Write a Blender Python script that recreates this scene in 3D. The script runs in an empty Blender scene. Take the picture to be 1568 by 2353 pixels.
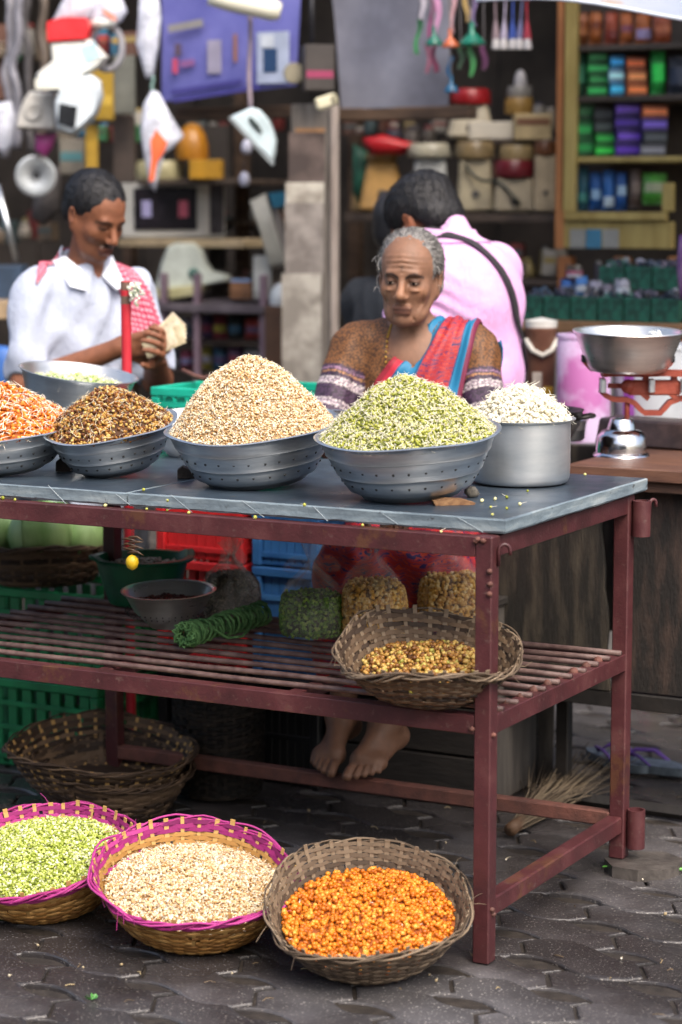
import bpy, math, random
import numpy as np
from mathutils import Vector, Matrix, Euler, noise as mnoise

random.seed(7)
RNG = np.random.default_rng(11)
SC = bpy.context.scene
COL = SC.collection
R_ = math.radians

# ------------------------------------------------------------------ camera, sky, sun, exposure
FPX, PIT, YAW = 5288.4, .1347, .4962            # focal length in units of a 1568 px wide picture, tilt, heading
CAM = np.array([1.86, -4.056, 1.5215])
cam_d = bpy.data.cameras.new('camera')
cam = bpy.data.objects.new('camera', cam_d); COL.objects.link(cam)
cam_d.sensor_fit = 'HORIZONTAL'; cam_d.sensor_width = 24.0
cam_d.lens = FPX / 1568 * 24.0
cam_d.clip_start = .05; cam_d.clip_end = 400
cam.location = CAM
cam.rotation_euler = (math.pi / 2 - PIT, 0, YAW)
cam_d.dof.use_dof = True
cam_d.dof.focus_distance = 4.95
cam_d.dof.aperture_fstop = 2.35
cam_d.dof.aperture_blades = 9
SC.camera = cam

SUN_EL, SUN_AZ = R_(52), R_(128)                # azimuth from +Y towards +X
world = bpy.data.worlds.new('World'); SC.world = world; world.use_nodes = True
wn = world.node_tree.nodes; wl = world.node_tree.links
wn.clear()
wo = wn.new('ShaderNodeOutputWorld'); wb = wn.new('ShaderNodeBackground'); ws = wn.new('ShaderNodeTexSky')
ws.sky_type = 'NISHITA'; ws.sun_disc = False
ws.sun_elevation = SUN_EL; ws.sun_rotation = SUN_AZ
ws.air_density = 1.0; ws.dust_density = 6.0; ws.ozone_density = .6
wb.inputs['Strength'].default_value = .15
wl.new(ws.outputs[0], wb.inputs[0]); wl.new(wb.outputs[0], wo.inputs[0])
sun_d = bpy.data.lights.new('sun', 'SUN'); sun = bpy.data.objects.new('sun', sun_d); COL.objects.link(sun)
sun_d.energy = 1.15; sun_d.angle = R_(35); sun_d.color = (1, .97, .93)
sun_v = Vector((math.sin(SUN_AZ) * math.cos(SUN_EL), math.cos(SUN_AZ) * math.cos(SUN_EL), math.sin(SUN_EL)))
sun.rotation_euler = sun_v.to_track_quat('Z', 'Y').to_euler()
SC.view_settings.view_transform = 'Standard'; SC.view_settings.look = 'None'
SC.view_settings.gamma = 1; SC.view_settings.use_curve_mapping = False
SC.view_settings.exposure = 1.05
SC.cycles.use_denoising = True
SC.cycles.max_bounces = 7; SC.cycles.transparent_max_bounces = 12

# ------------------------------------------------------------------ picture point -> place (picture 1568 x 2353)
Fv = np.array([-math.sin(YAW) * math.cos(PIT), math.cos(YAW) * math.cos(PIT), -math.sin(PIT)])
Rv = np.array([math.cos(YAW), math.sin(YAW), 0.0]); Uv = np.cross(Rv, Fv)
def ray(u, v): return Fv + Rv * (u - 784) / FPX + Uv * (1176.5 - v) / FPX
def PZ(u, v, z):
    d = ray(u, v); return Vector(CAM + (z - CAM[2]) / d[2] * d)
def PY(u, v, y):
    d = ray(u, v); return Vector(CAM + (y - CAM[1]) / d[1] * d)
def PD(u, v, dd): return Vector(CAM + dd * ray(u, v))
def depth_y(u, v, y): return (y - CAM[1]) / ray(u, v)[1]

# ------------------------------------------------------------------ materials
def lin(c):
    """sRGB hex or 0-1 triple -> linear rgba"""
    if isinstance(c, str):
        c = c.lstrip('#'); c = [int(c[i:i + 2], 16) / 255 for i in (0, 2, 4)]
        c = [x / 12.92 if x <= .04045 else ((x + .055) / 1.055) ** 2.4 for x in c]
    return (c[0], c[1], c[2], 1.0)
_mats = {}
def new_mat(name):
    m = bpy.data.materials.new(name); m.use_nodes = True
    nt = m.node_tree; b = nt.nodes['Principled BSDF']
    return m, nt, b
def ramp(nt, stops, interp='LINEAR'):
    r = nt.nodes.new('ShaderNodeValToRGB'); r.color_ramp.interpolation = interp
    while len(r.color_ramp.elements) > 1: r.color_ramp.elements.remove(r.color_ramp.elements[-1])
    r.color_ramp.elements[0].position = stops[0][0]; r.color_ramp.elements[0].color = lin(stops[0][1])
    for p, c in stops[1:]:
        e = r.color_ramp.elements.new(p); e.color = lin(c)
    return r
def noise_node(nt, scale, detail=4, rough=.55, coord='Object', stretch=None):
    tc = nt.nodes.new('ShaderNodeTexCoord'); n = nt.nodes.new('ShaderNodeTexNoise')
    n.inputs['Scale'].default_value = scale; n.inputs['Detail'].default_value = detail; n.inputs['Roughness'].default_value = rough
    if stretch:
        mp = nt.nodes.new('ShaderNodeMapping'); mp.inputs['Scale'].default_value = stretch
        nt.links.new(tc.outputs[coord], mp.inputs[0]); nt.links.new(mp.outputs[0], n.inputs['Vector'])
    else: nt.links.new(tc.outputs[coord], n.inputs['Vector'])
    return n
def M(name, c1, c2=None, rough=.6, metal=0.0, scale=12, bump=0.0, bscale=None, stretch=None, rvar=.1, mid=(.35, .65), spec=.5, detail=4):
    """a procedural two-tone material: noise between c1 and c2, roughness variation and fine bump"""
    if name in _mats: return _mats[name]
    m, nt, b = new_mat(name)
    n = noise_node(nt, scale, detail, .6, 'Object', stretch)
    r = ramp(nt, [(mid[0], c1), (mid[1], c2 if c2 is not None else c1)])
    nt.links.new(n.outputs['Fac'], r.inputs[0]); nt.links.new(r.outputs[0], b.inputs['Base Color'])
    b.inputs['Metallic'].default_value = metal
    b.inputs['Specular IOR Level'].default_value = spec
    mr = nt.nodes.new('ShaderNodeMapRange'); mr.inputs[3].default_value = max(0.02, rough - rvar); mr.inputs[4].default_value = min(1, rough + rvar)
    n2 = noise_node(nt, scale * 2.3, 3, .5, 'Object', stretch)
    nt.links.new(n2.outputs['Fac'], mr.inputs[0]); nt.links.new(mr.outputs[0], b.inputs['Roughness'])
    if bump:
        n3 = noise_node(nt, bscale or scale * 6, 4, .6, 'Object', stretch)
        bp = nt.nodes.new('ShaderNodeBump'); bp.inputs['Strength'].default_value = bump; bp.inputs['Distance'].default_value = .004
        nt.links.new(n3.outputs['Fac'], bp.inputs['Height']); nt.links.new(bp.outputs[0], b.inputs['Normal'])
    _mats[name] = m
    return m
def M_col(name, rough=.6, bump=0.0, bscale=200, sss=0.0, var=.15, vscale=60):
    """pigment carried by the mesh's colour attribute, with noise on top"""
    if name in _mats: return _mats[name]
    m, nt, b = new_mat(name)
    a = nt.nodes.new('ShaderNodeVertexColor'); a.layer_name = 'Col'
    n = noise_node(nt, vscale, 4, .6)
    mr = nt.nodes.new('ShaderNodeMapRange'); mr.inputs[1].default_value = .3; mr.inputs[2].default_value = .7
    mr.inputs[3].default_value = 1 - var; mr.inputs[4].default_value = 1 + var
    nt.links.new(n.outputs['Fac'], mr.inputs[0])
    mx = nt.nodes.new('ShaderNodeVectorMath'); mx.operation = 'SCALE'
    nt.links.new(a.outputs['Color'], mx.inputs[0]); nt.links.new(mr.outputs[0], mx.inputs['Scale'])
    nt.links.new(mx.outputs[0], b.inputs['Base Color'])
    b.inputs['Roughness'].default_value = rough
    if sss:
        b.inputs['Subsurface Weight'].default_value = sss
        b.inputs['Subsurface Radius'].default_value = (.01, .004, .002)
    if bump:
        n3 = noise_node(nt, bscale, 3, .6)
        bp = nt.nodes.new('ShaderNodeBump'); bp.inputs['Strength'].default_value = bump; bp.inputs['Distance'].default_value = .003
        n5 = noise_node(nt, bscale / 9, 4, .6, 'Object', (1, 1, .6))
        bp2 = nt.nodes.new('ShaderNodeBump'); bp2.inputs['Strength'].default_value = min(1, bump * 2.2); bp2.inputs['Distance'].default_value = .008 if rough > .7 else .003
        nt.links.new(n5.outputs['Fac'], bp2.inputs['Height']); nt.links.new(bp2.outputs[0], bp.inputs['Normal'])
        nt.links.new(n3.outputs['Fac'], bp.inputs['Height']); nt.links.new(bp.outputs[0], b.inputs['Normal'])
    _mats[name] = m
    return m
def M_island(name, stops, rough=.5, sss=.0, interp='LINEAR', spec=.4):
    """each loose piece of the mesh takes its own tone"""
    if name in _mats: return _mats[name]
    m, nt, b = new_mat(name)
    g = nt.nodes.new('ShaderNodeNewGeometry'); r = ramp(nt, stops, interp)
    nt.links.new(g.outputs['Random Per Island'], r.inputs[0]); nt.links.new(r.outputs[0], b.inputs['Base Color'])
    b.inputs['Roughness'].default_value = rough; b.inputs['Specular IOR Level'].default_value = spec
    if sss:
        b.inputs['Subsurface Weight'].default_value = sss; b.inputs['Subsurface Radius'].default_value = (.004, .003, .001)
    _mats[name] = m
    return m
def M_film(name, tint, op=.35, rough=.25):
    """thin clear plastic film"""
    if name in _mats: return _mats[name]
    m, nt, b = new_mat(name)
    out = nt.nodes['Material Output']; t = nt.nodes.new('ShaderNodeBsdfTransparent'); mx = nt.nodes.new('ShaderNodeMixShader')
    b.inputs['Base Color'].default_value = lin(tint); b.inputs['Roughness'].default_value = rough
    n = noise_node(nt, 22, 3, .6); mr = nt.nodes.new('ShaderNodeMapRange')
    mr.inputs[1].default_value = .35; mr.inputs[2].default_value = .7
    mr.inputs[3].default_value = op * .6; mr.inputs[4].default_value = min(1, op * 1.5)
    nt.links.new(n.outputs['Fac'], mr.inputs[0]); nt.links.new(mr.outputs[0], mx.inputs[0])
    nt.links.new(t.outputs[0], mx.inputs[1]); nt.links.new(b.outputs[0], mx.inputs[2]); nt.links.new(mx.outputs[0], out.inputs[0])
    _mats[name] = m
    return m

# ------------------------------------------------------------------ mesh building
def link(o, parent=None):
    COL.objects.link(o)
    if parent is not None: o.parent = parent
    return o
def tag(o, label=None, cat=None, group=None, kind=None):
    if label: o['label'] = label
    if cat: o['category'] = cat
    if group: o['group'] = group
    if kind: o['kind'] = kind
    return o
def thing(name, label, cat, loc=(0, 0, 0), rot=(0, 0, 0), group=None):
    o = bpy.data.objects.new(name, None); link(o); o.empty_display_size = .05
    o.location = loc; o.rotation_euler = rot
    return tag(o, label, cat, group)
class G:
    def __init__(s): s.v = []; s.f = []; s.m = []; s.mi = 0
    def add(s, vs, fs, mi=None):
        k = len(s.v); s.v += [tuple(p) for p in vs]
        for f in fs: s.f.append(tuple(i + k for i in f)); s.m.append(s.mi if mi is None else mi)
        return s
    def box(s, c, d, rot=None, bev=0.0, mi=None, taper=(1, 1)):
        """box of size d centred at c; bev chamfers it; taper scales the top in x, y"""
        hx, hy, hz = d[0] / 2, d[1] / 2, d[2] / 2
        b = min(bev, hx * .49, hy * .49, hz * .49)
        if b <= 0:
            vs = [(x * hx * (taper[0] if z > 0 else 1), y * hy * (taper[1] if z > 0 else 1), z * hz) for z in (-1, 1) for y in (-1, 1) for x in (-1, 1)]
            fs = [(0, 2, 3, 1), (4, 5, 7, 6), (0, 1, 5, 4), (2, 6, 7, 3), (0, 4, 6, 2), (1, 3, 7, 5)]
        else:
            vs = []; idx = {}
            for sx in (-1, 1):
                for sy in (-1, 1):
                    for sz in (-1, 1):
                        tx, ty = (taper if sz > 0 else (1, 1))
                        for ax in range(3):
                            p = [sx * (hx * tx - (0 if ax == 0 else b)), sy * (hy * ty - (0 if ax == 1 else b)), sz * (hz - (0 if ax == 2 else b))]
                            idx[(sx, sy, sz, ax)] = len(vs); vs.append(tuple(p))
            fs = []
            for ax in range(3):
                o1, o2 = [a for a in range(3) if a != ax]
                for sg in (-1, 1):
                    q = []
                    for a, bb in ((-1, -1), (1, -1), (1, 1), (-1, 1)):
                        t = [0, 0, 0]; t[ax] = sg; t[o1] = a; t[o2] = bb; q.append(idx[(t[0], t[1], t[2], ax)])
                    fs.append(tuple(q))
                for a in (-1, 1):
                    for bb in (-1, 1):
                        t1 = [0, 0, 0]; t1[o1] = a; t1[o2] = bb
                        t1[ax] = -1; k1 = tuple(t1); t1[ax] = 1; k2 = tuple(t1)
                        fs.append((idx[k1 + (o1,)], idx[k2 + (o1,)], idx[k2 + (o2,)], idx[k1 + (o2,)]))
            for sx in (-1, 1):
                for sy in (-1, 1):
                    for sz in (-1, 1): fs.append(tuple(idx[(sx, sy, sz, a)] for a in range(3)))
        c = Vector(c)
        if rot is not None:
            mt = rot if isinstance(rot, Matrix) else Euler(rot).to_matrix()
            vs = [mt @ Vector(p) + c for p in vs]
        else: vs = [Vector(p) + c for p in vs]
        return s.add(vs, fs, mi)
    def tube(s, pts, r, n=8, mi=None, cap=True, flat=None, closed=False):
        pts = [Vector(p) for p in pts]; N = len(pts)
        rs = r if isinstance(r, (list, tuple)) else [r] * N
        vs = []; fs = []; up = None
        for i, p in enumerate(pts):
            if closed: t = pts[(i + 1) % N] - pts[i - 1]
            else: t = pts[min(i + 1, N - 1)] - pts[max(i - 1, 0)]
            if t.length < 1e-9: t = Vector((0, 0, 1))
            t.normalize()
            if up is None: up = Vector((0, 0, 1)) if abs(t.z) < .9 else Vector((1, 0, 0))
            a = t.cross(up); a.normalize(); b = a.cross(t); up = b
            fa, fb = flat if flat else (1, 1)
            for k in range(n):
                an = 2 * math.pi * k / n
                vs.append(p + (a * math.cos(an) * fa + b * math.sin(an) * fb) * rs[i])
        L = N if closed else N - 1
        for i in range(L):
            j = (i + 1) % N
            for k in range(n):
                k2 = (k + 1) % n
                fs.append((i * n + k, i * n + k2, j * n + k2, j * n + k))
        if cap and not closed:
            fs.append(tuple(range(n - 1, -1, -1))); fs.append(tuple((N - 1) * n + k for k in range(n)))
        return s.add(vs, fs, mi)
    def lathe(s, prof, n=32, c=(0, 0, 0), mi=None, rot=None, wob=None, close=False):
        c = Vector(c); vs = []; fs = []
        for (r, z) in prof:
            for k in range(n):
                a = 2 * math.pi * k / n
                rr, zz = (wob(r, z, a) if wob else (r, z))
                vs.append((rr * math.cos(a), rr * math.sin(a), zz))
        for i in range(len(prof) - 1):
            for k in range(n):
                k2 = (k + 1) % n
                fs.append((i * n + k, i * n + k2, (i + 1) * n + k2, (i + 1) * n + k))
        if prof[0][0] > 1e-6 and close: fs.append(tuple(range(n - 1, -1, -1)))
        if prof[-1][0] > 1e-6 and close: fs.append(tuple((len(prof) - 1) * n + k for k in range(n)))
        if rot is not None:
            mt = rot if isinstance(rot, Matrix) else Euler(rot).to_matrix()
            vs = [mt @ Vector(p) for p in vs]
        return s.add([Vector(p) + c for p in vs], fs, mi)
    def prism(s, poly, thick, mat=None, mi=None):
        """polygon in x,z extruded +-thick/2 along y, moved by the 4x4 mat"""
        n = len(poly); mt = mat if mat is not None else Matrix.Identity(4)
        vs = [mt @ Vector((x, -thick / 2, z)) for x, z in poly] + [mt @ Vector((x, thick / 2, z)) for x, z in poly]
        fs = [tuple(range(n)), tuple(range(2 * n - 1, n - 1, -1))]
        fs += [(i, i + n, (i + 1) % n + n, (i + 1) % n) for i in range(n)]
        return s.add(vs, fs, mi)
    def build(s, name, mat, parent=None, smooth=False, auto=None):
        me = bpy.data.meshes.new(name); me.from_pydata([tuple(p) for p in s.v], [], s.f)
        mats = mat if isinstance(mat, (list, tuple)) else [mat]
        for m in mats: me.materials.append(m)
        if len(mats) > 1: me.polygons.foreach_set('material_index', s.m)
        if smooth:
            me.polygons.foreach_set('use_smooth', [True] * len(s.f))
            if auto is not None: me.set_sharp_from_angle(angle=R_(auto))
        me.update()
        return link(bpy.data.objects.new(name, me), parent)
def np_mesh(name, V, Fc, mats, mi=None, parent=None, smooth=True, col=None):
    """fast mesh from numpy arrays; Fc is (n,3) or (n,4)"""
    me = bpy.data.meshes.new(name); nv, nf, k = len(V), len(Fc), Fc.shape[1]
    me.vertices.add(nv); me.vertices.foreach_set('co', np.ascontiguousarray(V, dtype=np.float32).ravel())
    me.loops.add(nf * k); me.loops.foreach_set('vertex_index', np.ascontiguousarray(Fc, dtype=np.int32).ravel())
    me.polygons.add(nf); me.polygons.foreach_set('loop_start', np.arange(nf, dtype=np.int32) * k)
    me.polygons.foreach_set('loop_total', np.full(nf, k, dtype=np.int32))
    for m in (mats if isinstance(mats, (list, tuple)) else [mats]): me.materials.append(m)
    if mi is not None: me.polygons.foreach_set('material_index', np.ascontiguousarray(mi, dtype=np.int32))
    me.polygons.foreach_set('use_smooth', np.full(nf, smooth, dtype=bool))
    me.update(calc_edges=True); me.validate()
    if col is not None:
        at = me.color_attributes.new('Col', 'FLOAT_COLOR', 'POINT')
        c4 = np.ones((nv, 4), np.float32); c4[:, :3] = col
        at.data.foreach_set('color', c4.ravel())
    return link(bpy.data.objects.new(name, me), parent)
def copy_tree(o, parent=None):
    c = o.copy(); COL.objects.link(c); c.parent = parent
    for ch in list(o.children): copy_tree(ch, c)
    return c
def box_obj(name, c, d, mat, parent=None, rot=None, bev=.003):
    return G().box(c, d, rot, bev).build(name, mat, parent)
def one(o, label, cat, group=None, kind=None): return tag(o, label, cat, group, kind)

# ------------------------------------------------------------------ seeds and sprouts
_ph = (1 + 5 ** .5) / 2
ICO_V = np.array([(-1, _ph, 0), (1, _ph, 0), (-1, -_ph, 0), (1, -_ph, 0), (0, -1, _ph), (0, 1, _ph), (0, -1, -_ph), (0, 1, -_ph), (_ph, 0, -1), (_ph, 0, 1), (-_ph, 0, -1), (-_ph, 0, 1)], float)
ICO_V /= np.linalg.norm(ICO_V[0])
ICO_F = np.array([(0, 11, 5), (0, 5, 1), (0, 1, 7), (0, 7, 10), (0, 10, 11), (1, 5, 9), (5, 11, 4), (11, 10, 2), (10, 7, 6), (7, 1, 8), (3, 9, 4), (3, 4, 2), (3, 2, 6), (3, 6, 8), (3, 8, 9), (4, 9, 5), (2, 4, 11), (6, 2, 10), (8, 6, 7), (9, 8, 1)])
def rand_rot(n):
    q = RNG.normal(size=(n, 4)); q /= np.linalg.norm(q, axis=1)[:, None]
    w, x, y, z = q.T
    return np.stack([1 - 2 * (y * y + z * z), 2 * (x * y - z * w), 2 * (x * z + y * w), 2 * (x * y + z * w), 1 - 2 * (x * x + z * z), 2 * (y * z - x * w), 2 * (x * z - y * w), 2 * (y * z + x * w), 1 - 2 * (x * x + y * y)], 1).reshape(n, 3, 3)
def seed_mesh(P, radii, svar=.15):
    n = len(P); Rm = rand_rot(n); sc = np.array(radii) * (1 + RNG.normal(0, svar, (n, 1)).clip(-.35, .4))
    B = ICO_V[None] * sc[:, None, :]
    V = np.einsum('nij,nkj->nki', Rm, B) + P[:, None, :]
    Fc = ICO_F[None] + (np.arange(n) * 12)[:, None, None]
    return V.reshape(-1, 3), Fc.reshape(-1, 3)
def tail_mesh(P, N, length, r, curl=.9, seg=4, lift=.35):
    """little curved white shoots: triangular tubes"""
    n = len(P)
    d = RNG.normal(size=(n, 3)); d -= (d * N).sum(1)[:, None] * N; d /= np.linalg.norm(d, axis=1)[:, None]
    d = d + N * RNG.uniform(-.1, lift * 2, (n, 1)); d /= np.linalg.norm(d, axis=1)[:, None]
    side = np.cross(d, N); side /= np.linalg.norm(side, axis=1)[:, None] + 1e-9
    up = np.cross(side, d)
    L = length * RNG.uniform(.5, 1.5, n); cu = RNG.normal(0, curl, n)
    V = []; p = P.copy()
    for k in range(seg + 1):
        a = cu * k / seg
        dd = d * np.cos(a)[:, None] + side * np.sin(a)[:, None]
        nn = -d * np.sin(a)[:, None] + side * np.cos(a)[:, None]
        rr = r * (1 - .75 * k / seg)
        for j in range(3):
            an = 2 * math.pi * j / 3
            V.append(p + (nn * math.cos(an) + up * math.sin(an)) * rr)
        p = p + dd * (L / seg)[:, None]
    V = np.stack(V, 1); m = (seg + 1) * 3
    base = []
    for k in range(seg):
        for j in range(3):
            j2 = (j + 1) % 3
            a, b, c, e = k * 3 + j, k * 3 + j2, (k + 1) * 3 + j2, (k + 1) * 3 + j
            base += [(a, b, c), (a, c, e)]
    Fc = np.array(base)[None] + (np.arange(n) * m)[:, None, None]
    return V.reshape(-1, 3), Fc.reshape(-1, 3)
def merge_parts(parts):
    V = []; Fc = []; mi = []; k = 0
    for v, f, m in parts:
        V.append(v); Fc.append(f + k); mi.append(np.full(len(f), m)); k += len(v)
    return np.concatenate(V), np.concatenate(Fc), np.concatenate(mi)
def fbm2(x, y, s):
    return np.sin(x * s + 1.3) * np.sin(y * s * 1.17 + .4) * .5 + np.sin(x * s * 2.3 + y * s * 1.9 + 2) * .3 + np.sin(x * s * 4.1 - y * s * 3.7) * .15
def heap(name, label, cat, loc, rot, R, H, n, radii, mats, core, pw=1.6, z0=0.0, tails=0, tlen=.014, tr=.0009, curl=.9, off=(0, 0), bump=.007, sub=1.0, group=None, lift=.35):
    """a mound of loose seeds: dark packed core + every surface seed as a little solid + shoots"""
    def hz(x, y):
        rr = np.sqrt(x * x + y * y) / R
        q = np.sqrt((x - off[0]) ** 2 + (y - off[1]) ** 2) / R
        w = np.clip(rr, 0, 1)
        base = np.clip(q * (1 - w) + rr * w, 0, 1)
        prof = 1 - np.power(np.sqrt(base * base + .004), pw)
        return z0 + H * prof + bump * fbm2(x / R, y / R, 5.2) * np.clip((1 - base) * 6, 0, 1)
    def normals(x, y):
        e = .004
        gx = (hz(x + e, y) - hz(x - e, y)) / (2 * e); gy = (hz(x, y + e) - hz(x, y - e)) / (2 * e)
        N = np.stack([-gx, -gy, np.ones_like(gx)], 1); return N / np.linalg.norm(N, axis=1)[:, None]
    # sample weighted by slope
    a = RNG.uniform(0, 2 * math.pi, n * 3); r = R * np.sqrt(RNG.uniform(0, 1, n * 3)) * .995
    x, y = r * np.cos(a), r * np.sin(a); N = normals(x, y)
    keep = RNG.uniform(0, 1, n * 3) < (1 / N[:, 2]) / (1 / N[:, 2]).max()
    x, y, N = x[keep][:n], y[keep][:n], N[keep][:n]
    P = np.stack([x, y, hz(x, y)], 1) + N * (RNG.uniform(-1.6, .7, (len(x), 1)) * radii[0] * sub)
    parts = []
    # core
    nr, na = 22, 48
    cv = [(0, 0, float(hz(np.array([0.]), np.array([0.]))[0]) - radii[0] * 1.1)]; cf = []
    for i in range(1, nr + 1):
        for k in range(na):
            an = 2 * math.pi * k / na; q = R * i / nr * 1.0
            cx, cy = q * math.cos(an), q * math.sin(an)
            cv.append((cx, cy, float(hz(np.array([cx]), np.array([cy]))[0]) - radii[0] * 1.1))
    for k in range(na): cf.append((0, 1 + k, 1 + (k + 1) % na))
    for i in range(nr - 1):
        for k in range(na):
            p, q = 1 + i * na + k, 1 + i * na + (k + 1) % na
            cf += [(p, p + na, q + na), (p, q + na, q)]
    parts.append((np.array(cv), np.array(cf), 0))
    v, f = seed_mesh(P, radii); parts.append((v, f, 1))
    if tails:
        ti = RNG.choice(len(P), min(tails, len(P)), replace=False)
        v, f = tail_mesh(P[ti] + N[ti] * radii[0] * .9, N[ti], tlen, tr, curl, lift=lift); parts.append((v, f, 2))
    V, Fc, mi = merge_parts(parts)
    o = np_mesh(name, V, Fc, [core] + mats, mi)
    o.location = loc; o.rotation_euler = rot
    return tag(o, label, cat, group, 'stuff')

# ------------------------------------------------------------------ soft bodies from distance fields (people, bags, cloth)
def sd_cap(p, a, b, r1, r2):
    a = np.array(a, np.float32); b = np.array(b, np.float32); ab = b - a
    t = np.clip(((p - a) @ ab) / max(float(ab @ ab), 1e-9), 0, 1)
    d = p - a - t[..., None] * ab
    return np.sqrt((d * d).sum(-1)) - (r1 + (r2 - r1) * t)
def sd_ell(p, c, r, rot=None):
    q = p - np.array(c, np.float32)
    if rot is not None: q = q @ np.array(Euler(rot).to_matrix(), np.float32)
    r = np.array(r, np.float32)
    k0 = np.sqrt(((q / r) ** 2).sum(-1)); k1 = np.sqrt(((q / (r * r)) ** 2).sum(-1)) + 1e-6
    return k0 * (k0 - 1) / k1
class SDF:
    """list of primitives blended smoothly; fold = callable(points) added as fine displacement"""
    def __init__(s): s.pr = []; s.fold = None
    def cap(s, a, b, r1, r2=None, k=.02, op='u'): s.pr.append(('c', (a, b, r1, r1 if r2 is None else r2), k, op)); return s
    def ell(s, c, r, rot=None, k=.02, op='u'): s.pr.append(('e', (c, r, rot), k, op)); return s
    def bounds(s, pr, pad):
        if pr[0] == 'c':
            a, b, r1, r2 = pr[1]; r = max(r1, r2); lo = np.minimum(a, b) - r; hi = np.maximum(a, b) + r
        else:
            c, r, _ = pr[1]; m = max(r); lo = np.array(c) - m; hi = np.array(c) + m
        return lo - pad, hi + pad
    def val(s, pr, p): return sd_cap(p, *pr[1]) if pr[0] == 'c' else sd_ell(p, *pr[1])
    @staticmethod
    def comb(a, b, k, op):
        if op == 'u':
            h = np.clip(.5 + .5 * (a - b) / k, 0, 1); return a + (b - a) * h - k * h * (1 - h)
        h = np.clip(.5 - .5 * (a + b) / k, 0, 1); return a + (-b - a) * h + k * h * (1 - h)
    def at(s, p):
        p = np.asarray(p, np.float32); v = np.full(p.shape[:-1], .3, np.float32)
        for pr in s.pr: v = s.comb(v, s.val(pr, p), pr[2], pr[3])
        if s.fold is not None: v = v + s.fold(p)
        return v
    def mesh(s, h, clip=None):
        us = [s.bounds(pr, .0) for pr in s.pr if pr[3] == 'u']
        lo = np.min([u[0] for u in us], 0) - 4 * h - .01; hi = np.max([u[1] for u in us], 0) + 4 * h + .01
        if clip is not None: lo = np.maximum(lo, clip[0]); hi = np.minimum(hi, clip[1])
        n = np.ceil((hi - lo) / h).astype(int) + 1
        val = np.full(n, .3, np.float32)
        ax = [(lo[i] + h * np.arange(n[i])).astype(np.float32) for i in range(3)]
        for pr in s.pr:
            b0, b1 = s.bounds(pr, pr[2] + 3 * h + .004)
            i0 = np.clip(np.floor((b0 - lo) / h).astype(int), 0, n); i1 = np.clip(np.ceil((b1 - lo) / h).astype(int) + 1, 0, n)
            if (i1 <= i0).any(): continue
            sl = tuple(slice(i0[i], i1[i]) for i in range(3))
            gp = np.stack(np.meshgrid(*[ax[i][sl[i]] for i in range(3)], indexing='ij'), -1)
            val[sl] = s.comb(val[sl], s.val(pr, gp), pr[2], pr[3])
        if s.fold is not None:
            idx = np.argwhere(np.abs(val) < .04)
            p = (lo + idx * h).astype(np.float32)
            val[tuple(idx.T)] += s.fold(p)
        return nets(val, lo, h)
def nets(val, lo, h):
    """naive surface nets"""
    ins = val < 0; nx, ny, nz = val.shape
    acc = np.zeros((nx - 1, ny - 1, nz - 1), np.uint8)
    for dx in (0, 1):
        for dy in (0, 1):
            for dz in (0, 1): acc += ins[dx:nx - 1 + dx, dy:ny - 1 + dy, dz:nz - 1 + dz]
    cells = np.argwhere((acc > 0) & (acc < 8))
    cid = np.full(acc.shape, -1, np.int32); cid[tuple(cells.T)] = np.arange(len(cells))
    corner = np.array([(a, b, c) for a in (0, 1) for b in (0, 1) for c in (0, 1)])
    cv = np.stack([val[tuple((cells + c).T)] for c in corner], 1)
    S = np.zeros((len(cells), 3)); cnt = np.zeros(len(cells))
    for i in range(8):
        for j in range(i + 1, 8):
            if np.abs(corner[i] - corner[j]).sum() != 1: continue
            a, b = cv[:, i], cv[:, j]; m = (a < 0) != (b < 0)
            t = np.where(m, a / np.where(m, a - b, 1), 0)
            S += np.where(m[:, None], corner[i] + t[:, None] * (corner[j] - corner[i]), 0); cnt += m
    V = lo + (cells + S / cnt[:, None]) * h
    Q = []
    for axis in range(3):
        o = [a for a in range(3) if a != axis]
        sl0 = [slice(1, -1)] * 3; sl1 = [slice(1, -1)] * 3
        sl0[axis] = slice(0, -1); sl1[axis] = slice(1, None)
        a, b = ins[tuple(sl0)], ins[tuple(sl1)]
        e = np.argwhere(a != b)
        base = e.copy(); base[:, o[0]] += 1; base[:, o[1]] += 1
        flip = a[tuple(e.T)]
        def cc(d0, d1):
            q = base.copy(); q[:, o[0]] -= d0; q[:, o[1]] -= d1; return cid[tuple(q.T)]
        q = np.stack([cc(1, 1), cc(0, 1), cc(0, 0), cc(1, 0)], 1)
        if axis == 1: flip = ~flip
        q[~flip] = q[~flip][:, ::-1]
        Q.append(q)
    Q = np.concatenate(Q); Q = Q[(Q >= 0).all(1)]
    return V, Q
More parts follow.
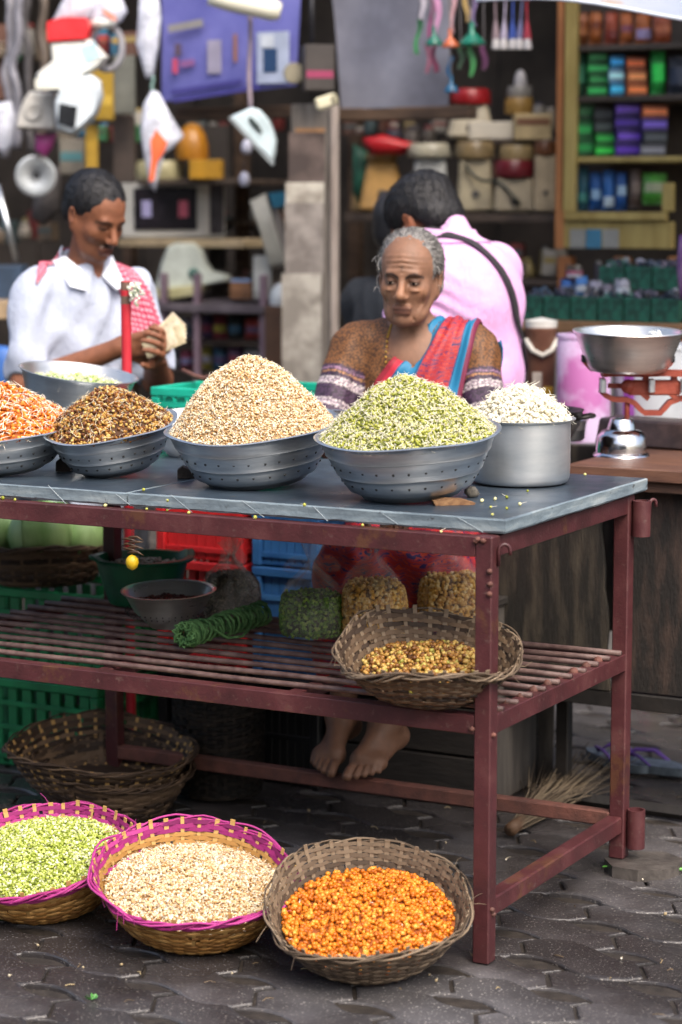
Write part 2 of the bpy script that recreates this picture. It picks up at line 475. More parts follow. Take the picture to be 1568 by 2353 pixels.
# ================================================================== the ground
m_joint = M('wet joint grit', '#3a342e', '#241f1b', .55, scale=30, bump=.6, bscale=300)
def paver_material():
    m, nt, b = new_mat('worn concrete paver')
    n1 = noise_node(nt, 3.2, 5, .6); oi = nt.nodes.new('ShaderNodeObjectInfo')
    r1 = ramp(nt, [(.25, '#3e3c3d'), (.5, '#555355'), (.75, '#737174')])
    ad = nt.nodes.new('ShaderNodeMath'); ad.operation = 'MULTIPLY_ADD'; ad.inputs[1].default_value = .22
    nt.links.new(oi.outputs['Random'], ad.inputs[0])
    sb = nt.nodes.new('ShaderNodeMath'); sb.operation = 'SUBTRACT'; sb.inputs[1].default_value = .11
    nt.links.new(n1.outputs['Fac'], sb.inputs[0]); nt.links.new(sb.outputs[0], ad.inputs[2])
    nt.links.new(ad.outputs[0], r1.inputs[0])
    # pale grit flecks
    n2 = noise_node(nt, 190, 2, .5); r2 = ramp(nt, [(.64, (0, 0, 0)), (.69, (1, 1, 1))]); nt.links.new(n2.outputs['Fac'], r2.inputs[0])
    mx = nt.nodes.new('ShaderNodeMixRGB'); mx.inputs[2].default_value = lin('#bdb9b3')
    nt.links.new(r2.outputs[0], mx.inputs[0]); nt.links.new(r1.outputs[0], mx.inputs[1])
    wetc = nt.nodes.new('ShaderNodeMixRGB'); wetc.blend_type = 'MULTIPLY'; nt.links.new(mx.outputs[0], wetc.inputs[1]); wetc.inputs[2].default_value = (.36, .34, .33, 1)
    nt.links.new(wetc.outputs[0], b.inputs['Base Color'])
    # wet film: some patches glossy
    tc = nt.nodes.new('ShaderNodeTexCoord')
    n3 = nt.nodes.new('ShaderNodeTexNoise'); n3.inputs['Scale'].default_value = 1.5; n3.inputs['Detail'].default_value = 5
    ge = nt.nodes.new('ShaderNodeNewGeometry'); nt.links.new(ge.outputs['Position'], n3.inputs['Vector'])
    mr = nt.nodes.new('ShaderNodeMapRange'); mr.inputs[1].default_value = .46; mr.inputs[2].default_value = .66
    mr.inputs[3].default_value = .27; mr.inputs[4].default_value = .75
    wf = nt.nodes.new('ShaderNodeMapRange'); wf.inputs[1].default_value = .46; wf.inputs[2].default_value = .66; wf.inputs[3].default_value = 1; wf.inputs[4].default_value = .25
    nt.links.new(n3.outputs['Fac'], wf.inputs[0]); nt.links.new(wf.outputs[0], wetc.inputs[0])
    nt.links.new(n3.outputs['Fac'], mr.inputs[0]); nt.links.new(mr.outputs[0], b.inputs['Roughness'])
    n4 = noise_node(nt, 120, 5, .65); bp = nt.nodes.new('ShaderNodeBump'); bp.inputs['Strength'].default_value = .5; bp.inputs['Distance'].default_value = .003
    nt.links.new(n4.outputs['Fac'], bp.inputs['Height']); nt.links.new(bp.outputs[0], b.inputs['Normal'])
    return m
m_paver = paver_material()
gg = G(); gg.box((0, 20, -.0465), (240, 240, .08)); ground = gg.build('ground', m_joint); tag(ground, kind='structure')

# interlocking zigzag paver, 225 x 112 mm, its long sides stepped like a wave
PL, PW, GAPJ = .275, .138, .007
def paver_outline():
    n = 12; top = []; amp = .024
    def wave(t): return amp * math.sin(2 * math.pi * t) * (1 if True else 0)
    def wave2(t): return amp * .9 * math.sin(2 * math.pi * t)
    lo = []; hi = []
    for i in range(n + 1):
        t = i / n; x = (t - .5) * (PL - GAPJ)
        lo.append((x, -PW / 2 + GAPJ / 2 + wave(t))); hi.append((x, PW / 2 - GAPJ / 2 + wave(t)))
    right = [(PL / 2 - GAPJ / 2 + wave2(j / 4), -PW / 2 + GAPJ / 2 + (PW - GAPJ) * j / 4) for j in range(1, 4)]
    left = [(-PL / 2 + GAPJ / 2 + wave2(j / 4), -PW / 2 + GAPJ / 2 + (PW - GAPJ) * j / 4) for j in range(3, 0, -1)]
    return lo + right + hi[::-1] + left
def paver_mesh(name, seed):
    rg = random.Random(seed); o = paver_outline(); n = len(o); vs = []
    jit = [rg.uniform(-.0015, .0015) for _ in o]
    for z, sc, e in ((-.03, 1, 0), (-.0045, 1, .0008), (-.0012, 1, .0034), (0.0, 1, .009)):
        for i, (x, y) in enumerate(o):
            l = math.hypot(x / PL, y / PW) + 1e-6
            vs.append((x - e * (x / (abs(x) + .03)) + jit[i], y - e * (y / (abs(y) + .02)) + jit[i] * .6, z + (jit[i] * .8 if z == 0 else 0)))
    fs = [tuple(3 * n + i for i in range(n))]
    for k in range(3):
        for i in range(n): fs.append((k * n + i, k * n + (i + 1) % n, (k + 1) * n + (i + 1) % n, (k + 1) * n + i))
    me = bpy.data.meshes.new(name); me.from_pydata(vs, [], fs); me.materials.append(m_paver); me.update()
    return me
pv_meshes = [paver_mesh('paver', i) for i in range(8)]
PV_ROT = R_(-6)
spots = []
for j in range(-40, 60):
    for i in range(-34, 34):
        x = (i + .5 * (j % 2)) * PL; y = j * PW
        X = math.cos(PV_ROT) * x - math.sin(PV_ROT) * y; Y = math.sin(PV_ROT) * x + math.cos(PV_ROT) * y
        d = np.array([X, Y, 0]) - CAM; zz = d @ Fv
        u = 784 + FPX * (d @ Rv) / zz; v = 1176.5 - FPX * (d @ Uv) / zz
        if -600 < u < 2500 and 1500 < v < 2700: spots.append((v if (-60 < u < 1630 and v < 2420) else v - 5000, X, Y))
spots.sort(reverse=True)
def paver_z(X, Y): return .004 * math.sin(X * 3.1 + 1) * math.sin(Y * 2.7) + random.uniform(-.0025, .0025)
far = G()
for k, (v, X, Y) in enumerate(spots):
    rz = PV_ROT + random.uniform(-.012, .012)
    if k < 300:
        o = bpy.data.objects.new('paver', random.choice(pv_meshes)); link(o, ground)
        o.location = (X, Y, paver_z(X, Y)); o.rotation_euler = (random.uniform(-.01, .01), random.uniform(-.008, .008), rz)
    else:
        me = random.choice(pv_meshes); mt = Matrix.Translation((X, Y, paver_z(X, Y))) @ Matrix.Rotation(rz, 4, 'Z')
        far.add([mt @ p.co for p in me.vertices], [tuple(p.vertices) for p in me.polygons])
fo = far.build('paver_field', m_paver, ground); tag(fo, kind='stuff')

# ================================================================== the stall table
m_maroon = M('maroon enamel on steel', '#5c2b30', '#703a3d', .5, scale=14, bump=.25, bscale=220, rvar=.12)
def maroon_worn():
    m, nt, b = new_mat('worn maroon enamel')
    n = noise_node(nt, 9, 5, .65); r = ramp(nt, [(.3, '#371c1e'), (.55, '#4a2326'), (.75, '#5c3635')]); nt.links.new(n.outputs['Fac'], r.inputs[0])
    n2 = noise_node(nt, 55, 7, .75); r2 = ramp(nt, [(.58, (0, 0, 0)), (.66, (1, 1, 1))]); nt.links.new(n2.outputs['Fac'], r2.inputs[0])
    mx = nt.nodes.new('ShaderNodeMixRGB'); mx.inputs[2].default_value = lin('#5a423e'); nt.links.new(r2.outputs[0], mx.inputs[0])
    nt.links.new(r.outputs[0], mx.inputs[1])
    n3 = noise_node(nt, 5, 6, .75); r3 = ramp(nt, [(.58, (0, 0, 0)), (.64, (.85, .85, .85))]); nt.links.new(n3.outputs['Fac'], r3.inputs[0])
    mx2 = nt.nodes.new('ShaderNodeMixRGB'); mx2.inputs[2].default_value = lin('#553625'); nt.links.new(r3.outputs[0], mx2.inputs[0])
    nt.links.new(mx.outputs[0], mx2.inputs[1]); nt.links.new(mx2.outputs[0], b.inputs['Base Color'])
    mr = nt.nodes.new('ShaderNodeMapRange'); mr.inputs[3].default_value = .32; mr.inputs[4].default_value = .62
    nt.links.new(n.outputs['Fac'], mr.inputs[0]); nt.links.new(mr.outputs[0], b.inputs['Roughness'])
    n4 = noise_node(nt, 180, 4, .6); bp = nt.nodes.new('ShaderNodeBump'); bp.inputs['Strength'].default_value = .35; bp.inputs['Distance'].default_value = .0025
    nt.links.new(n4.outputs['Fac'], bp.inputs['Height']); nt.links.new(bp.outputs[0], b.inputs['Normal'])
    return m
m_worn = maroon_worn()
m_rust = M('rusted steel', '#4a2f29', '#6b4238', .75, scale=18, bump=.5, bscale=160)
XL = -1.42; LW = .036; WY = .7675
table = thing('display_table', 'maroon steel market table with slate top and rod shelf below', 'table', (0, 0, 0))
def tpart(name, g, mat=None, under=None, **k): return g.build(name, mat or m_worn, under or table, **k)
def leg(x, y, z0=0.0, z1=.868):
    g = G(); g.box((x, y, (z0 + z1) / 2), (LW, LW, z1 - z0), bev=.0025); return tpart('leg', g)
leg_a = leg(-LW / 2, LW / 2); leg_b = leg(-LW / 2, WY - LW / 2, .03)
leg(XL + LW / 2, WY - LW / 2); leg(-2.05, LW / 2)
# angle-iron rails: a standing web and a ledge
def rail_x(name, x0, x1, y, zb, zt, ledge):
    g = G(); g.box(((x0 + x1) / 2, y, (zb + zt) / 2), (x1 - x0, .005, zt - zb), bev=.0012)
    g.box(((x0 + x1) / 2, y + ledge / 2 + math.copysign(.0027, ledge), zt - .0035), (x1 - x0, abs(ledge), .005), bev=.0012)
    return tpart(name, g)
def rail_y(name, x, y0, y1, zb, zt, ledge):
    g = G(); g.box((x, (y0 + y1) / 2, (zb + zt) / 2), (.005, y1 - y0, zt - zb), bev=.0012)
    g.box((x + ledge / 2 + math.copysign(.0027, ledge), (y0 + y1) / 2, zt - .0035), (abs(ledge), y1 - y0, .005), bev=.0012)
    return tpart(name, g)
rail_x('top_rail', -2.03, -LW - .001, .004, .826, .866, .034)
rail_x('top_rail', XL + LW, -LW - .001, WY - .004, .826, .866, -.034)
rail_y('top_rail', -.004, LW + .001, WY - LW - .001, .826, .866, -.034)
rail_y('top_rail', XL + .004, LW + .001, WY - LW - .001, .826, .866, .034)
rail_x('shelf_rail', -2.03, -LW - .001, .004, .469, .507, .034)
rail_x('shelf_rail', -1.54, -LW - .001, WY - .004, .469, .507, -.03)
rail_y('shelf_rail', -.004, LW + .001, WY - LW - .001, .469, .507, -.034)
rail_y('shelf_rail', -1.535, .04, WY - .003, .469, .506, .03)
# lower stretchers (square tube)
g = G(); g.box((-.021, WY / 2, .111), (.036, WY - 2 * LW - .004, .038), bev=.003); tpart('stretcher', g)
g = G(); g.box((XL / 2, WY - .022, .12), (abs(XL) - 2 * LW, .03, .034), bev=.003); tpart('stretcher', g, m_rust)
# shelf rods, slightly bent, each welded on the rails
m_rod = M('rubbed dark rod', '#4a3533', '#6d5853', .55, scale=26, bump=.35, bscale=200)
NR = 10
for k in range(NR):
    y = .075 + (WY - .13) * k / (NR - 1); ph = random.uniform(0, 6)
    pts = [(-1.535 + t / 14 * 1.53, y + .0035 * math.sin(ph + t * .7), .511 + .0015 * math.sin(ph * 2 + t)) for t in range(15)]
    g = G(); g.tube(pts, .0062, 8); rod = tpart('shelf_rod', g, m_rod, smooth=True)
    g = G(); g.lathe([(0, .009), (.008, .006), (.011, 0), (.011, -.004)], 8, (-.03, y + random.uniform(-.006, .006), .508)); tpart('weld_bead', g, m_rust, rod, smooth=True)
for x in (-.475, -.958):
    g = G(); g.box((x, WY / 2, .4995), (.03, WY - .02, .006), bev=.0015); tpart('cross_bar', g)
    g = G(); g.box((x - .013, WY / 2, .482), (.005, WY - .02, .028), bev=.0012); tpart('cross_bar', g)
# welds and pipe sockets, hooks
for (x, y, z) in ((-.004, -.001, .80), (-.003, -.001, .775), (-.004, -.0012, .755), (-.03, -.002, .862), (-.018, -.002, .86), (.001, .012, .47), (-.04, .0, .48), (.001, .02, .1), (.0015, .012, .112), (-.034, -.001, .858)):
    g = G(); g.lathe([(0, .006), (.005, .004), (.007, 0), (.004, -.004), (0, -.005)], 8, (x, y, z)); tpart('weld_bead', g, m_rust, leg_a, smooth=True)
def socket(z0, z1, x=.021, y=WY - .012):
    g = G(); g.lathe([(.0165, 0), (.0205, 0), (.0205, z1 - z0), (.0165, z1 - z0), (.0165, 0)], 20, (x, y, z0)); return tpart('pipe_socket', g, under=leg_b, smooth=True, auto=40)
socket(.775, .855); socket(.055, .145)
def hook(o, s, ax):
    g = G(); ax = Vector(ax); pts = [Vector(o) + ax * (s * (1 - math.cos(a))) + Vector((0, 0, s * math.sin(a) * 1.1)) for a in [math.pi * i / 10 for i in range(11)]]
    pts = [Vector(o) + Vector((0, 0, -.03))] + pts + [pts[-1] + Vector((0, 0, -.008))]
    g.tube(pts, .0038, 8); return tpart('hook', g, smooth=True)
hook((.004, .024, .838), .012, (.8, .5, 0)); hook((.036, WY - .0, .848), .008, (.6, .8, 0))

# slate top: two slabs with pale sawn edges
def slate_material(edge):
    m, nt, b = new_mat('slate sawn edge' if edge else 'slate polished by use')
    if edge:
        n = noise_node(nt, 7, 5, .6, stretch=(1, 1, 6)); r = ramp(nt, [(.28, '#505d66'), (.5, '#6f7d85'), (.75, '#939c9e')])
    else:
        n = noise_node(nt, 4, 5, .6); r = ramp(nt, [(.3, '#222a33'), (.52, '#303b46'), (.75, '#44525e')])
    nt.links.new(n.outputs['Fac'], r.inputs[0])
    n2 = noise_node(nt, 40, 6, .7); r2 = ramp(nt, [(.62, (0, 0, 0)), (.7, (1, 1, 1))]); nt.links.new(n2.outputs['Fac'], r2.inputs[0])
    mx = nt.nodes.new('ShaderNodeMixRGB'); mx.inputs[2].default_value = lin('#2c2a2a' if edge else '#5b5148'); nt.links.new(r2.outputs[0], mx.inputs[0]); nt.links.new(r.outputs[0], mx.inputs[1])
    nt.links.new(mx.outputs[0], b.inputs['Base Color'])
    mr = nt.nodes.new('ShaderNodeMapRange'); mr.inputs[1].default_value = .3; mr.inputs[2].default_value = .7
    mr.inputs[3].default_value = .5 if edge else .26; mr.inputs[4].default_value = .75 if edge else .5
    n3 = noise_node(nt, 6, 3); nt.links.new(n3.outputs['Fac'], mr.inputs[0]); nt.links.new(mr.outputs[0], b.inputs['Roughness'])
    n4 = noise_node(nt, 60, 5, .65); bp = nt.nodes.new('ShaderNodeBump'); bp.inputs['Strength'].default_value = .5 if edge else .2; bp.inputs['Distance'].default_value = .004
    nt.links.new(n4.outputs['Fac'], bp.inputs['Height']); nt.links.new(bp.outputs[0], b.inputs['Normal'])
    return m
m_slt, m_sle = slate_material(False), slate_material(True)
def slab(x0, x1, y0, y1, z0, z1):
    """slab with slightly ragged arrises"""
    n = 40; g = G(); rg = random.Random(int(x0 * 100))
    ring = [(x0 + (x1 - x0) * i / n, y0) for i in range(n)] + [(x1, y0 + (y1 - y0) * i / 16) for i in range(16)] + [(x1 - (x1 - x0) * i / n, y1) for i in range(n)] + [(x0, y1 - (y1 - y0) * i / 16) for i in range(16)]
    N = len(ring); cx, cy = (x0 + x1) / 2, (y0 + y1) / 2
    def inset(p, e): return (p[0] - math.copysign(e, p[0] - cx) * (abs(abs(p[0] - cx) - (x1 - x0) / 2) < 1e-6), p[1] - math.copysign(e, p[1] - cy) * (abs(abs(p[1] - cy) - (y1 - y0) / 2) < 1e-6))
    lv = []
    for z, e, j in ((z0, .003, .003), (z0 + .004, 0, .0015), ((z0 + z1) / 2, .001, .001), (z1 - .003, .0005, .001), (z1, .0035, .0012)):
        lv.append([(*inset(p, e + rg.uniform(0, j)), z + (rg.uniform(-.001, .001) if z < z1 else 0)) for p in ring])
    vs = [p for l in lv for p in l]; g.add(vs, [(k * N + i, k * N + (i + 1) % N, (k + 1) * N + (i + 1) % N, (k + 1) * N + i) for k in range(4) for i in range(N)], 1)
    g.add([vs[4 * N + i] for i in range(N)], [tuple(range(N))], 0); g.add([vs[i] for i in range(N)], [tuple(range(N - 1, -1, -1))], 1)
    return g.build('tabletop_slab', [m_slt, m_sle], table)
XJ = PZ(270, 1152, .885).x
slab_r = slab(XJ + .002, .0152, .032, .809, .871, .90)
slab_l = slab(-2.15, XJ - .002, .034, .812, .870, .899)
# pale chisel strokes along the front edge
m_chalk = M('pale stone scratch', '#8a979e', '#aab5ba', .8)
for k in range(11):
    x = -1.72 + k * .165 + random.uniform(-.01, .01)
    g = G(); L = .05 + random.uniform(0, .03)
    g.box((x, .0326, .8845), (L * .8, .0008, .0008 + random.uniform(0, .0006)), rot=(0, R_(random.uniform(24, 40)), 0)); tpart('scratch', g, m_chalk, slab_r if x > XJ else slab_l)
stone = G(); rs = random.Random(4)
o8 = [(.09 * math.cos(a) * rs.uniform(.85, 1.1), .085 * math.sin(a) * rs.uniform(.85, 1.1)) for a in [2 * math.pi * i / 9 for i in range(9)]]
stone.prism(o8, .028, Matrix.Translation((.045, .752, .015)) @ Matrix.Rotation(math.pi / 2, 4, 'X'))
one(stone.build('stone_slab', M('wet flat stone', '#3a3634', '#56514d', .4, scale=20, bump=.6, bscale=60)), 'wet flat stone under the rear foot of the maroon table', 'stone')

# ================================================================== bowls
def alu(name, c1, c2, rough, scale=6, stretch=(1, 1, 8)): return M(name, c1, c2, rough, 1.0, scale=scale, bump=.12, bscale=40, stretch=stretch, rvar=.09)
m_alu = M('scuffed aluminium', '#b2bac1', '#d6dce0', .34, .9, scale=6, bump=.12, bscale=40, stretch=(1, 1, 8), rvar=.08)
m_alub = M('bright aluminium', '#c4ccd1', '#dde2e5', .36, .85, scale=6, bump=.05, bscale=40, stretch=(1, 1, 3), rvar=.08)
m_steel = M('stainless steel', '#c3c4c3', '#d8d8d6', .3, .88, scale=6, bump=.08, bscale=40, stretch=(1, 1, 8), rvar=.08)
m_hole = M('dark hole', '#16181a', '#1c1e20', .9)
def colander(label, c, rot, Rr, Rb, H, group='colanders of sprouts on the table', name='colander', scale_holes=1):
    t = thing(name, label, 'colander', c, rot, None)
    def rz(z):  # outer wall radius
        q = z / H; return Rb + (Rr - Rb) * (q ** .72)
    pr = []
    th = .0022
    for (rr, z) in [(0, .0), (Rb * .8, .0), (Rb * .94, .003), (Rb, .012)]: pr.append((rr, z))
    for q in (.16, .24, .34, .4, .42, .44, .52, .6, .68, .705, .72, .74, .82, .9, .955):
        z = H * q; step = .0012 * ((q > .415) + (q > .712)); pr.append((rz(z) + step + (.0014 if q in (.42, .72) else 0) - (.0008 if q in (.4, .705) else 0), z))
    rim = Rr + .006
    pr += [(rim - .002, H * .965), (rim + .003, H * .98), (rim + .004, H * .995), (rim, H * 1.012), (rim - .006, H), (rim - .008, H * .97)]
    pr += [(rz(H * q) - th, H * q) for q in (.9, .7, .5, .3, .15)] + [(Rb * .9, .006), (0, .005)]
    pa, pb2 = random.uniform(0, 6), random.uniform(0, 6)
    G().lathe(pr, 80, wob=lambda r, z, a: (r * (1 + .006 * (z / H) * math.sin(3 * a + pa) + .003 * math.sin(7 * a + pb2 + z * 60)), z + .0022 * (z / H) * math.sin(4 * a + pb2))).build('bowl', m_alu, t, smooth=True, auto=50)
    hg = G()
    for q, nn in ((.3, 26), (.57, 30)):
        z = H * q; r0 = rz(z) + .0012 * (q > .415)
        sl = math.atan2(rz(z + .003) - rz(z - .003), .006)
        for k in range(nn):
            a = 2 * math.pi * (k + .5 * (q > .4)) / nn + random.uniform(-.01, .01)
            mt = Matrix.Rotation(a, 3, 'Z') @ Matrix.Rotation(math.pi / 2 - sl, 3, 'Y')
            p = Vector((r0 * math.cos(a), r0 * math.sin(a), z + random.uniform(-.001, .001)))
            hg.lathe([(0, .0009), (.0026 * scale_holes, .0009), (.0026 * scale_holes, -.003)], 8, p, rot=mt)
    ho = hg.build('perforations', m_hole, t); tag(ho, kind='stuff')
    return t
def tilt(yaw_toward_cam, pitch, roll):
    """rotation that leans a bowl towards the camera by pitch and sideways by roll (seen in the picture)"""
    f = Vector((Fv[0], Fv[1], 0)).normalized(); r = Vector((Rv[0], Rv[1], 0))
    return (Matrix.Rotation(pitch, 3, r) @ Matrix.Rotation(roll, 3, f) @ Matrix.Rotation(yaw_toward_cam, 3, 'Z')).to_euler()
m_tail = M('white shoot', '#d9d3bf', '#efeadb', .5, scale=40)
m_tail2 = M('cream shoot', '#cfc3a3', '#e8dfc6', .5, scale=40)
s_mung = M_island('sprouted mung', [(0, '#5f6a18'), (.25, '#848a28'), (.5, '#a3a544'), (.75, '#b9b867'), (1, '#d8d5a6')], .45)
s_moth = M_island('sprouted moth bean', [(0, '#8a6033'), (.15, '#b58d57'), (.45, '#cdb083'), (.75, '#ddcaa6'), (1, '#ece2cc')], .5)
s_brown = M_island('sprouted brown gram', [(0, '#43220f'), (.3, '#6b3c18'), (.55, '#8f5f24'), (.8, '#b08a40'), (1, '#c9ad6c')], .4)
s_orange = M_island('sprouted orange gram', [(0, '#9a4409'), (.35, '#c8640f'), (.7, '#db8124'), (1, '#e6a250')], .42)
s_white = M_island('peeled white sprout', [(0, '#cfc7ac'), (.4, '#e0dac6'), (1, '#f1eee2')], .45)
s_green = M_island('split green gram', [(0, '#6e7d1d'), (.3, '#93a13a'), (.65, '#b0ba5a'), (.85, '#cdd494'), (1, '#e4e8c8')], .45)
s_chick = M_island('soaked orange chickpea', [(0, '#a0510e'), (.3, '#ba6411'), (.6, '#cc791a'), (.9, '#d78e2d'), (1, '#dea34c')], .38)
k_mung = M('packed mung', '#4b5220', '#6f7334', .8, scale=160); k_moth = M('packed moth bean', '#7c6240', '#a48a63', .8, scale=160)
k_brown = M('packed brown gram', '#3a2212', '#563516', .8, scale=160); k_orange = M('packed orange gram', '#7d3a10', '#9a5420', .8, scale=160)
k_white = M('packed white sprouts', '#a39a80', '#c2bba5', .8, scale=160); k_green = M('packed green gram', '#59642a', '#7b8642', .8, scale=160)
ZT = .9015
def put(u, v, z, dz=0): p = PZ(u, v, z); return Vector((p.x, p.y, z + dz))
BOWLS = [ # centre of foot in the picture, lean, roll, rim r, foot r, height
 dict(k='a', uv=(8, 1082), p=8, r=-3, Rr=.168, Rb=.105, H=.102, lab='aluminium colander of orange sprouts, cut off by the picture edge', dz=.009),
 dict(k='b', uv=(268, 1088), p=9, r=-7, Rr=.146, Rb=.085, H=.105, lab='smallest aluminium colander, tilted, holding brown speckled sprouts', dz=.010),
 dict(k='c', uv=(590, 1112), p=7, r=-4.5, Rr=.182, Rb=.118, H=.125, lab='aluminium colander under the tallest cream sprout heap', dz=.010),
 dict(k='d', uv=(945, 1143), p=5, r=-3.5, Rr=.187, Rb=.112, H=.132, lab='aluminium colander holding the green mung sprout heap', dz=.008)]
bw = {}
for b in BOWLS:
    p = put(*b['uv'], ZT); b['loc'] = Vector((p.x, p.y, ZT + b['dz'])); b['rot'] = tilt(random.uniform(0, 6), R_(b['p']), R_(b['r']))
    bw[b['k']] = (colander(b['lab'], b['loc'], b['rot'], b['Rr'], b['Rb'], b['H']), b)
def on_bowl(k, *a, **kw):
    b = bw[k][1]; off = b['rot'].to_matrix() @ Vector((0, 0, b['H'] * .94)); return b['loc'] + off, b['rot']
l, r = on_bowl('d'); heap('sprout_heap', 'tall heap of green mung sprouts before the seated woman', 'sprouts', l, r, .184, .125, 8000, (.0036, .003, .003), [s_mung, m_tail], k_mung, pw=1.55, tails=3800, tlen=.011, tr=.0009)
l, r = on_bowl('c'); heap('sprout_heap', 'tallest heap of fine cream moth bean sprouts', 'sprouts', l, r, .179, .156, 13500, (.0030, .0024, .0024), [s_moth, m_tail], k_moth, pw=1.7, tails=3600, tlen=.0075, tr=.0008)
l, r = on_bowl('b'); heap('sprout_heap', 'heap of brown speckled sprouts in the smallest colander', 'sprouts', l, r, .144, .094, 4000, (.0042, .0038, .0036), [s_brown, m_tail2], k_brown, pw=1.5, tails=650, tlen=.014, tr=.0009, off=(.01, .0))
l, r = on_bowl('a'); heap('sprout_heap', 'heap of orange gram sprouts with long white shoots', 'sprouts', l, r, .165, .098, 3000, (.0052, .0046, .0045), [s_orange, m_tail], k_orange, pw=1.5, tails=1300, tlen=.019, tr=.0013, lift=.2, curl=1.4)
# a fifth colander mostly hidden behind, between the cream and green heaps
p = PZ(760, 1035, ZT)
colander('aluminium colander half hidden behind the green mung heap', (p.x, p.y, ZT + .004), (0, 0, .3), .15, .09, .11)
# aluminium pot with white sprouts
def pot(label, c, Rr, H, mat, name='pot', rot=(0, 0, 0)):
    t = thing(name, label, 'pot', c, rot)
    G().lathe([(0, 0), (Rr * .86, 0), (Rr * .95, .004), (Rr * .99, .014), (Rr, .03), (Rr, H - .006), (Rr + .004, H - .003), (Rr + .011, H - .0005), (Rr + .0115, H + .0015), (Rr + .004, H + .001), (Rr - .002, H - .004), (Rr - .003, .02), (Rr * .9, .006), (0, .005)], 72).build('pot_body', mat, t, smooth=True, auto=45)
    return t
pp = PZ(1195, 1108, ZT)
pot('tall straight aluminium pot heaped with white sprouts', (pp.x, pp.y, ZT), .111, .142, m_alub)
heap('sprout_heap', 'heap of white peeled sprouts in the straight aluminium pot', 'sprouts', (pp.x, pp.y, ZT + .137), (0, 0, 0), .110, .072, 1900, (.0068, .0042, .0036), [s_white, m_tail], k_white, pw=2.0, tails=500, tlen=.016, tr=.0014, bump=.006)
# black karahi with loop handles behind the pot
kp = PZ(1215, 1040, ZT)
t = thing('frying_pan', 'black round-bottomed pan with loop handle behind the aluminium pot', 'pan', (kp.x, kp.y, ZT))
G().lathe([(0, 0), (.06, .004), (.1, .03), (.125, .07), (.134, .105), (.137, .108), (.131, .106), (.1, .035), (0, .008)], 48).build('bowl', M('blackened iron', '#1d1b1a', '#33302e', .45, .6, bump=.3), t, smooth=True)
for s in (0, math.pi):
    g = G(); g.tube([(.128 * math.cos(s + a), .128 * math.sin(s + a), .09 + .0 * a) if abs(a) > .24 else ((.15 + .012 * math.cos(a * 6)) * math.cos(s + a), (.15 + .012 * math.cos(a * 6)) * math.sin(s + a), .095) for a in (-.3, -.2, -.1, 0, .1, .2, .3)], .005, 8)
    o = g.build('handle', M('blackened iron', 0), t, smooth=True); o.rotation_euler = (0, 0, R_(15))
t = thing('steel_cup', 'small stainless steel cup behind the pot of white sprouts', 'cup', tuple(PZ(1308, 1012, .9)))
G().lathe([(0, 0), (.035, 0), (.04, .005), (.045, .05), (.05, .055), (.046, .053), (.04, .01), (0, .006)], 32).build('cup_body', m_steel, t, smooth=True, auto=50)
# wedges that tilt the bowls
m_wood_b = M('split brown wood', '#6b4a30', '#94714d', .75, scale=14, bump=.6, stretch=(1, 8, 8))
def wedge(label, u, v, sx, sy, sz, rz, mat, name='wood_wedge'):
    p = PZ(u, v, ZT); rg = random.Random(u); g = G()
    prof = [(-.5, 0), (.5, 0), (.5, .25), (.2, .8), (-.2, 1), (-.5, .7)]
    g.prism([(x * sx * rg.uniform(.92, 1.05), z * sz) for x, z in prof], sy, Matrix.Translation((p.x, p.y, ZT - .001)) @ Matrix.Rotation(rz, 4, 'Z'))
    return one(g.build(name, mat), label, 'wedge')
wedge('reddish split wood chip wedged under the green sprout colander', 1042, 1158, .085, .03, .014, R_(38), m_wood_b)
wedge('dark wood block wedged under the brown sprout colander', 428, 1096, .04, .04, .026, R_(30), M('charred wood', '#221d1a', '#3a322c', .85, bump=.7, scale=20))
wedge('dark wood block between the orange and brown colanders', 152, 1080, .035, .05, .032, R_(20), M('charred wood', 0))
g = G(); rs = random.Random(9)
g.lathe([(0, 0), (.011, .001), (.0155, .008), (.014, .016), (.007, .022), (0, .023)], 10, wob=lambda r, z, a: (r * (1 + .2 * math.sin(a * 3 + z * 200)), z))
o = g.build('pebble', M('speckled pebble', '#4b4944', '#7b766c', .8, scale=120, bump=.5), smooth=True); p = PZ(1085, 1141, ZT); o.location = (p.x, p.y, ZT - .001)
one(o, 'round grey pebble under the edge of the green sprout colander', 'stone')
# steel basin with pale green sprouts behind, and an enamel dish
def basin(label, c, rot, Rr, Rb, H, mat, name='basin', cat='basin'):
    t = thing(name, label, cat, c, rot)
    G().lathe([(0, 0), (Rb * .9, 0), (Rb, .006), ((Rb + Rr) / 2 + .004, H * .45), (Rr - .004, H * .92), (Rr + .004, H * .97), (Rr + .006, H), (Rr + .001, H * 1.01), (Rr - .006, H * .95), ((Rb + Rr) / 2, H * .45), (Rb * .9, .008), (0, .006)], 64).build('bowl', mat, t, smooth=True, auto=50)
    return t
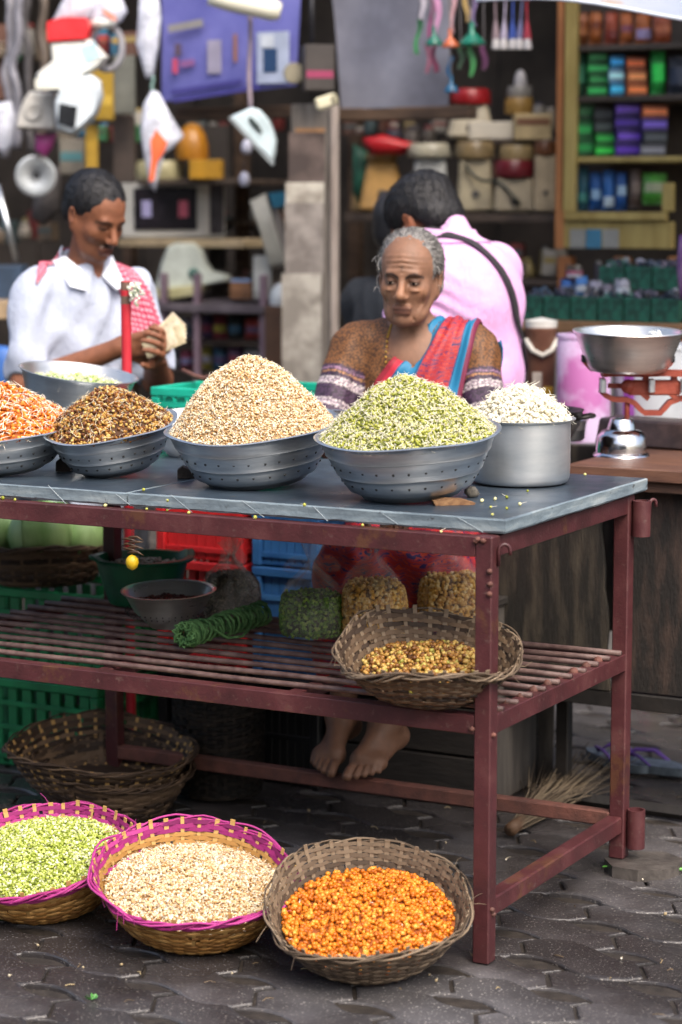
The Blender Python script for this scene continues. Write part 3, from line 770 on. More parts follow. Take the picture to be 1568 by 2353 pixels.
# ================================================================== things standing behind on the table
t = pot('upturned dull aluminium pot under the steel basin', (0, 0, 0), .12, .083, m_alu)
bp_ = PY(172, 955, .70); t.location = (bp_.x, .70, ZT + .083); t.rotation_euler = (math.pi, 0, 0)
br = tilt(0, R_(4), R_(7.5))
bloc = Vector((bp_.x, .70, ZT + .096))
basin('wide stainless basin of pale green sprouts beside the red pole', bloc, br, .146, .105, .098, m_steel)
heap('sprout_heap', 'pale green sprouts in the stainless basin', 'sprouts', bloc + br.to_matrix() @ Vector((0, 0, .062)), br, .126, .024, 1100, (.0055, .0042, .004), [M_island('pale pea sprout', [(0, '#7d9a3e'), (.4, '#a9bf68'), (.8, '#d0dba4'), (1, '#e9ecd2')], .45), m_tail], k_green, pw=2, tails=500, tlen=.016, tr=.001)
e = PY(446, 940, .74)
basin('white enamel dish between the brown and cream heaps', (e.x, .74, ZT), tilt(0, R_(10), 0), .115, .07, .085, M('white enamel', '#dcdfe0', '#eceeee', .2), 'enamel_dish', 'dish')
# loose sprouts fallen on the slab and rail
def scatter(name, label, pts, mats, rad):
    P = np.array(pts); v, f = seed_mesh(P, rad); N = np.tile([0, 0, 1.], (len(P), 1))
    v2, f2 = tail_mesh(P[::2], N[::2], .012, .0009); V, Fc, mi = merge_parts([(v, f, 0), (v2, f2, 1)])
    return tag(np_mesh(name, V, Fc, mats, mi), label, 'sprouts', None, 'stuff')
sp = [tuple(PZ(u, v, ZT + .003)) for u, v in ((1128, 1165), (1132, 1182), (1195, 1158), (1165, 1168), (1108, 1150), (1138, 1146), (1165, 1142), (1345, 1090), (700, 1160), (330, 1125), (385, 1150), (1213, 1128))]
sp += [(x, .012 + random.uniform(0, .02), .869) for x in (-1.2, -1.16, -.93, -.82, -.77, -.71, -.55, -.3, -.12)]
scatter('fallen_sprouts', 'single sprouts fallen on the slate top and front rail', sp, [s_mung, m_tail], (.0042, .0036, .0036))
sp = []
for _ in range(45):
    u, v = random.uniform(20, 1560), random.uniform(1800, 2340); p = PZ(u, v, .004); sp.append((p.x, p.y, .006 + paver_z(p.x, p.y)))
scatter('fallen_seeds', 'pale seeds strewn over the wet paving', sp, [M_island('strewn seed', [(0, '#8d7a58'), (.5, '#b5a88c'), (1, '#d8d2c4')], .5), m_tail2], (.0036, .0028, .0026))

sp = G(); rg = random.Random(31)
for _ in range(60):
    u, v = rg.uniform(10, 1560), rg.uniform(1780, 2345); p = PZ(u, v, .006); a = rg.uniform(0, 6.28); L = rg.uniform(.006, .028)
    sp.tube([p, p + Vector((math.cos(a) * L * .5, math.sin(a) * L * .5, .003)), p + Vector((math.cos(a + .3) * L, math.sin(a + .3) * L, .001))], rg.uniform(.0006, .0014), 4)
tag(sp.build('straw_litter', M_island('litter', [(0, '#3a2f22'), (.5, '#6e5c42'), (1, '#a0916e')], .8)), 'straw bits and stalks littering the paving', 'litter', None, 'stuff')
# ================================================================== baskets
def cane(name, a, b, c): return M_island(name, [(0, a), (.5, b), (1, c)], .68, spec=.3)
c_nat = cane('natural cane', '#7c5a30', '#a17b45', '#bd9a60'); c_old = cane('old grey cane', '#3f342b', '#5d4f41', '#857460')
c_dark = cane('dark weathered cane', '#2a2019', '#43352a', '#675441'); c_pink = cane('magenta dyed cane', '#6b1a4e', '#96296c', '#b04488')
c_black = cane('blackened cane', '#0a0807', '#14100d', '#2a241e'); c_honey = cane('honey cane', '#6d4a22', '#946a34', '#b18a52')
c_red = cane('crimson dyed cane', '#8a2350', '#ad3a63', '#c25a7f')
def basket(label, R, Rb, H, ns, nr, cw, cs, crim, loc, rot, band=None, tabs=True, name='wicker_basket', seed=1, wob=.012, zwob=.008, pad=True, rimn=5, group=None, cat='basket', strip=.0095):
    """stakes (each its own piece), woven rows, wrapped rim; the lowest point is set on loc.z"""
    rg = random.Random(seed); ph = [rg.uniform(0, 6.28) for _ in range(6)]
    def rad(q, a):
        q = max(q, 0); base = Rb + (R - Rb) * (q ** .62)
        return base * (1 + wob / R * .16 * q * (math.sin(2 * a + ph[0]) + .6 * math.sin(3 * a + ph[1])))
    def zz(q, a): return H * q + zwob * q * (math.sin(2 * a + ph[2]) + .7 * math.sin(3 * a + ph[3])) + H * .12 * max(0, .25 - q) ** 2 * 4
    rm = rot.to_matrix() if not isinstance(rot, Matrix) else rot
    low = min((rm @ Vector((rad(q, a) * math.cos(a), rad(q, a) * math.sin(a), zz(q, a)))).z for q in (0, .04, .1, .2, .3, .5) for a in [i * .3 for i in range(21)])
    low = min(low, 0 if rm[2][2] > .999 else low)
    t = thing(name, label, cat, (loc[0], loc[1], loc[2] - low), rm.to_euler(), group)
    # stakes
    for k in range(ns):
        a0 = 2 * math.pi * k / ns + rg.uniform(-.02, .02); g = G(); vs = []; w = strip * rg.uniform(.75, 1.15)
        qs = [0, .08, .2, .35, .5, .65, .8, .92, 1.0]; top = 1.0 + (rg.uniform(.01, .1) if tabs else -.02); qs.append(top)
        for q in qs:
            for sd in (-1, 1):
                for th in (-.0012, .0012):
                    r = rad(min(q, 1), a0) + (q - 1) * .02 * (q > 1) + th - .0005
                    aa = a0 + sd * w / 2 / max(r, .03); vs.append((r * math.cos(aa), r * math.sin(aa), zz(q, a0)))
        fs = []
        for i in range(len(qs) - 1):
            o = i * 4; p = o + 4
            fs += [(o + 1, o + 3, p + 3, p + 1), (o + 2, o, p, p + 2), (o, o + 1, p + 1, p), (o + 3, o + 2, p + 2, p + 3)]
        o = (len(qs) - 1) * 4; fs.append((o, o + 1, o + 3, o + 2))
        g.add(vs, fs); g.build('stake', cs, t)
    # woven rows
    arc = [0.0]; qs_ = [i / 200 for i in range(201)]
    for i in range(200): arc.append(arc[-1] + math.hypot((R - Rb) * (qs_[i + 1] ** .62 - qs_[i] ** .62), H / 200))
    def q_at(f):
        return float(np.interp(f * arc[-1], arc, qs_))
    na = ns * 4; V = []; Fc = []; mi = []; kk = 0
    hrow = arc[-1] / nr
    for row in range(nr):
        q0 = q_at((row + .6) / nr * .985); b = band and q0 > band[0]
        amp = .0024; tk = .0013; hh = hrow * .56 * rg.uniform(.85, 1.1); dz = rg.uniform(-.1, .1) * hrow; seg = []
        nbr = 3 if not b else 4
        brk = sorted(rg.randrange(na) for _ in range(nbr))
        jz = [rg.uniform(-.14, .14) * hrow for _ in range(na)]
        e_ = .01; tr_, tz = (R - Rb) * ((q0 + e_) ** .62 - max(q0 - e_, 0) ** .62), 2 * e_ * H; ll = math.hypot(tr_, tz); tr_, tz = tr_ / ll, tz / ll
        for k in range(na):
            a = 2 * math.pi * k / na
            off = amp * math.cos(ns / 2 * a + math.pi * row) + rg.uniform(-.0006, .0006)
            r = rad(q0, a) + off; z = zz(q0, a) + dz + jz[k] * .6
            for (dr, dh) in ((-tk, -hh), (tk, -hh * .8), (tk * 1.5, 0), (tk, hh * .8), (-tk, hh)):
                e1 = dr * tz + dh * tr_; V.append(((r + e1) * math.cos(a), (r + e1) * math.sin(a), z + dh * tz - dr * tr_))
        for k in range(na):
            k2 = (k + 1) % na
            if k in brk: continue
            for j in range(5):
                j2 = (j + 1) % 5
                Fc.append((kk + k * 5 + j, kk + k2 * 5 + j, kk + k2 * 5 + j2, kk + k * 5 + j2)); mi.append(1 if b else 0)
        kk += na * 5
    # floor of the basket
    n0 = len(V); V.append((0, 0, .004)); nfl = 40
    for i in (1, 2, 3):
        for k in range(nfl):
            a = 2 * math.pi * k / nfl; r = rad(.05, a) * i / 3 * .995; V.append((r * math.cos(a), r * math.sin(a), zz(.05, a) * (i / 3) ** 2 + .002))
    for k in range(nfl): Fc.append((n0, n0 + 1 + k, n0 + 1 + (k + 1) % nfl, n0 + 1 + (k + 1) % nfl)); mi.append(0)
    for i in range(2):
        for k in range(nfl):
            p, q = n0 + 1 + i * nfl + k, n0 + 1 + i * nfl + (k + 1) % nfl
            Fc.append((p, p + nfl, q + nfl, q)); mi.append(0)
    me = bpy.data.meshes.new('weave'); me.from_pydata(V, [], [tuple(dict.fromkeys(f)) for f in Fc]); me.materials.append(cw); me.materials.append(band[1] if band else cw)
    me.polygons.foreach_set('material_index', mi); me.update(); tag(link(bpy.data.objects.new('weave', me), t), kind='stuff')
    # rim strands
    g = G()
    for s in range(rimn):
        pts = []; p1 = rg.uniform(0, 6.28); tw = rg.choice((7, 9, 11)); ex = rg.uniform(-.004, .006)
        for k in range(72):
            a = 2 * math.pi * k / 72
            r = rad(1, a) + .004 + .005 * math.cos(tw * a + p1) + ex + rg.uniform(-.0006, .0006)
            pts.append((r * math.cos(a), r * math.sin(a), zz(1, a) - .006 + .006 * math.sin(tw * a + p1) + ex + rg.uniform(-.0008, .0008)))
        g.tube(pts, rg.uniform(.0018, .003), 5, closed=True)
    tag(g.build('rim_binding', crim, t, smooth=True), kind='stuff')
    # stray fibres
    g = G()
    for s in range(9):
        a = rg.uniform(0, 6.28); r = rad(1, a) + .006; p = Vector((r * math.cos(a), r * math.sin(a), zz(1, a))); d = Vector((math.cos(a) * rg.uniform(-.2, .8) - math.sin(a), math.sin(a) + math.cos(a) * .5, rg.uniform(-.9, .9))) * .028
        g.tube([p, p + d * .5 + Vector((0, 0, rg.uniform(-.006, .006))), p + d + Vector((0, 0, rg.uniform(-.012, .004)))], .0006, 4)
    tag(g.build('loose_fibres', crim, t), kind='stuff')
    return t
def in_basket(t, z): return t.location + t.rotation_euler.to_matrix() @ Vector((0, 0, z)), t.rotation_euler
# three heaped baskets on the paving
p = PZ(112, 2085, 0)
bk1 = basket('magenta rimmed cane basket of green gram, cut by the picture edge', .204, .12, .118, 38, 17, c_honey, c_nat, c_pink, (p.x, p.y, .004), tilt(.3, R_(12), R_(-3)), band=(.79, c_pink), seed=3)
l, r = in_basket(bk1, .096); heap('gram_heap', 'bright green split gram filling the cut-off magenta basket', 'gram', l, r, .180, .026, 7200, (.0040, .0031, .0029), [s_green, m_tail], k_green, pw=2.0, tails=900, tlen=.007, tr=.0008, bump=.003)
p = PZ(446, 2150, 0)
bk2 = basket('magenta rimmed cane basket of cream sprouts on the paving', .213, .125, .120, 38, 18, c_honey, c_nat, c_pink, (p.x, p.y, .004), tilt(1.1, R_(13), R_(4)), band=(.8, c_pink), seed=5)
l, r = in_basket(bk2, .078); heap('gram_heap', 'fine cream sprouts heaped in the middle magenta basket', 'sprouts', l, r, .188, .040, 9000, (.0036, .0027, .0026), [s_moth, m_tail], k_moth, pw=1.9, tails=3000, tlen=.008, tr=.0008, bump=.004, off=(.012, -.008))
p = PZ(848, 2215, 0)
bk3 = basket('old grey cane basket of orange chickpeas beside the table leg', .202, .125, .110, 42, 18, c_old, c_old, c_old, (p.x, p.y, .004), tilt(2.0, R_(18), R_(-1)), seed=8, wob=.02, zwob=.011, rimn=3, strip=.010)
l, r = in_basket(bk3, .064); heap('chickpea_heap', 'orange soaked chickpeas in the old grey basket', 'chickpeas', l, r, .173, .034, 2900, (.0055, .0051, .0049), [s_chick, m_tail], k_orange, pw=2.0, tails=14, tlen=.008, tr=.0012, bump=.005, off=(.0, -.02))
# nested empty baskets under the table
p = PZ(232, 1868, 0)
bk4 = basket('lower dark cane basket of the empty nested pair', .205, .125, .13, 34, 15, c_dark, c_dark, c_dark, (p.x + .02, p.y, .0), tilt(.4, R_(3), R_(3)), seed=11)
bk5 = basket('upper brown empty cane basket of the nested pair', .232, .14, .115, 38, 15, c_dark, c_nat, c_dark, (p.x, p.y, .055), tilt(.1, R_(4), R_(2)), seed=12, tabs=False)
# shelf basket of brown beans
p = PZ(985, 1600, .52)
bk6 = basket('dark cane basket of mottled beans on the rod shelf', .187, .102, .095, 38, 16, c_dark, c_old, c_old, (p.x, p.y, .5185), tilt(.7, R_(11), R_(1.5)), seed=15, wob=.03, zwob=.014, rimn=4)
s_bean = M_island('mottled field bean', [(0, '#5a3515'), (.35, '#8a5d26'), (.65, '#a9823f'), (.9, '#b9a25a'), (1, '#8f8c3c')], .38)
l, r = in_basket(bk6, .044); heap('bean_heap', 'mottled brown beans in the basket on the rod shelf', 'beans', l, r, .138, .036, 1400, (.0058, .005, .0048), [s_bean], k_brown, pw=1.8, bump=.005, off=(.03, .02))
# big dark woven basket in the gloom behind
p = PY(505, 1770, .892)
basket('tall dark woven basket standing in the gloom under the shelf', .118, .105, .30, 28, 26, c_black, c_black, c_black, (p.x, p.y, .0), Matrix.Identity(3).to_euler(), seed=18, tabs=False)

# ================================================================== crates
def crate(label, x0, x1, y0, y1, z0, h, mat, nsl=9, group=None, rz=0.0, solid=False, cat='crate'):
    t = thing('plastic_crate', label, cat, ((x0 + x1) / 2, (y0 + y1) / 2, z0), (0, 0, rz), group)
    W, D = x1 - x0, y1 - y0; th = .006
    g = G()
    for s in (-1, 1):
        g.box((0, s * (D / 2 - .008), h - .012), (W, .016, .024), bev=.003); g.box((s * (W / 2 - .008), 0, h - .012), (.016, D - .034, .024), bev=.003)
    g.build('rim', mat, t)
    box_obj('floor', (0, 0, .006), (W - .03, D - .03, .008), mat, t)
    for sx in (-1, 1):
        for sy in (-1, 1): box_obj('corner_post', (sx * (W / 2 - .014), sy * (D / 2 - .014), h / 2 - .0125), (.026, .026, h - .027), mat, t)
    for ax, L, off in ((0, W, D / 2 - .01), (1, D, W / 2 - .01)):
        for s in (-1, 1):
            for i, zc in enumerate((.03, h * .45, h * .72)):
                d = (L - .056, th, .014) if ax == 0 else (th, L - .056, .014); c = (0, s * off, zc) if ax == 0 else (s * off, 0, zc)
                box_obj('wall_rib', c, d, mat, t, bev=.001)
            n = nsl if ax == 0 else max(4, int(nsl * D / W))
            me = None
            for k in range(n):
                q = (-.5 + (k + .5) / n) * (L - .06)
                c = (q, s * (off - .0065), h / 2 - .01) if ax == 0 else (s * (off - .0065), q, h / 2 - .01)
                wq = (L - .06) / n * (.94 if solid else .62)
                d = (wq, .005, h - .034) if ax == 0 else (.005, wq, h - .034)
                if me is None: o = box_obj('slat', (0, 0, 0), d, mat, t, bev=.001); me = o.data
                else: o = link(bpy.data.objects.new('slat', me), t)
                o.location = c
    return t
def plastic(name, a, b, rough=.45): return M(name, a, b, rough, scale=9, bump=.15, bscale=90)
p_green = plastic('green crate plastic', '#0d5a33', '#17824c'); p_red = plastic('red crate plastic', '#b31c22', '#d22c30'); p_blue = plastic('blue crate plastic', '#2a5f9e', '#4380bd'); p_shade_blk = plastic('shade painted crate plastic', '#121314', '#1e1f21'); p_teal = plastic('teal crate plastic', '#0b8a73', '#16a78c')  # the black is shade painted onto the bottom crates of the stacks
crate('green plastic crate at the bottom under the cabbage basket', -2.06, -1.53, .86, 1.17, 0, .245, p_green, 10)
crate('green plastic crate directly under the cabbage basket', -2.05, -1.52, .865, 1.165, .2475, .245, p_green, 10)
for k, nm in enumerate(('bottom', 'middle', 'top')):
    crate(('bottom plastic crate of the red stack, shade painted in as black', 'red plastic crate in the middle of the stack behind the green tub', 'topmost red plastic crate behind the green tub')[k], -1.455, -1.185, 1.03, 1.33, .2895 * k, .287, (p_shade_blk, p_red, p_red)[k], 7, solid=(k == 2))
for k, nm in enumerate(('bottom', 'middle', 'top')):
    crate(('bottom plastic crate of the blue stack, shade painted in as black', 'blue plastic crate in the middle of the stack beside the woman', 'topmost blue plastic crate beside the woman')[k], -1.165, -.965, 1.04, 1.33, .2895 * k, .287, (p_shade_blk, p_blue, p_blue)[k], 6, solid=True)
crate('teal shallow crate on top of the red and blue crates', -1.46, -.95, 1.02, 1.36, .87, .165, p_teal, 12)
p = PY(745, 905, 1.40)
crate('teal crate half hidden behind the woman and the cream heap', p.x - .2, p.x + .06, 1.33, 1.62, .74, .27, p_teal, 8)
crate('grey plastic crate under the teal crate behind the woman', p.x - .21, p.x + .07, 1.32, 1.63, .0, .735, plastic('grey crate plastic', '#3b3f42', '#55595c'), 8, solid=True)
# rusty balance pans' arms lying in the teal crate
for k, (u0, v0, u1, v1) in enumerate(((420, 850, 520, 855), (500, 858, 600, 835))):
    a, b = PY(u0, v0, 1.2), PY(u1, v1, 1.2); g = G()
    m1 = (a + b) / 2; m1.z = min(a.z, b.z) - .02 ; m1.z = max(m1.z, 1.03)
    g.tube([a, a.lerp(m1, .6) + Vector((0, 0, -.004)), m1, b.lerp(m1, .6), b], [.006, .008, .008, .008, .006], 8)
    one(g.build('iron_bracket', m_rust, smooth=True), ('curved rusty iron bracket lying on the teal crate', 'second rusty iron bracket on the teal crate, nearer the cream heap')[k], 'bracket')

# cabbage basket
p = PY(88, 1392, .98); cb = Vector((p.x, 1.0, .494))
basket('dark basket of cabbages on the green crates', .18, .135, .11, 30, 11, c_dark, c_dark, c_dark, cb, Matrix.Identity(3).to_euler(), seed=21, tabs=False)
m_cab = M('cabbage leaf', '#6f9a52', '#a9c98a', .5, scale=9, bump=.5, bscale=24, stretch=(1, 1, .3))
def cabbage(label, c, r, seed):
    t = thing('cabbage', label, 'cabbage', c, (0, 0, seed))
    rg = random.Random(seed)
    G().lathe([(0, -r * .9), (r * .55, -r * .78), (r * .93, -r * .3), (r, .0), (r * .93, r * .35), (r * .6, r * .75), (0, r * .9)], 24, wob=lambda R, z, a: (R * (1 + .03 * math.sin(a * 3 + 1)), z)).build('heart', m_cab, t, smooth=True)
    for k in range(6):
        a0 = k * 1.05 + rg.uniform(-.2, .2); vs = []; fs = []; n = 6
        for i in range(n + 1):
            for j in range(n + 1):
                th = -1.0 + 1.9 * i / n; a = a0 + (j / n - .5) * 1.7 * (.55 + .45 * math.sin(math.pi * (i + .6) / (n + 1.2)))
                R2 = r * (1.03 + .012 * (k % 3) + .02 * math.sin(j * 2.1 + k) * (i / n) + .05 * (i / n) ** 3)
                vs.append((R2 * math.cos(th) * math.cos(a), R2 * math.cos(th) * math.sin(a), R2 * .92 * math.sin(th)))
        for i in range(n):
            for j in range(n): q = i * (n + 1) + j; fs.append((q, q + 1, q + n + 2, q + n + 1))
        G().add(vs, fs).build('leaf', m_cab, t, smooth=True)
cabbage('pale cabbage in the dark basket, at the picture edge', cb + Vector((-.085, -.055, .135)), .075, 1)
cabbage('largest pale green cabbage in the middle of the dark basket', cb + Vector((.05, -.075, .138)), .082, 2)
cabbage('darker cabbage in the basket, nearest the table leg', cb + Vector((.1, .04, .125)), .072, 3)
cabbage('cabbage at the back of the dark basket', cb + Vector((-.04, .09, .14)), .075, 4)

# ================================================================== red pole with jasmine
pb = PY(292, 900, .95)
m_redp = M('chipped red paint', '#a81f2c', '#c4323f', .4, scale=9, bump=.2)
t = thing('red_pole', 'upright red painted pipe beside the man in white', 'pole', (pb.x, .95, 0))
ztop = PY(292, 645, .95).z
G().tube([(0, 0, 0), (0, 0, ztop)], .0132, 20).build('pipe', m_redp, t, smooth=True, auto=50)
for zz_, w in ((ztop - .014, .02), (ztop - .05, .014)):
    G().lathe([(.0134, -.01), (.0137, -.004), (.0137, .004), (.0134, .011)], 20).build('bare_patch', M('bare rusty steel', '#4a332b', '#6a5348', .7, bump=.4), t).location = (0, 0, zz_)
g = G(); g.tube([(0, 0, ztop - .03), (.03, 0, ztop - .025), (.035, 0, ztop - .02)], .004, 8); g.build('peg', m_redp, t)
jc = Vector((pb.x + .036, .94, ztop - .024)); P = []
for _ in range(60): P.append(tuple(jc + Vector((random.gauss(0, .010), random.gauss(0, .010), random.gauss(-.004, .014)))))
P = np.array(P); v, f = seed_mesh(P, (.006, .004, .004)); tag(np_mesh('flower_bunch', v, f, M_island('jasmine buds', [(0, '#6b8f5a'), (.25, '#d9dccb'), (1, '#f3f1e6')], .6)), 'small white jasmine bunch tied to the red pole', 'flowers')

# ================================================================== things on the rod shelf
ZS = .5185
p = PZ(328, 1385, ZS)
t = thing('plastic_tub', 'green plastic tub with lugged rim on the rod shelf', 'tub', (p.x, p.y, ZS))
m_gt = plastic('dark green plastic', '#0a4a31', '#0f6342', .4)
def lug(r, z, a):
    if z > .105: r = r + .006 * max(0, math.cos(2 * (a - .9))) ** 8; z = z + .012 * max(0, math.cos(2 * (a - .9))) ** 10
    return r, z
G().lathe([(0, 0), (.078, 0), (.084, .004), (.1, .05), (.113, .1), (.113, .108), (.128, .109), (.131, .114), (.128, .118), (.112, .118), (.108, .1), (.094, .05), (.08, .008), (0, .007)], 64, wob=lug).build('tub_body', m_gt, t, smooth=True, auto=45)
heap('bean_heap', 'pale soaked beans nearly filling the green tub', 'beans', (p.x, p.y, ZS + .092), (0, 0, 0), .104, .012, 900, (.0055, .004, .004), [M_island('pale soaked bean', [(0, '#7b6f5f'), (.5, '#a09684'), (1, '#c4bcab')], .4)], k_white, pw=2)
p = PZ(390, 1438, ZS)
t = basin('stainless bowl with a band of tiny holes on the shelf', (p.x, p.y, ZS), tilt(0, R_(3), R_(-1)), .108, .05, .088, m_steel, 'steel_bowl', 'bowl')
hg = G()
for k in range(44):
    a = 2 * math.pi * k / 44
    for q in (.40, .5): hg.lathe([(0, .0008), (.0016, .0008), (.0016, -.002)], 6, ((.0795 + .05 * q) * math.cos(a) * .9985, (.0795 + .05 * q) * math.sin(a) * .9985, .088 * q * .98), rot=Matrix.Rotation(a, 3, 'Z') @ Matrix.Rotation(math.pi / 2 - .4, 3, 'Y'))
tag(hg.build('perforations', m_hole, t), kind='stuff')
heap('lentil_heap', 'dark red lentils in the stainless bowl on the shelf', 'lentils', (p.x, p.y, ZS + .056), (0, 0, 0), .088, .01, 900, (.004, .004, .0026), [M_island('dark red lentil', [(0, '#2d100c'), (.6, '#4a1a12'), (1, '#6a2b1a')], .4)], k_brown, pw=2)

def poly_bag(label, c, rx, ry, h, s_mat, k_mat, rad, n, film, clabel, ccat, knot=.06, seed=1, fill=.75, ears=True, lean=0.0):
    """a tied clear bag: film with gathered folds over a blob of loose contents"""
    rg = random.Random(seed); t = thing('plastic_bag', label, 'bag', c, (0, 0, seed * .7))
    pr = [(0, .004), (.6, .002), (.92, .02), (1.0, .2), (1.0, .45), (.93, .65), (.74, .83), (.45, .97), (.2, 1.08), (.1, 1.16), (.085, 1.2)]
    ph = [rg.uniform(0, 6) for _ in range(4)]
    def wob(r, z, a):
        q = z / h; f = .0 if q < .3 else (q - .3) * .16
        rr = r * (1 + f * math.sin(9 * a + ph[0]) + f * .7 * math.sin(17 * a + ph[1]) + .03 * math.sin(2 * a + ph[2]) + .02 * math.sin(5 * a + q * 6))
        return rr, z + .01 * math.sin(3 * a + ph[3]) * (q > .25) * q
    g = G(); g.lathe([(rx * a, h * b) for a, b in pr], 64, wob=wob)
    # ruffled top above the tie
    z1 = h * 1.2
    g.lathe([(rx * .085, z1), (rx * .12, z1 + .008), (rx * .22, z1 + knot * .5), (rx * .38, z1 + knot)], 48, wob=lambda r, z, a: (r * (1 + .3 * math.sin(3 * a + ph[0]) + .2 * math.sin(7 * a)), z + .3 * (z - z1) * math.sin(2 * a + ph[1])))
    o = g.build('film', film, t, smooth=True); o.scale = (1, ry / rx, 1)
    if ears:
        for s in (-1, 1):
            a0 = rg.uniform(-.4, .4); vs = []; fs = []
            for i in range(7):
                for j in range(5):
                    q = i / 6; w = .028 * math.sin(math.pi * min(1, q * .8 + .12)) * (j / 4 - .5) * 2
                    vs.append((s * (.008 + q * .06), w * .4 + .004 * math.sin(q * 9 + j), z1 - .004 + q * .012 - .02 * q * q + w * .8))
            for i in range(6):
                for j in range(4): q = i * 5 + j; fs.append((q, q + 1, q + 6, q + 5))
            G().add(vs, fs).build('ear', film, t, smooth=True).rotation_euler = (0, 0, a0)
    # contents
    a = RNG.uniform(0, 2 * math.pi, n); q = RNG.uniform(0, 1, n) ** .8 * fill
    z = h * (.03 + q * .97); prof_z = np.array([b for _, b in pr]) * h; prof_r = np.array([x for x, _ in pr])
    rr = np.interp(z, prof_z[1:], prof_r[1:]) * rx * .93; top = z > h * fill * .93
    rr = np.where(top, rr * np.sqrt(RNG.uniform(0, 1, n)), rr)
    P = np.stack([rr * np.cos(a), rr * np.sin(a) * ry / rx, z], 1)
    v, f = seed_mesh(P, rad, .08)
    core = G(); core.lathe([(x * rx * .88, min(b, fill) * h + .004) for x, b in pr if b <= fill] + [(0, fill * h)], 32, wob=lambda r, z, a: (r, z))
    cv = np.array([tuple(x) for x in core.v]); cv[:, 1] *= ry / rx; cf = []
    for fc in core.f: cf += [(fc[0], fc[1], fc[2]), (fc[0], fc[2], fc[3])]
    V, Fc, mi = merge_parts([(cv, np.array(cf), 0), (v, f, 1)])
    o = np_mesh('bag_contents', V, Fc, [k_mat, s_mat], mi); o.location = t.location; o.rotation_euler = t.rotation_euler
    tag(o, clabel, ccat, None, 'stuff')
    return t
f_clear = M_film('clear polythene', '#ece4de', .10, .15); f_milky = M_film('milky polythene', '#d8d2c8', .26, .3)
s_pea = M_island('green pea', [(0, '#2c4a10'), (.4, '#476f1c'), (.8, '#688f2c'), (1, '#8fa84c')], .45)
s_gold = M_island('golden chickpea', [(0, '#b07a2a'), (.4, '#d4a24a'), (.8, '#e4bc6c'), (1, '#ecd298')], .45)
s_dust = M_island('dark whole spice', [(0, '#2e2a22'), (.5, '#4d4639'), (1, '#6e6452')], .6)
k_pea = M('packed pea', '#1b2a0c', '#2c4214', .8, scale=160); k_gold = M('packed chickpea', '#6a4a20', '#8d6833', .8, scale=160); k_dust = M('packed spice', '#26221b', '#3a342a', .9, scale=160)
p = PZ(534, 1418, ZS); poly_bag('tied bag of dark spice beside the steel bowl', (p.x, p.y, ZS), .078, .07, .125, s_dust, k_dust, (.003, .003, .0026), 1500, f_milky, 'dark grey brown whole spice inside the tied bag', 'spice', seed=2, fill=.9, knot=.05)
p = PZ(716, 1462, ZS); poly_bag('tied clear bag of green peas with floppy ears', (p.x, p.y, ZS), .078, .07, .145, s_pea, k_pea, (.0042, .004, .004), 1300, f_clear, 'green peas inside the clear bag', 'peas', seed=5, fill=.72, knot=.065)
p = PZ(860, 1462, ZS); poly_bag('tall clear bag of chickpeas, the fuller of the pair', (p.x, p.y, ZS), .09, .08, .165, s_gold, k_gold, (.0055, .0052, .005), 1500, f_clear, 'golden chickpeas in the fuller bag behind the dark basket', 'chickpeas', seed=3, fill=.78, ears=False, knot=.05)
p = PZ(1036, 1432, ZS); poly_bag('clear bag of yellow chickpeas next to the front table leg', (p.x, p.y, ZS), .084, .078, .15, s_gold, k_gold, (.0058, .0056, .0053), 1200, f_clear, 'yellow chickpeas in the bag next to the front leg', 'chickpeas', seed=4, fill=.8, knot=.055)
# green rope hank
m_rope = M('green nylon rope', '#2f5a2c', '#5f8a52', .8, scale=60, bump=.5, bscale=300)
a, b = PZ(425, 1462, ZS + .03), PZ(600, 1412, ZS + .03); t = thing('rope_hank', 'wound hank of green rope lying on the rod shelf', 'rope', (a.x, a.y, ZS))
ax = Vector((b.x - a.x, b.y - a.y, 0)); L = ax.length; ax.normalize(); sd = Vector((-ax.y, ax.x, 0)); pts = []
for i in range(420):
    q = i / 419; s = L * (.5 - .5 * math.cos(q * math.pi * 3)) ; an = i * .62; rr = .024 + .006 * math.sin(i * .11) + .002 * math.sin(i * 1.7)
    pts.append(ax * s + sd * math.cos(an) * rr + Vector((0, 0, .032 + math.sin(an) * rr * .95)))
G().tube(pts, .0034, 5).build('wrapping', m_rope, t, smooth=True)
pts = []
for i in range(90):
    an = i * .41; rr = .008 + .023 * ((i * .618) % 1); pts.append(-ax * (.004 + .012 * math.sin(i * .9) * .5) + sd * math.cos(an) * rr + Vector((0, 0, .034 + math.sin(an) * rr)))
G().tube(pts, .0034, 5).build('coil_end', m_rope, t, smooth=True)
e0 = ax * L * .25 + Vector((0, 0, .012)) - sd * .03; G().tube([e0 + sd * .02 + Vector((0, 0, .03)), e0 - sd * .012 + ax * .03, e0 - sd * .02 + ax * .08 + Vector((0, 0, -.004)), e0 + ax * .125 - sd * .01 + Vector((0, 0, .004))], .0032, 6).build('loose_end', m_rope, t, smooth=True)
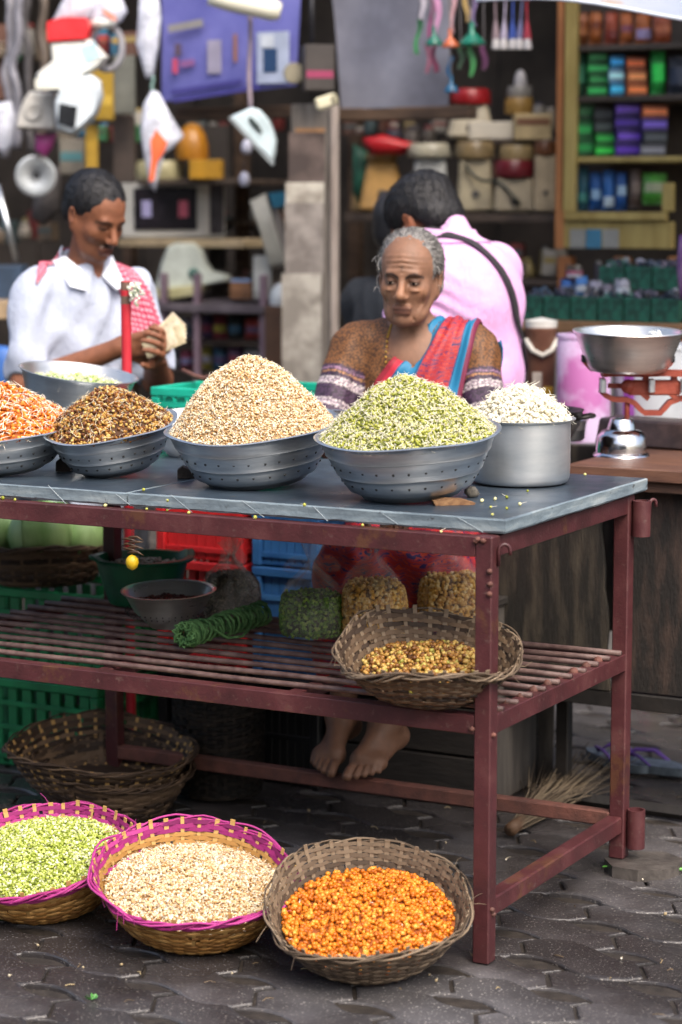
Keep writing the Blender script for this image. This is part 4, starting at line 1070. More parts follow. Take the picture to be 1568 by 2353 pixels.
# lemon and chillies charm hanging from the front rail
p = PY(303, 1215, -.006); t = thing('lemon_charm', 'yellow lemon and dried chillies hung from the front rail', 'charm', (p.x, -.006, p.z))
lz = PY(303, 1291, -.006).z - p.z
G().tube([(0, 0, .004), (.001, 0, lz * .5), (0, 0, lz)], .0006, 5).build('thread', M('dark thread', '#2a221c', '#2a221c', .9), t)
G().lathe([(0, -.0185), (.0035, -.017), (.0108, -.012), (.014, -.002), (.013, .006), (.008, .0125), (.0027, .015), (0, .016)], 20, (0, 0, lz)).build('lemon', M('lemon peel', '#b5940f', '#c9ab22', .42, bump=.3, bscale=400, scale=40), t, smooth=True)
m_chi = M('dried chilli', '#2c1a10', '#4b3316', .5, scale=40)
for k in range(7):
    zc = lz * (.25 + .075 * k); s = -1 if k % 2 else 1; g = G()
    g.tube([(-s * .012, 0, zc - .003), (0, -.002, zc), (s * .014, 0, zc + .001), (s * .028, .002, zc - .006 + .004 * (k % 3))], [.0016, .0034, .003, .0006], 6)
    g.build('chilli', m_chi, t, smooth=True)

# ================================================================== on the paving behind
# straw broom
a, b = PZ(1180, 1915, .012), PZ(1340, 1790, .02); t = thing('straw_broom', 'straw broom lying on the paving behind the table', 'broom', a)
ax = (b - a); L = ax.length; ax.normalize(); sd = ax.cross(Vector((0, 0, 1))).normalized(); g = G(); rg = random.Random(3)
for k in range(170):
    an = rg.uniform(0, 6.28); r0 = .014 * math.sqrt(rg.random()); sp_ = rg.gauss(0, 1)
    p0 = sd * r0 * math.cos(an) + Vector((0, 0, .014 + r0 * math.sin(an)))
    LL = L * rg.uniform(.8, 1.12); p1 = ax * LL * .5 + sd * (r0 * math.cos(an) * 2 + sp_ * .018) + Vector((0, 0, .02 + r0 * math.sin(an) * 1.5)); p2 = ax * LL + sd * (r0 * math.cos(an) * 3 + sp_ * .055) + Vector((0, 0, max(.004, .03 + .03 * rg.gauss(0, 1))))
    g.tube([p0, p1, p2], [.0013, .0012, .0007], 4)
tag(g.build('straws', M_island('broom straw', [(0, '#332a20'), (.5, '#54483a'), (1, '#7d705c')], .75), t), kind='stuff')
G().tube([ax * -.02 + Vector((0, 0, .014)), ax * .06 + Vector((0, 0, .014))], .0165, 14).build('binding', M('brown cord binding', '#4a3524', '#5c4430', .7), t, smooth=True)
# flip-flops
def flipflop(label, u, v, rz):
    p = PZ(u, v, .0); t = thing('flip_flop', label, 'sandal', (p.x, p.y, .008), (0, 0, rz))
    o = [(.045 * math.cos(a) * (1 - .18 * math.sin(a) ** 2) * (1.0 if math.sin(a) > 0 else .85), .125 * math.sin(a)) for a in [2 * math.pi * i / 28 for i in range(28)]]
    G().prism(o, .022, Matrix.Translation((0, 0, .013)) @ Matrix.Rotation(math.pi / 2, 4, 'X')).build('sole', M('blue grey foam', '#5a6670', '#7b8791', .7, scale=30, bump=.3), t)
    mp = M('purple strap', '#4b2a78', '#6a3f9a', .5)
    for s in (-1, 1): G().tube([(0, .075, .024), (s * .02, .06, .042), (s * .04, .01, .044), (s * .042, -.035, .022)], [.004, .007, .008, .005], 8, flat=(1.3, .5)).build('strap', mp, t, smooth=True)
flipflop('blue grey flip-flop with purple strap, nearer the broom', 1418, 1765, R_(62))
flipflop('blue grey flip-flop with purple strap, farther from the broom', 1492, 1775, R_(75))
# green stem, plastic scrap and coloured wrapper on the ground
g = G(); a, b = PZ(1385, 1998, .01), PZ(1600, 2003, .01); pts = [a.lerp(b, i / 8) + Vector((0, .012 * math.sin(i * .8), .006 + .002 * math.sin(i))) for i in range(9)]
g.tube(pts, [.002, .0045, .004, .0038, .0038, .004, .0038, .0036, .003], 8); one(g.build('green_stem', M('green stalk', '#3d7a2c', '#62a045', .45, scale=30), smooth=True), 'thin green plant stalk lying on the wet paving', 'stalk')
g = G(); p = PZ(1535, 1610, .0)
cols_w = [M('wrapper red', '#c7222c', '#d83440', .35), M('wrapper yellow', '#dcb62c', '#e8c84a', .35), M('wrapper pink', '#d2417f', '#dd5f94', .35)]
t = thing('snack_wrapper', 'crumpled red and yellow wrapper strip on the far paving', 'wrapper', (p.x, p.y, .006), (0, 0, R_(8)))
for k in range(9): g = G(); g.box((-.1 + k * .03, .01 * math.sin(k), .006 + .003 * math.sin(k * 2)), (.034, .05, .004), (.3 * math.sin(k), .2 * math.cos(k), .2), bev=.001); g.build('panel', cols_w[(k * 2) % 3], t)
g = G(); p = PZ(210, 2305, .0); rg = random.Random(6); vs = []
for k in range(7): a = k * .9; vs += [(p.x, p.y, .006), (p.x + .014 * math.cos(a), p.y + .014 * math.sin(a), .012), (p.x + .011 * math.cos(a + .5), p.y + .011 * math.sin(a + .5), .016)]
g.add(vs, [(3 * i, 3 * i + 1, 3 * i + 2) for i in range(7)]); one(g.build('herb_sprig', M('green herb', '#2f6a2a', '#4c8c3c', .5)), 'tiny green herb sprig on the pavers below the baskets', 'herb')

# ================================================================== counter with the balance
m_ply = M('stained dark plywood', '#17140f', '#544b3e', .75, scale=3, bump=.8, bscale=26, stretch=(12, 12, 1.6), mid=(.46, .80), detail=12)
m_ply2 = M('rust stained board', '#1a1613', '#4f3d34', .75, scale=3, bump=.8, bscale=26, stretch=(9, 9, 2.2), mid=(.46, .80), detail=12)
m_top = M('worn brown counter board', '#4b3228', '#6a4a39', .5, scale=5, bump=.4, bscale=40, stretch=(1.2, 9, 9))
ZC = .885; cl = PZ(1298, 1068, ZC); CY = cl.y; CX0 = cl.x
ct = thing('vendor_counter', 'dark wooden counter with brown top carrying the balance scale', 'counter', (0, 0, 0))
box_obj('counter_top', ((CX0 + 1.2) / 2, CY + .3, ZC - .015), (1.2 - CX0, .6, .03), m_top, ct, bev=.002)
box_obj('counter_top', ((CX0 + 1.2) / 2 + .01, CY + .305, ZC - .044), (1.2 - CX0 - .02, .58, .026), M('rough edge board', '#3a2920', '#53392c', .8, scale=8, bump=.6, stretch=(1, 8, 8)), ct, bev=.002)
PYY = CY + .07; pb_ = PY(1300, 1575, PYY).z
xg = PY(1408, 1300, PYY).x; xg2 = PY(1424, 1300, PYY).x; xg3 = PY(1452, 1300, PYY).x
xl = PY(1128, 1300, PYY).x
def ragged(x0, x1, z0, z1, seed):
    rg = random.Random(seed); n = 10
    left = [(x0 + rg.uniform(-.004, .004), z0 + (z1 - z0) * i / n) for i in range(n + 1)]; right = [(x1 + rg.uniform(-.004, .004) - (.034 * i / n if seed == 1 else 0), z0 + (z1 - z0) * i / n) for i in range(n, -1, -1)]
    return left + right
G().prism(ragged(xl, xg, pb_, ZC - .06, 1), .014, Matrix.Translation((0, PYY, 0))).build('panel', m_ply, ct)
G().prism(ragged(xg2, xg3, pb_ + .01, ZC - .06, 2), .016, Matrix.Translation((0, PYY - .004, 0))).build('panel', M('grey batten', '#3d3834', '#5c554d', .8, scale=9, bump=.5, stretch=(6, 6, .6)), ct)
G().prism(ragged(xg3 + .004, 1.1, pb_ + .004, ZC - .06, 3), .014, Matrix.Translation((0, PYY + .004, 0))).build('panel', m_ply2, ct)
box_obj('bottom_beam', ((xl + 1.1) / 2, PYY + .02, pb_ - .022), (1.1 - xl, .05, .04), M('black wet timber', '#141211', '#221e1b', .6, bump=.4), ct)
for u in (1295,):
    q = PZ(u, 1832, .0); box_obj('leg', (q.x, q.y, pb_ / 2 - .02), (.034, .034, pb_ - .045), M('black wet timber', 0), ct)
box_obj('leg', (1.0, PYY + .03, pb_ / 2 - .02), (.04, .04, pb_ - .045), M('black wet timber', 0), ct)
box_obj('back_panel', ((xl + 1.1) / 2, CY + .58, .62), (1.1 - xl, .014, .5), m_ply, ct)
g = G(); q0, q1 = PZ(1310, 1832, .02), PZ(1640, 1880, .02); g.tube([q0, q1], .017, 4); g.build('ground_beam', M('black wet timber', 0), ct)
box_obj('cloth_strip', ((xg + xg2) / 2 + .004, PYY + .03, .66), (.04, .004, .3), M('blue violet cloth', '#3a4a8f', '#5566a8', .8), ct)
# the woman's seat: dark box
sx = -.72
st = thing('wooden_box_seat', 'dark wooden box that the woman sits on', 'box', (sx, 1.22, 0))
m_blk = M('blackened box board', '#191614', '#2c2723', .8, scale=6, bump=.5, stretch=(1, 1, 4))
for k in range(4): box_obj('plank', (0, -.149, .07 + k * .125), (.46, .016, .119), m_blk, st)
for k in range(4): box_obj('plank', (0, .149, .07 + k * .125), (.46, .016, .119), m_blk, st)
for s in (-1, 1): box_obj('side_panel', (s * .222, 0, .262), (.016, .278, .505), M('grey box board', '#34302d', '#4f4a45', .8, scale=6, bump=.5, stretch=(5, 5, .6)), st)
box_obj('lid', (0, 0, .528), (.48, .33, .02), m_blk, st)
# grey leaning board beside the seat
q = PZ(1205, 1805, 0); t = box_obj('leaning_board', (q.x, q.y + .05, .24), (.115, .02, .48), M('grey box board', 0), rot=(R_(-8), 0, R_(20)))
one(t, 'grey weathered board leaning behind the straw broom', 'board')

# ---- balance scale
m_iron = M('red oxide painted iron', '#7a2f22', '#9c4a36', .55, scale=16, bump=.4, bscale=120)
m_chrome = alu('polished steel', '#c8c9cc', '#dadbde', .12, 5, (1, 1, 5))
sb = PZ(1428, 1046, ZC); sl = thing('balance_scale', 'old counter balance with steel pan and red iron beam', 'scale', (sb.x, sb.y, ZC), (0, 0, YAW))
S = depth_y(1428, 1040, sb.y) / FPX      # metres per picture unit here
G().lathe([(0, 0), (66 * S, 0), (64 * S, .004), (58 * S, .008), (58 * S, 20 * S), (56 * S, 44 * S), (46 * S, 56 * S), (33 * S, 60 * S), (31 * S, 70 * S), (26 * S, 84 * S), (12 * S, 87 * S), (0, 87 * S)], 48).build('base_cup', m_chrome, sl, smooth=True, auto=35)
g = G(); g.box((.19, .17, .036), (.46, .15, .07), (0, 0, -YAW + R_(-6)), bev=.006, taper=(1, .72)); g.build('base_box', M('brown black lacquered box', '#2c2220', '#4a3a36', .35, scale=18, bump=.3), sl)
zr = lambda v: (1046 - v) * S
g = G(); g.tube([(12 * S, 0, zr(965)), (12 * S, 0, zr(915))], 6 * S, 12); g.build('post', m_iron, sl, smooth=True)
# beam frame: two cheek plates with scrolled arms
def strap(pts, w, th, mat, name):
    g = G(); n = len(pts)
    vs = []; fs = []
    for i, (x, z) in enumerate(pts):
        dx, dz = (pts[min(i + 1, n - 1)][0] - pts[max(i - 1, 0)][0], pts[min(i + 1, n - 1)][1] - pts[max(i - 1, 0)][1]); l = math.hypot(dx, dz) or 1
        nx, nz = -dz / l * th / 2, dx / l * th / 2
        vs += [(x + nx, -w / 2, z + nz), (x + nx, w / 2, z + nz), (x - nx, w / 2, z - nz), (x - nx, -w / 2, z - nz)]
    for i in range(n - 1):
        for j in range(4): fs.append((i * 4 + j, i * 4 + (j + 1) % 4, i * 4 + 4 + (j + 1) % 4, i * 4 + 4 + j))
    fs += [(3, 2, 1, 0), tuple((n - 1) * 4 + j for j in range(4))]
    return g.add(vs, fs).build(name, mat, sl)
def UV(u, v): return ((u - 1428) * S, zr(v))
# points read in picture units
strap([UV(*p) for p in ((1382, 868), (1381, 900), (1390, 908), (1405, 916), (1440, 918), (1456, 925), (1470, 940), (1480, 948), (1515, 948), (1526, 936), (1536, 924), (1560, 915), (1600, 912))], .028, .013, m_iron, 'beam_strap')
strap([UV(*p) for p in ((1380, 858), (1420, 856), (1470, 858), (1520, 856), (1580, 858))], .06, .014, m_iron, 'top_bar')
strap([UV(*p) for p in ((1395, 886), (1470, 886))], .012, .012, m_iron, 'spindle')
g = G(); g.lathe([(0, -.012), (14 * S, -.01), (16 * S, 0), (14 * S, .01), (0, .012)], 18, ((1438 - 1428) * S, -.02, zr(886)), rot=(math.pi / 2, 0, 0)); g.build('pivot_boss', m_iron, sl, smooth=True)
g = G(); g.box(((1500 - 1428) * S, .0, zr(890)), (120 * S, .034, 34 * S), bev=.004); g.build('beam_block', m_iron, sl)
for u in (1381, 1492, 1565): g = G(); g.box(((u - 1428) * S, -.028, zr(884)), (14 * S, .02, 32 * S), bev=.003); g.build('pointer_plate', m_alub, sl)
for u in (1480, 1545): strap([UV(u, 858), UV(u + 2, 880), UV(u - 6, 905), UV(u + 8, 915)], .03, .014, m_iron, 'hanger')
# pan cradle and pan
PCu = 1440
for s, n in ((-1, 0), (1, 1)):
    strap([(UV(PCu, 858)[0] + s * x * S, zr(v)) for x, v in ((10, 857), (66, 850), (84, 848), (98, 834), (100, 818))], .026, .009, m_iron, 'pan_arm')
    g = G(); g.box((UV(PCu, 0)[0] + s * 101 * S, 0, zr(824)), (10 * S, .03, 18 * S), bev=.003); g.build('rubber_stop', M('black rubber', '#161616', '#222', .7) if False else M('black rubber', '#161616', '#222222', .7), sl)
g = G(); g.box((UV(1470, 0)[0], -.075, zr(836)), (36 * S, .014, 34 * S), bev=.004); g.build('rubber_stop', M('black rubber', 0), sl)
g = G(); g.box((UV(1470, 0)[0], -.055, zr(852)), (24 * S, .06, 8 * S), bev=.002); g.build('pan_arm', m_iron, sl)
pn = thing('scale_pan', 'loose stainless steel pan on the balance scale', 'pan', sl.location + sl.rotation_euler.to_matrix() @ Vector((UV(PCu, 0)[0], 0, zr(852))), tilt(0, R_(2.2), R_(.5)))
G().lathe([(0, 0), (80 * S, 0), (88 * S, .003), (96 * S, 14 * S), (108 * S, 48 * S), (122 * S, 84 * S), (126 * S, 88 * S), (129 * S, 91 * S), (128 * S, 93 * S), (122 * S, 91 * S), (106 * S, 50 * S), (92 * S, 14 * S), (84 * S, .006), (0, .005)], 64).build('pan_body', m_steel, pn, smooth=True, auto=45)
# wire scrubber in the pan
q = pn.location + Vector((.058, .03, .088)); g = G(); rg = random.Random(5)
for k in range(26):
    ax_ = Vector((rg.gauss(0, 1), rg.gauss(0, 1), rg.gauss(0, 1))).normalized(); e1 = ax_.orthogonal().normalized(); e2 = ax_.cross(e1); R1 = .017 * rg.uniform(.6, 1.05)
    g.tube([q + e1 * R1 * math.cos(a) + e2 * R1 * math.sin(a) + Vector((0, 0, .0)) for a in [6.28 * i / 12 for i in range(12)]], .0011, 4, closed=True)
o = one(g.build('wire_scrubber', m_alub, smooth=True), 'crumpled wire scrubber poking out of the scale pan', 'scrubber')
# ================================================================== people
def rot3(x=0, y=0, z=0): return Euler((x, y, z), 'XYZ').to_matrix()
def head(S, c, Rm, s=1.0, old=False, wx=1.0):
    """skull, face, ears; head-local axes: -y is where the face looks"""
    c = Vector(c); er = Rm.to_euler()
    def P(x, y, z): return tuple(c + Rm @ (Vector((x * wx, y, z)) * s))
    def ell(p, r, k=.02, op='u', rot=None):
        rr = (Rm @ rot3(*rot)).to_euler() if rot else er
        S.ell(P(*p), (r[0] * s * wx, r[1] * s, r[2] * s), rr, k * s, op)
    def cap(a, b, r1, r2=None, k=.02, op='u'): S.cap(P(*a), P(*b), r1 * s, (r1 if r2 is None else r2) * s, k * s, op)
    ell((0, .02, .038), (.0735, .092, .082)); ell((0, -.028, -.020), (.056, .060, .078), .03)
    ell((0, -.02, .045), (.064, .066, .062), .03)
    cap((-.023, -.047, -.082), (.023, -.047, -.082), .024, .024, .03); ell((0, -.069, -.092), (.022, .017, .017), .02)
    for q in (-1, 1):
        cap((q * .053, .0, -.03), (q * .035, -.032, -.075), .019, .017, .03)
        ell((q * .043, -.058, -.020), (.019, .017, .017), .03)
    cap((-.036, -.082, .022), (.036, -.082, .022), .0085, .0085, .016)
    for q in (-1, 1):
        ell((q * .031, -.091, .004), (.0165, .013, .0115), .012, 's'); ell((q * .031, -.0735, .003), (.0138, .0138, .0125), .004)
        cap((q * .019, -.0835, .0095), (q * .043, -.079, .0085), .0028, .0024, .004)
        cap((q * .02, -.083, -.0085), (q * .042, -.079, -.008), .0034, .003, .005)
    cap((0, -.086, .012), (0, -.107, -.027), .0075, .0115, .010); ell((0, -.108, -.030), (.0115, .0105, .0095), .006)
    for q in (-1, 1): ell((q * .0125, -.098, -.034), (.0085, .010, .0075), .006); 
    cap((-.02, -.0865, -.060), (.02, -.0865, -.060), .0065, .0065, .008); cap((-.016, -.086, -.071), (.016, -.086, -.071), .0068, .0068, .008)
    if old:
        for q in (-1, 1): cap((0, -.0975, -.0645), (q * .027, -.0925, -.0705), .0022, .002, .003, 's')
        for q in (-1, 1):
            cap((q * .020, -.098, -.040), (q * .034, -.084, -.072), .0028, .002, .006, 's')
            cap((q * .027, -.083, -.076), (q * .03, -.07, -.092), .0022, .0016, .006, 's')
            ell((q * .033, -.083, -.017), (.014, .006, .004), .006)
    for q in (-1, 1):
        ell((q * .077, .012, -.004), (.009, .019, .031), .006, 'u', (0, q * .2, q * .25)); ell((q * .083, .006, .002), (.004, .010, .016), .006, 's', (0, q * .2, q * .3))
        ell((q * .073, .004, -.034), (.006, .008, .010), .006)
    return P
def face_paint(V, c, Rm, s, skin, brow='#1b1411', lip='#5d2f28', lid='#3a2219', stubble=None, gaze=0.0, closed=.6, mous=None, mark=None, pale=None):
    q = (np.asarray(V) - np.array(c)) @ np.array(Rm) / s
    col = np.tile(np.array(lin(skin)[:3]), (len(V), 1)); x, y, z = q.T; ax = np.abs(x)
    def mix(m, cc): 
        m = np.clip(m, 0, 1)[:, None]; col[:] = col * (1 - m) + np.array(lin(cc)[:3]) * m
    fr = (y < -.045) & (np.abs(z) < .16)
    if pale:  mix(fr * np.exp(-(((x) / .012) ** 2 + ((z + .02) / .03) ** 2)) * .5 + fr * np.exp(-((ax - .045) / .016) ** 2 - ((z + .02) / .016) ** 2) * .4, pale)
    mix(fr * np.exp(-((ax - .031) / .018) ** 4 - ((z - .004) / .012) ** 4) * .5, lid)
    mix(fr * (ax > .009) * (ax < .05) * np.exp(-((z - (.0235 - 2.2 * (ax - .03) ** 2 / .03 * .35)) / .0042) ** 2) * .95, brow)
    ez = .003 - .0035 * closed
    mix(fr * np.exp(-((ax - .031) / .0125) ** 4 - ((z - ez) / (.0035 + .004 * (1 - closed))) ** 2) * 1.0, '#0f0b0a')
    if closed < .3: mix(fr * (np.exp(-((ax - .039) / .004) ** 2 - ((z - ez) / .0032) ** 2) + np.exp(-((ax - .023) / .003) ** 2 - ((z - ez) / .0032) ** 2)) * .7, '#9d8f86')
    mix(fr * np.exp(-(x / .024) ** 4 - ((z + .0655) / .011) ** 4) * .75, lip); mix(fr * np.exp(-(x / .026) ** 4 - ((z + .0655) / .0022) ** 2) * .8, '#1d0f0c')
    mix(fr * np.exp(-((ax - .0085) / .0045) ** 2 - ((z + .0405) / .003) ** 2) * (y < -.09) * .8, '#1d100b')
    if stubble: mix((y < -.02) * (z < -.035) * (z > -.115) * np.clip(1 - np.abs(ax - .03) / .06, 0, 1) * .35, stubble)
    if mous: mix(fr * np.exp(-(x / .03) ** 4 - ((z + .0495 + ax * .12) / .006) ** 4) * .92, mous)
    if mark: mix(fr * np.exp(-(x / .0035) ** 2 - ((z - .04) / .006) ** 2) * .7, mark)
    return col
def hair_noise(amp, sc):
    def f(p): return amp * (np.sin(p[..., 0] * sc) * np.sin(p[..., 1] * sc * 1.1 + p[..., 2] * 30) + .6 * np.sin(p[..., 0] * sc * 2.3 + p[..., 1] * sc * .7) * np.sin(p[..., 2] * sc * 1.7))
    return f
def hand(S, w, d, nrm, thumb_side, curl=.5, s=1.0, k=.006):
    """palm, four bent fingers of unequal length, a thumb from the side of the palm. w wrist, d along the hand, nrm out of the palm"""
    w = Vector(w); d = Vector(d).normalized(); nrm = (Vector(nrm) - d * Vector(nrm).dot(d)).normalized(); sd = d.cross(nrm) * thumb_side
    pc = w + d * .045 * s
    S.cap(w, w + d * .02 * s, .022 * s, .024 * s, .015)
    for q in (-1, 0, 1): S.cap(w + d * .015 * s + sd * q * .017 * s, w + d * .08 * s + sd * q * .024 * s, .014 * s, .0125 * s, .012)
    for i, (off, L) in enumerate(((.030, .070), (.011, .080), (-.009, .074), (-.028, .058))):
        p = w + d * (.084 - .004 * abs(i - 1.2)) * s + sd * off * s; a = 0
        for j, (fr, r) in enumerate(((.45, .0088), (.31, .008), (.24, .0072))):
            a += curl * (.7 if j == 0 else .95) * (1 + .08 * i)
            dd = d * math.cos(a) + nrm * math.sin(a) + sd * .05 * (1.2 - i); e = p + dd * L * fr * s
            S.cap(p, e, r * s, (r - .0006) * s, k * .6); p = e
    p = w + d * .02 * s + sd * .024 * s
    for j, (L, r) in enumerate(((.042, .0125), (.032, .0098), (.026, .0085))):
        a = .75 - .25 * j; dd = d * math.sin(1.57 - a) + sd * math.sin(a) + nrm * (.35 + .2 * j); dd.normalize(); e = p + dd * L * s; S.cap(p, e, r * s, (r - .001) * s, k); p = e
def foot(S, ank, d, out, s=1.0):
    """bare foot: ankle, heel, arch, ball, five toes; d = toe direction, out = towards the little toe"""
    ank = Vector(ank); d = Vector(d).normalized(); out = Vector(out); out = (out - d * out.dot(d)).normalized(); up = d.cross(out); up = up if up.z > 0 else -up
    heel = ank - d * .035 * s - up * .052 * s
    S.ell(heel, (.028 * s, .03 * s, .028 * s), None, .02); S.cap(ank, heel, .032 * s, .026 * s, .03)
    b = heel + d * .15 * s
    S.cap(ank - up * .01 * s + d * .01 * s, b - out * .016 * s + up * .008 * s, .032 * s, .021 * s, .03)
    S.cap(heel + out * .012 * s, b + out * .02 * s - up * .004 * s, .024 * s, .018 * s, .025)
    S.cap(b - out * .022 * s, b + out * .03 * s - d * .012 * s - up * .006 * s, .02 * s, .014 * s, .02)
    for i, (o, L, r) in enumerate(((-.027, .052, .0125), (-.006, .05, .0092), (.010, .043, .0085), (.024, .035, .008), (.036, .026, .0078))):
        p0 = b + out * o * s + d * (.008 - .006 * i * .8) * s - up * .003 * s; p1 = p0 + d * L * .62 * s - up * .002 * s; p2 = p0 + d * L * s - up * .009 * s
        S.cap(p0, p1, r * 1.02 * s, r * .9 * s, .006); S.cap(p1, p2, r * .95 * s, r * 1.02 * s, .003)
        S.cap(p1 + d * .006 * s + up * r * .9 * s, p2 + up * r * .95 * s, .0016, .0016, .002)
    S.ell(ank + out * .028 * s, (.012, .012, .012), None, .015); S.ell(ank - out * .028 * s + up * .006, (.012, .012, .012), None, .015)
m_skin = M_col('skin', .58, bump=.22, bscale=300, sss=.06, var=.16, vscale=38)
m_cloth = M_col('plain cloth', .85, bump=.35, bscale=420, var=.05, vscale=25)
m_hair_b = M('black hair', '#0c0b0d', '#1b1a1e', .45, scale=90, bump=.9, bscale=260, stretch=(1, 1, .25))
m_hair_g = M('grey hair combed back', '#3f3d3c', '#8d8a86', .5, scale=70, bump=.9, bscale=220, stretch=(1.6, .25, 1.2), mid=(.3, .7))
def folds(amp, sc, seed=0.0, mask=None):
    def f(p):
        x, y, z = p[..., 0], p[..., 1], p[..., 2]
        v = np.sin(x * sc + z * sc * .5 + seed + 1.4 * np.sin(z * sc * .31 + seed)) * np.sin(z * sc * .42 + y * sc * .7 + seed * 2) + .5 * np.sin(x * sc * 1.9 - z * sc * 1.1 + y * sc * 1.3 + seed)
        v = amp * v
        return v if mask is None else v * mask(p)
    return f
def mesh_part(S, h, name, mat, parent, colf=None, clip=None):
    V, Q = S.mesh(h, clip); col = colf(V) if colf else None
    o = np_mesh(name, V, Q, mat, None, parent, True, col); return o, V
def drape(S, rows, cols, off, name, mat, parent, thick=.003, wave=None):
    """cloth laid on body S: rows = list of (origin, direction, side vector); each cloth point is marched out to the surface"""
    n = len(rows); O = np.zeros((n, cols, 3)); D = np.zeros((n, cols, 3))
    for i, (o, d, sd) in enumerate(rows):
        for j in range(cols):
            q = j / (cols - 1) - .5; O[i, j] = np.array(o) + np.array(sd) * q; D[i, j] = np.array(d) / np.linalg.norm(d)
    T = np.full((n, cols), .42)
    for _ in range(60):
        p = O + D * T[..., None]; v = S.at(p); T = np.where(v > .0005, T - v * .8, T)
    T = np.maximum(T, .0)
    for _ in range(2):                                  # let the cloth bridge hollows
        Tp = np.pad(T, 1, mode='edge'); avg = (Tp[:-2, 1:-1] + Tp[2:, 1:-1] + Tp[1:-1, :-2] + Tp[1:-1, 2:]) / 4
        T = np.maximum(T, avg)
    qx = np.linspace(0, 1, cols)[None, :]; qy = np.linspace(0, 1, n)[:, None]
    w = wave(qx, qy) if wave else 0
    P = O + D * (T + off + w)[..., None]; P2 = O + D * (T + off + w - thick)[..., None]
    V = np.concatenate([P.reshape(-1, 3), P2.reshape(-1, 3)]); Fq = []; N = n * cols
    for i in range(n - 1):
        for j in range(cols - 1):
            a = i * cols + j; Fq.append((a, a + 1, a + cols + 1, a + cols)); Fq.append((a + N, a + N + cols, a + N + cols + 1, a + N + 1))
    for i in range(n - 1):
        a = i * cols; Fq.append((a, a + cols, a + cols + N, a + N)); a = i * cols + cols - 1; Fq.append((a, a + N, a + cols + N, a + cols))
    for j in range(cols - 1):
        a = j; Fq.append((a, a + N, a + 1 + N, a + 1)); a = (n - 1) * cols + j; Fq.append((a, a + 1, a + 1 + N, a + N))
    o = np_mesh(name, V, np.array(Fq), mat, None, parent, True)
    uv = o.data.uv_layers.new(name='UVMap'); li = np.zeros(len(o.data.loops), np.int32); o.data.loops.foreach_get('vertex_index', li); li %= N
    uvs = np.stack([(li % cols) / (cols - 1), (li // cols) / (n - 1)], 1).astype(np.float32); uv.data.foreach_set('uv', uvs.ravel())
    return o
def ripples(f1, a1, f2, a2): return lambda x, y: a1 * np.sin(x * f1 + y * 3) + a2 * np.sin(x * f2 - y * 5 + 1)

def strands(V, n, length, r, mat, parent, centre, back, lift=.15, seed=1, body=None, jit=.35):
    """short hairs combed along the scalp: V = scalp mesh points, back = combing direction"""
    rg = np.random.default_rng(seed)
    if body is not None: V = V[body.at(V) > .0012]
    P = V[rg.choice(len(V), n)]; N = P - np.array(centre); N /= np.linalg.norm(N, axis=1)[:, None]
    d = np.array(back)[None] + rg.normal(0, jit, (n, 3)); d -= (d * N).sum(1)[:, None] * N; d /= np.linalg.norm(d, axis=1)[:, None] + 1e-6
    L = length * rg.uniform(.5, 1.3, n); side = np.cross(d, N); rows = []
    for k in range(4):
        q = k / 3; p = P + d * (L * q)[:, None] + N * (lift * L * q * (1 - .5 * q))[:, None] + N * .0006 + side * (L * .15 * q * q * rg.normal(0, 1, n))[:, None]
        for j in range(3): an = 2.094 * j; rows.append(p + (side * math.cos(an) + N * math.sin(an)) * r * (1 - .7 * q))
    Vv = np.stack(rows, 1); base = []
    for k in range(3):
        for j in range(3): a, b, c, e = k * 3 + j, k * 3 + (j + 1) % 3, (k + 1) * 3 + (j + 1) % 3, (k + 1) * 3 + j; base += [(a, b, c), (a, c, e)]
    Fc = np.array(base)[None] + (np.arange(n) * 12)[:, None, None]
    return tag(np_mesh('hair_strands', Vv.reshape(-1, 3), Fc.reshape(-1, 3), mat, None, parent), kind='stuff')
m_str_b = M_island('black hair strand', [(0, '#070608'), (.7, '#141316'), (1, '#2c2a2d')], .4); m_str_g = M_island('grey hair strand', [(0, '#1f1d1c'), (.35, '#55524f'), (.7, '#8a8783'), (1, '#b9b6b1')], .45)
# ---------------------------------------------------------------- the seated woman
wx, wy, wphi = PY(948, 640, 1.15).x, 1.15, R_(17)
woman = thing('person', 'old woman in brown blouse and red blue saree seated behind the table', 'person', (wx, wy, 0), (0, 0, wphi))
Wm = Matrix.Translation((wx, wy, 0)) @ Matrix.Rotation(wphi, 4, 'Z'); Wi = Wm.inverted()
def WL(p): return Wi @ Vector(p)
S = SDF(); hR = rot3(R_(5), R_(2), R_(-3)); hc = (0.0, -.035, 1.325); hs = 1.0
head(S, hc, hR, hs, old=True, wx=.95)
S.cap((0, .0, 1.26), (0, .035, 1.12), .043, .05, .03)
for q in (-1, 1): S.cap((q * .022, -.035, 1.235), (q * .012, -.028, 1.125), .010, .009, .015)
torso = [((0, .06, .66), (.15, .115, .12)), ((0, .05, .82), (.135, .105, .12)), ((0, .03, 1.02), (.145, .105, .14)), ((0, .03, 1.12), (.14, .085, .08))]
for c, r in torso: S.ell(c, r, None, .05)
S.cap((-.115, .035, 1.168), (.115, .035, 1.168), .045, .045, .05)
RA = ((-.162, .03, 1.148), (-.214, -.085, .94), (-.085, -.235, .80)); LA = ((.162, .03, 1.148), (.208, -.085, .935), (.075, -.245, .79))
for A in (RA, LA): S.cap(A[0], A[1], .046, .038, .04); S.cap(A[1], A[2], .036, .025, .02)
hand(S, RA[2], (.8, -.35, -.35), (.1, -.2, -1), -1, .45); hand(S, LA[2], (-.75, -.35, -.3), (0, -.2, -1), 1, .45)
ankR, ankL = PY(786, 1640, .84), PY(886, 1660, .84)
toeR, toeL = PY(726, 1728, .66), PY(808, 1738, .655)
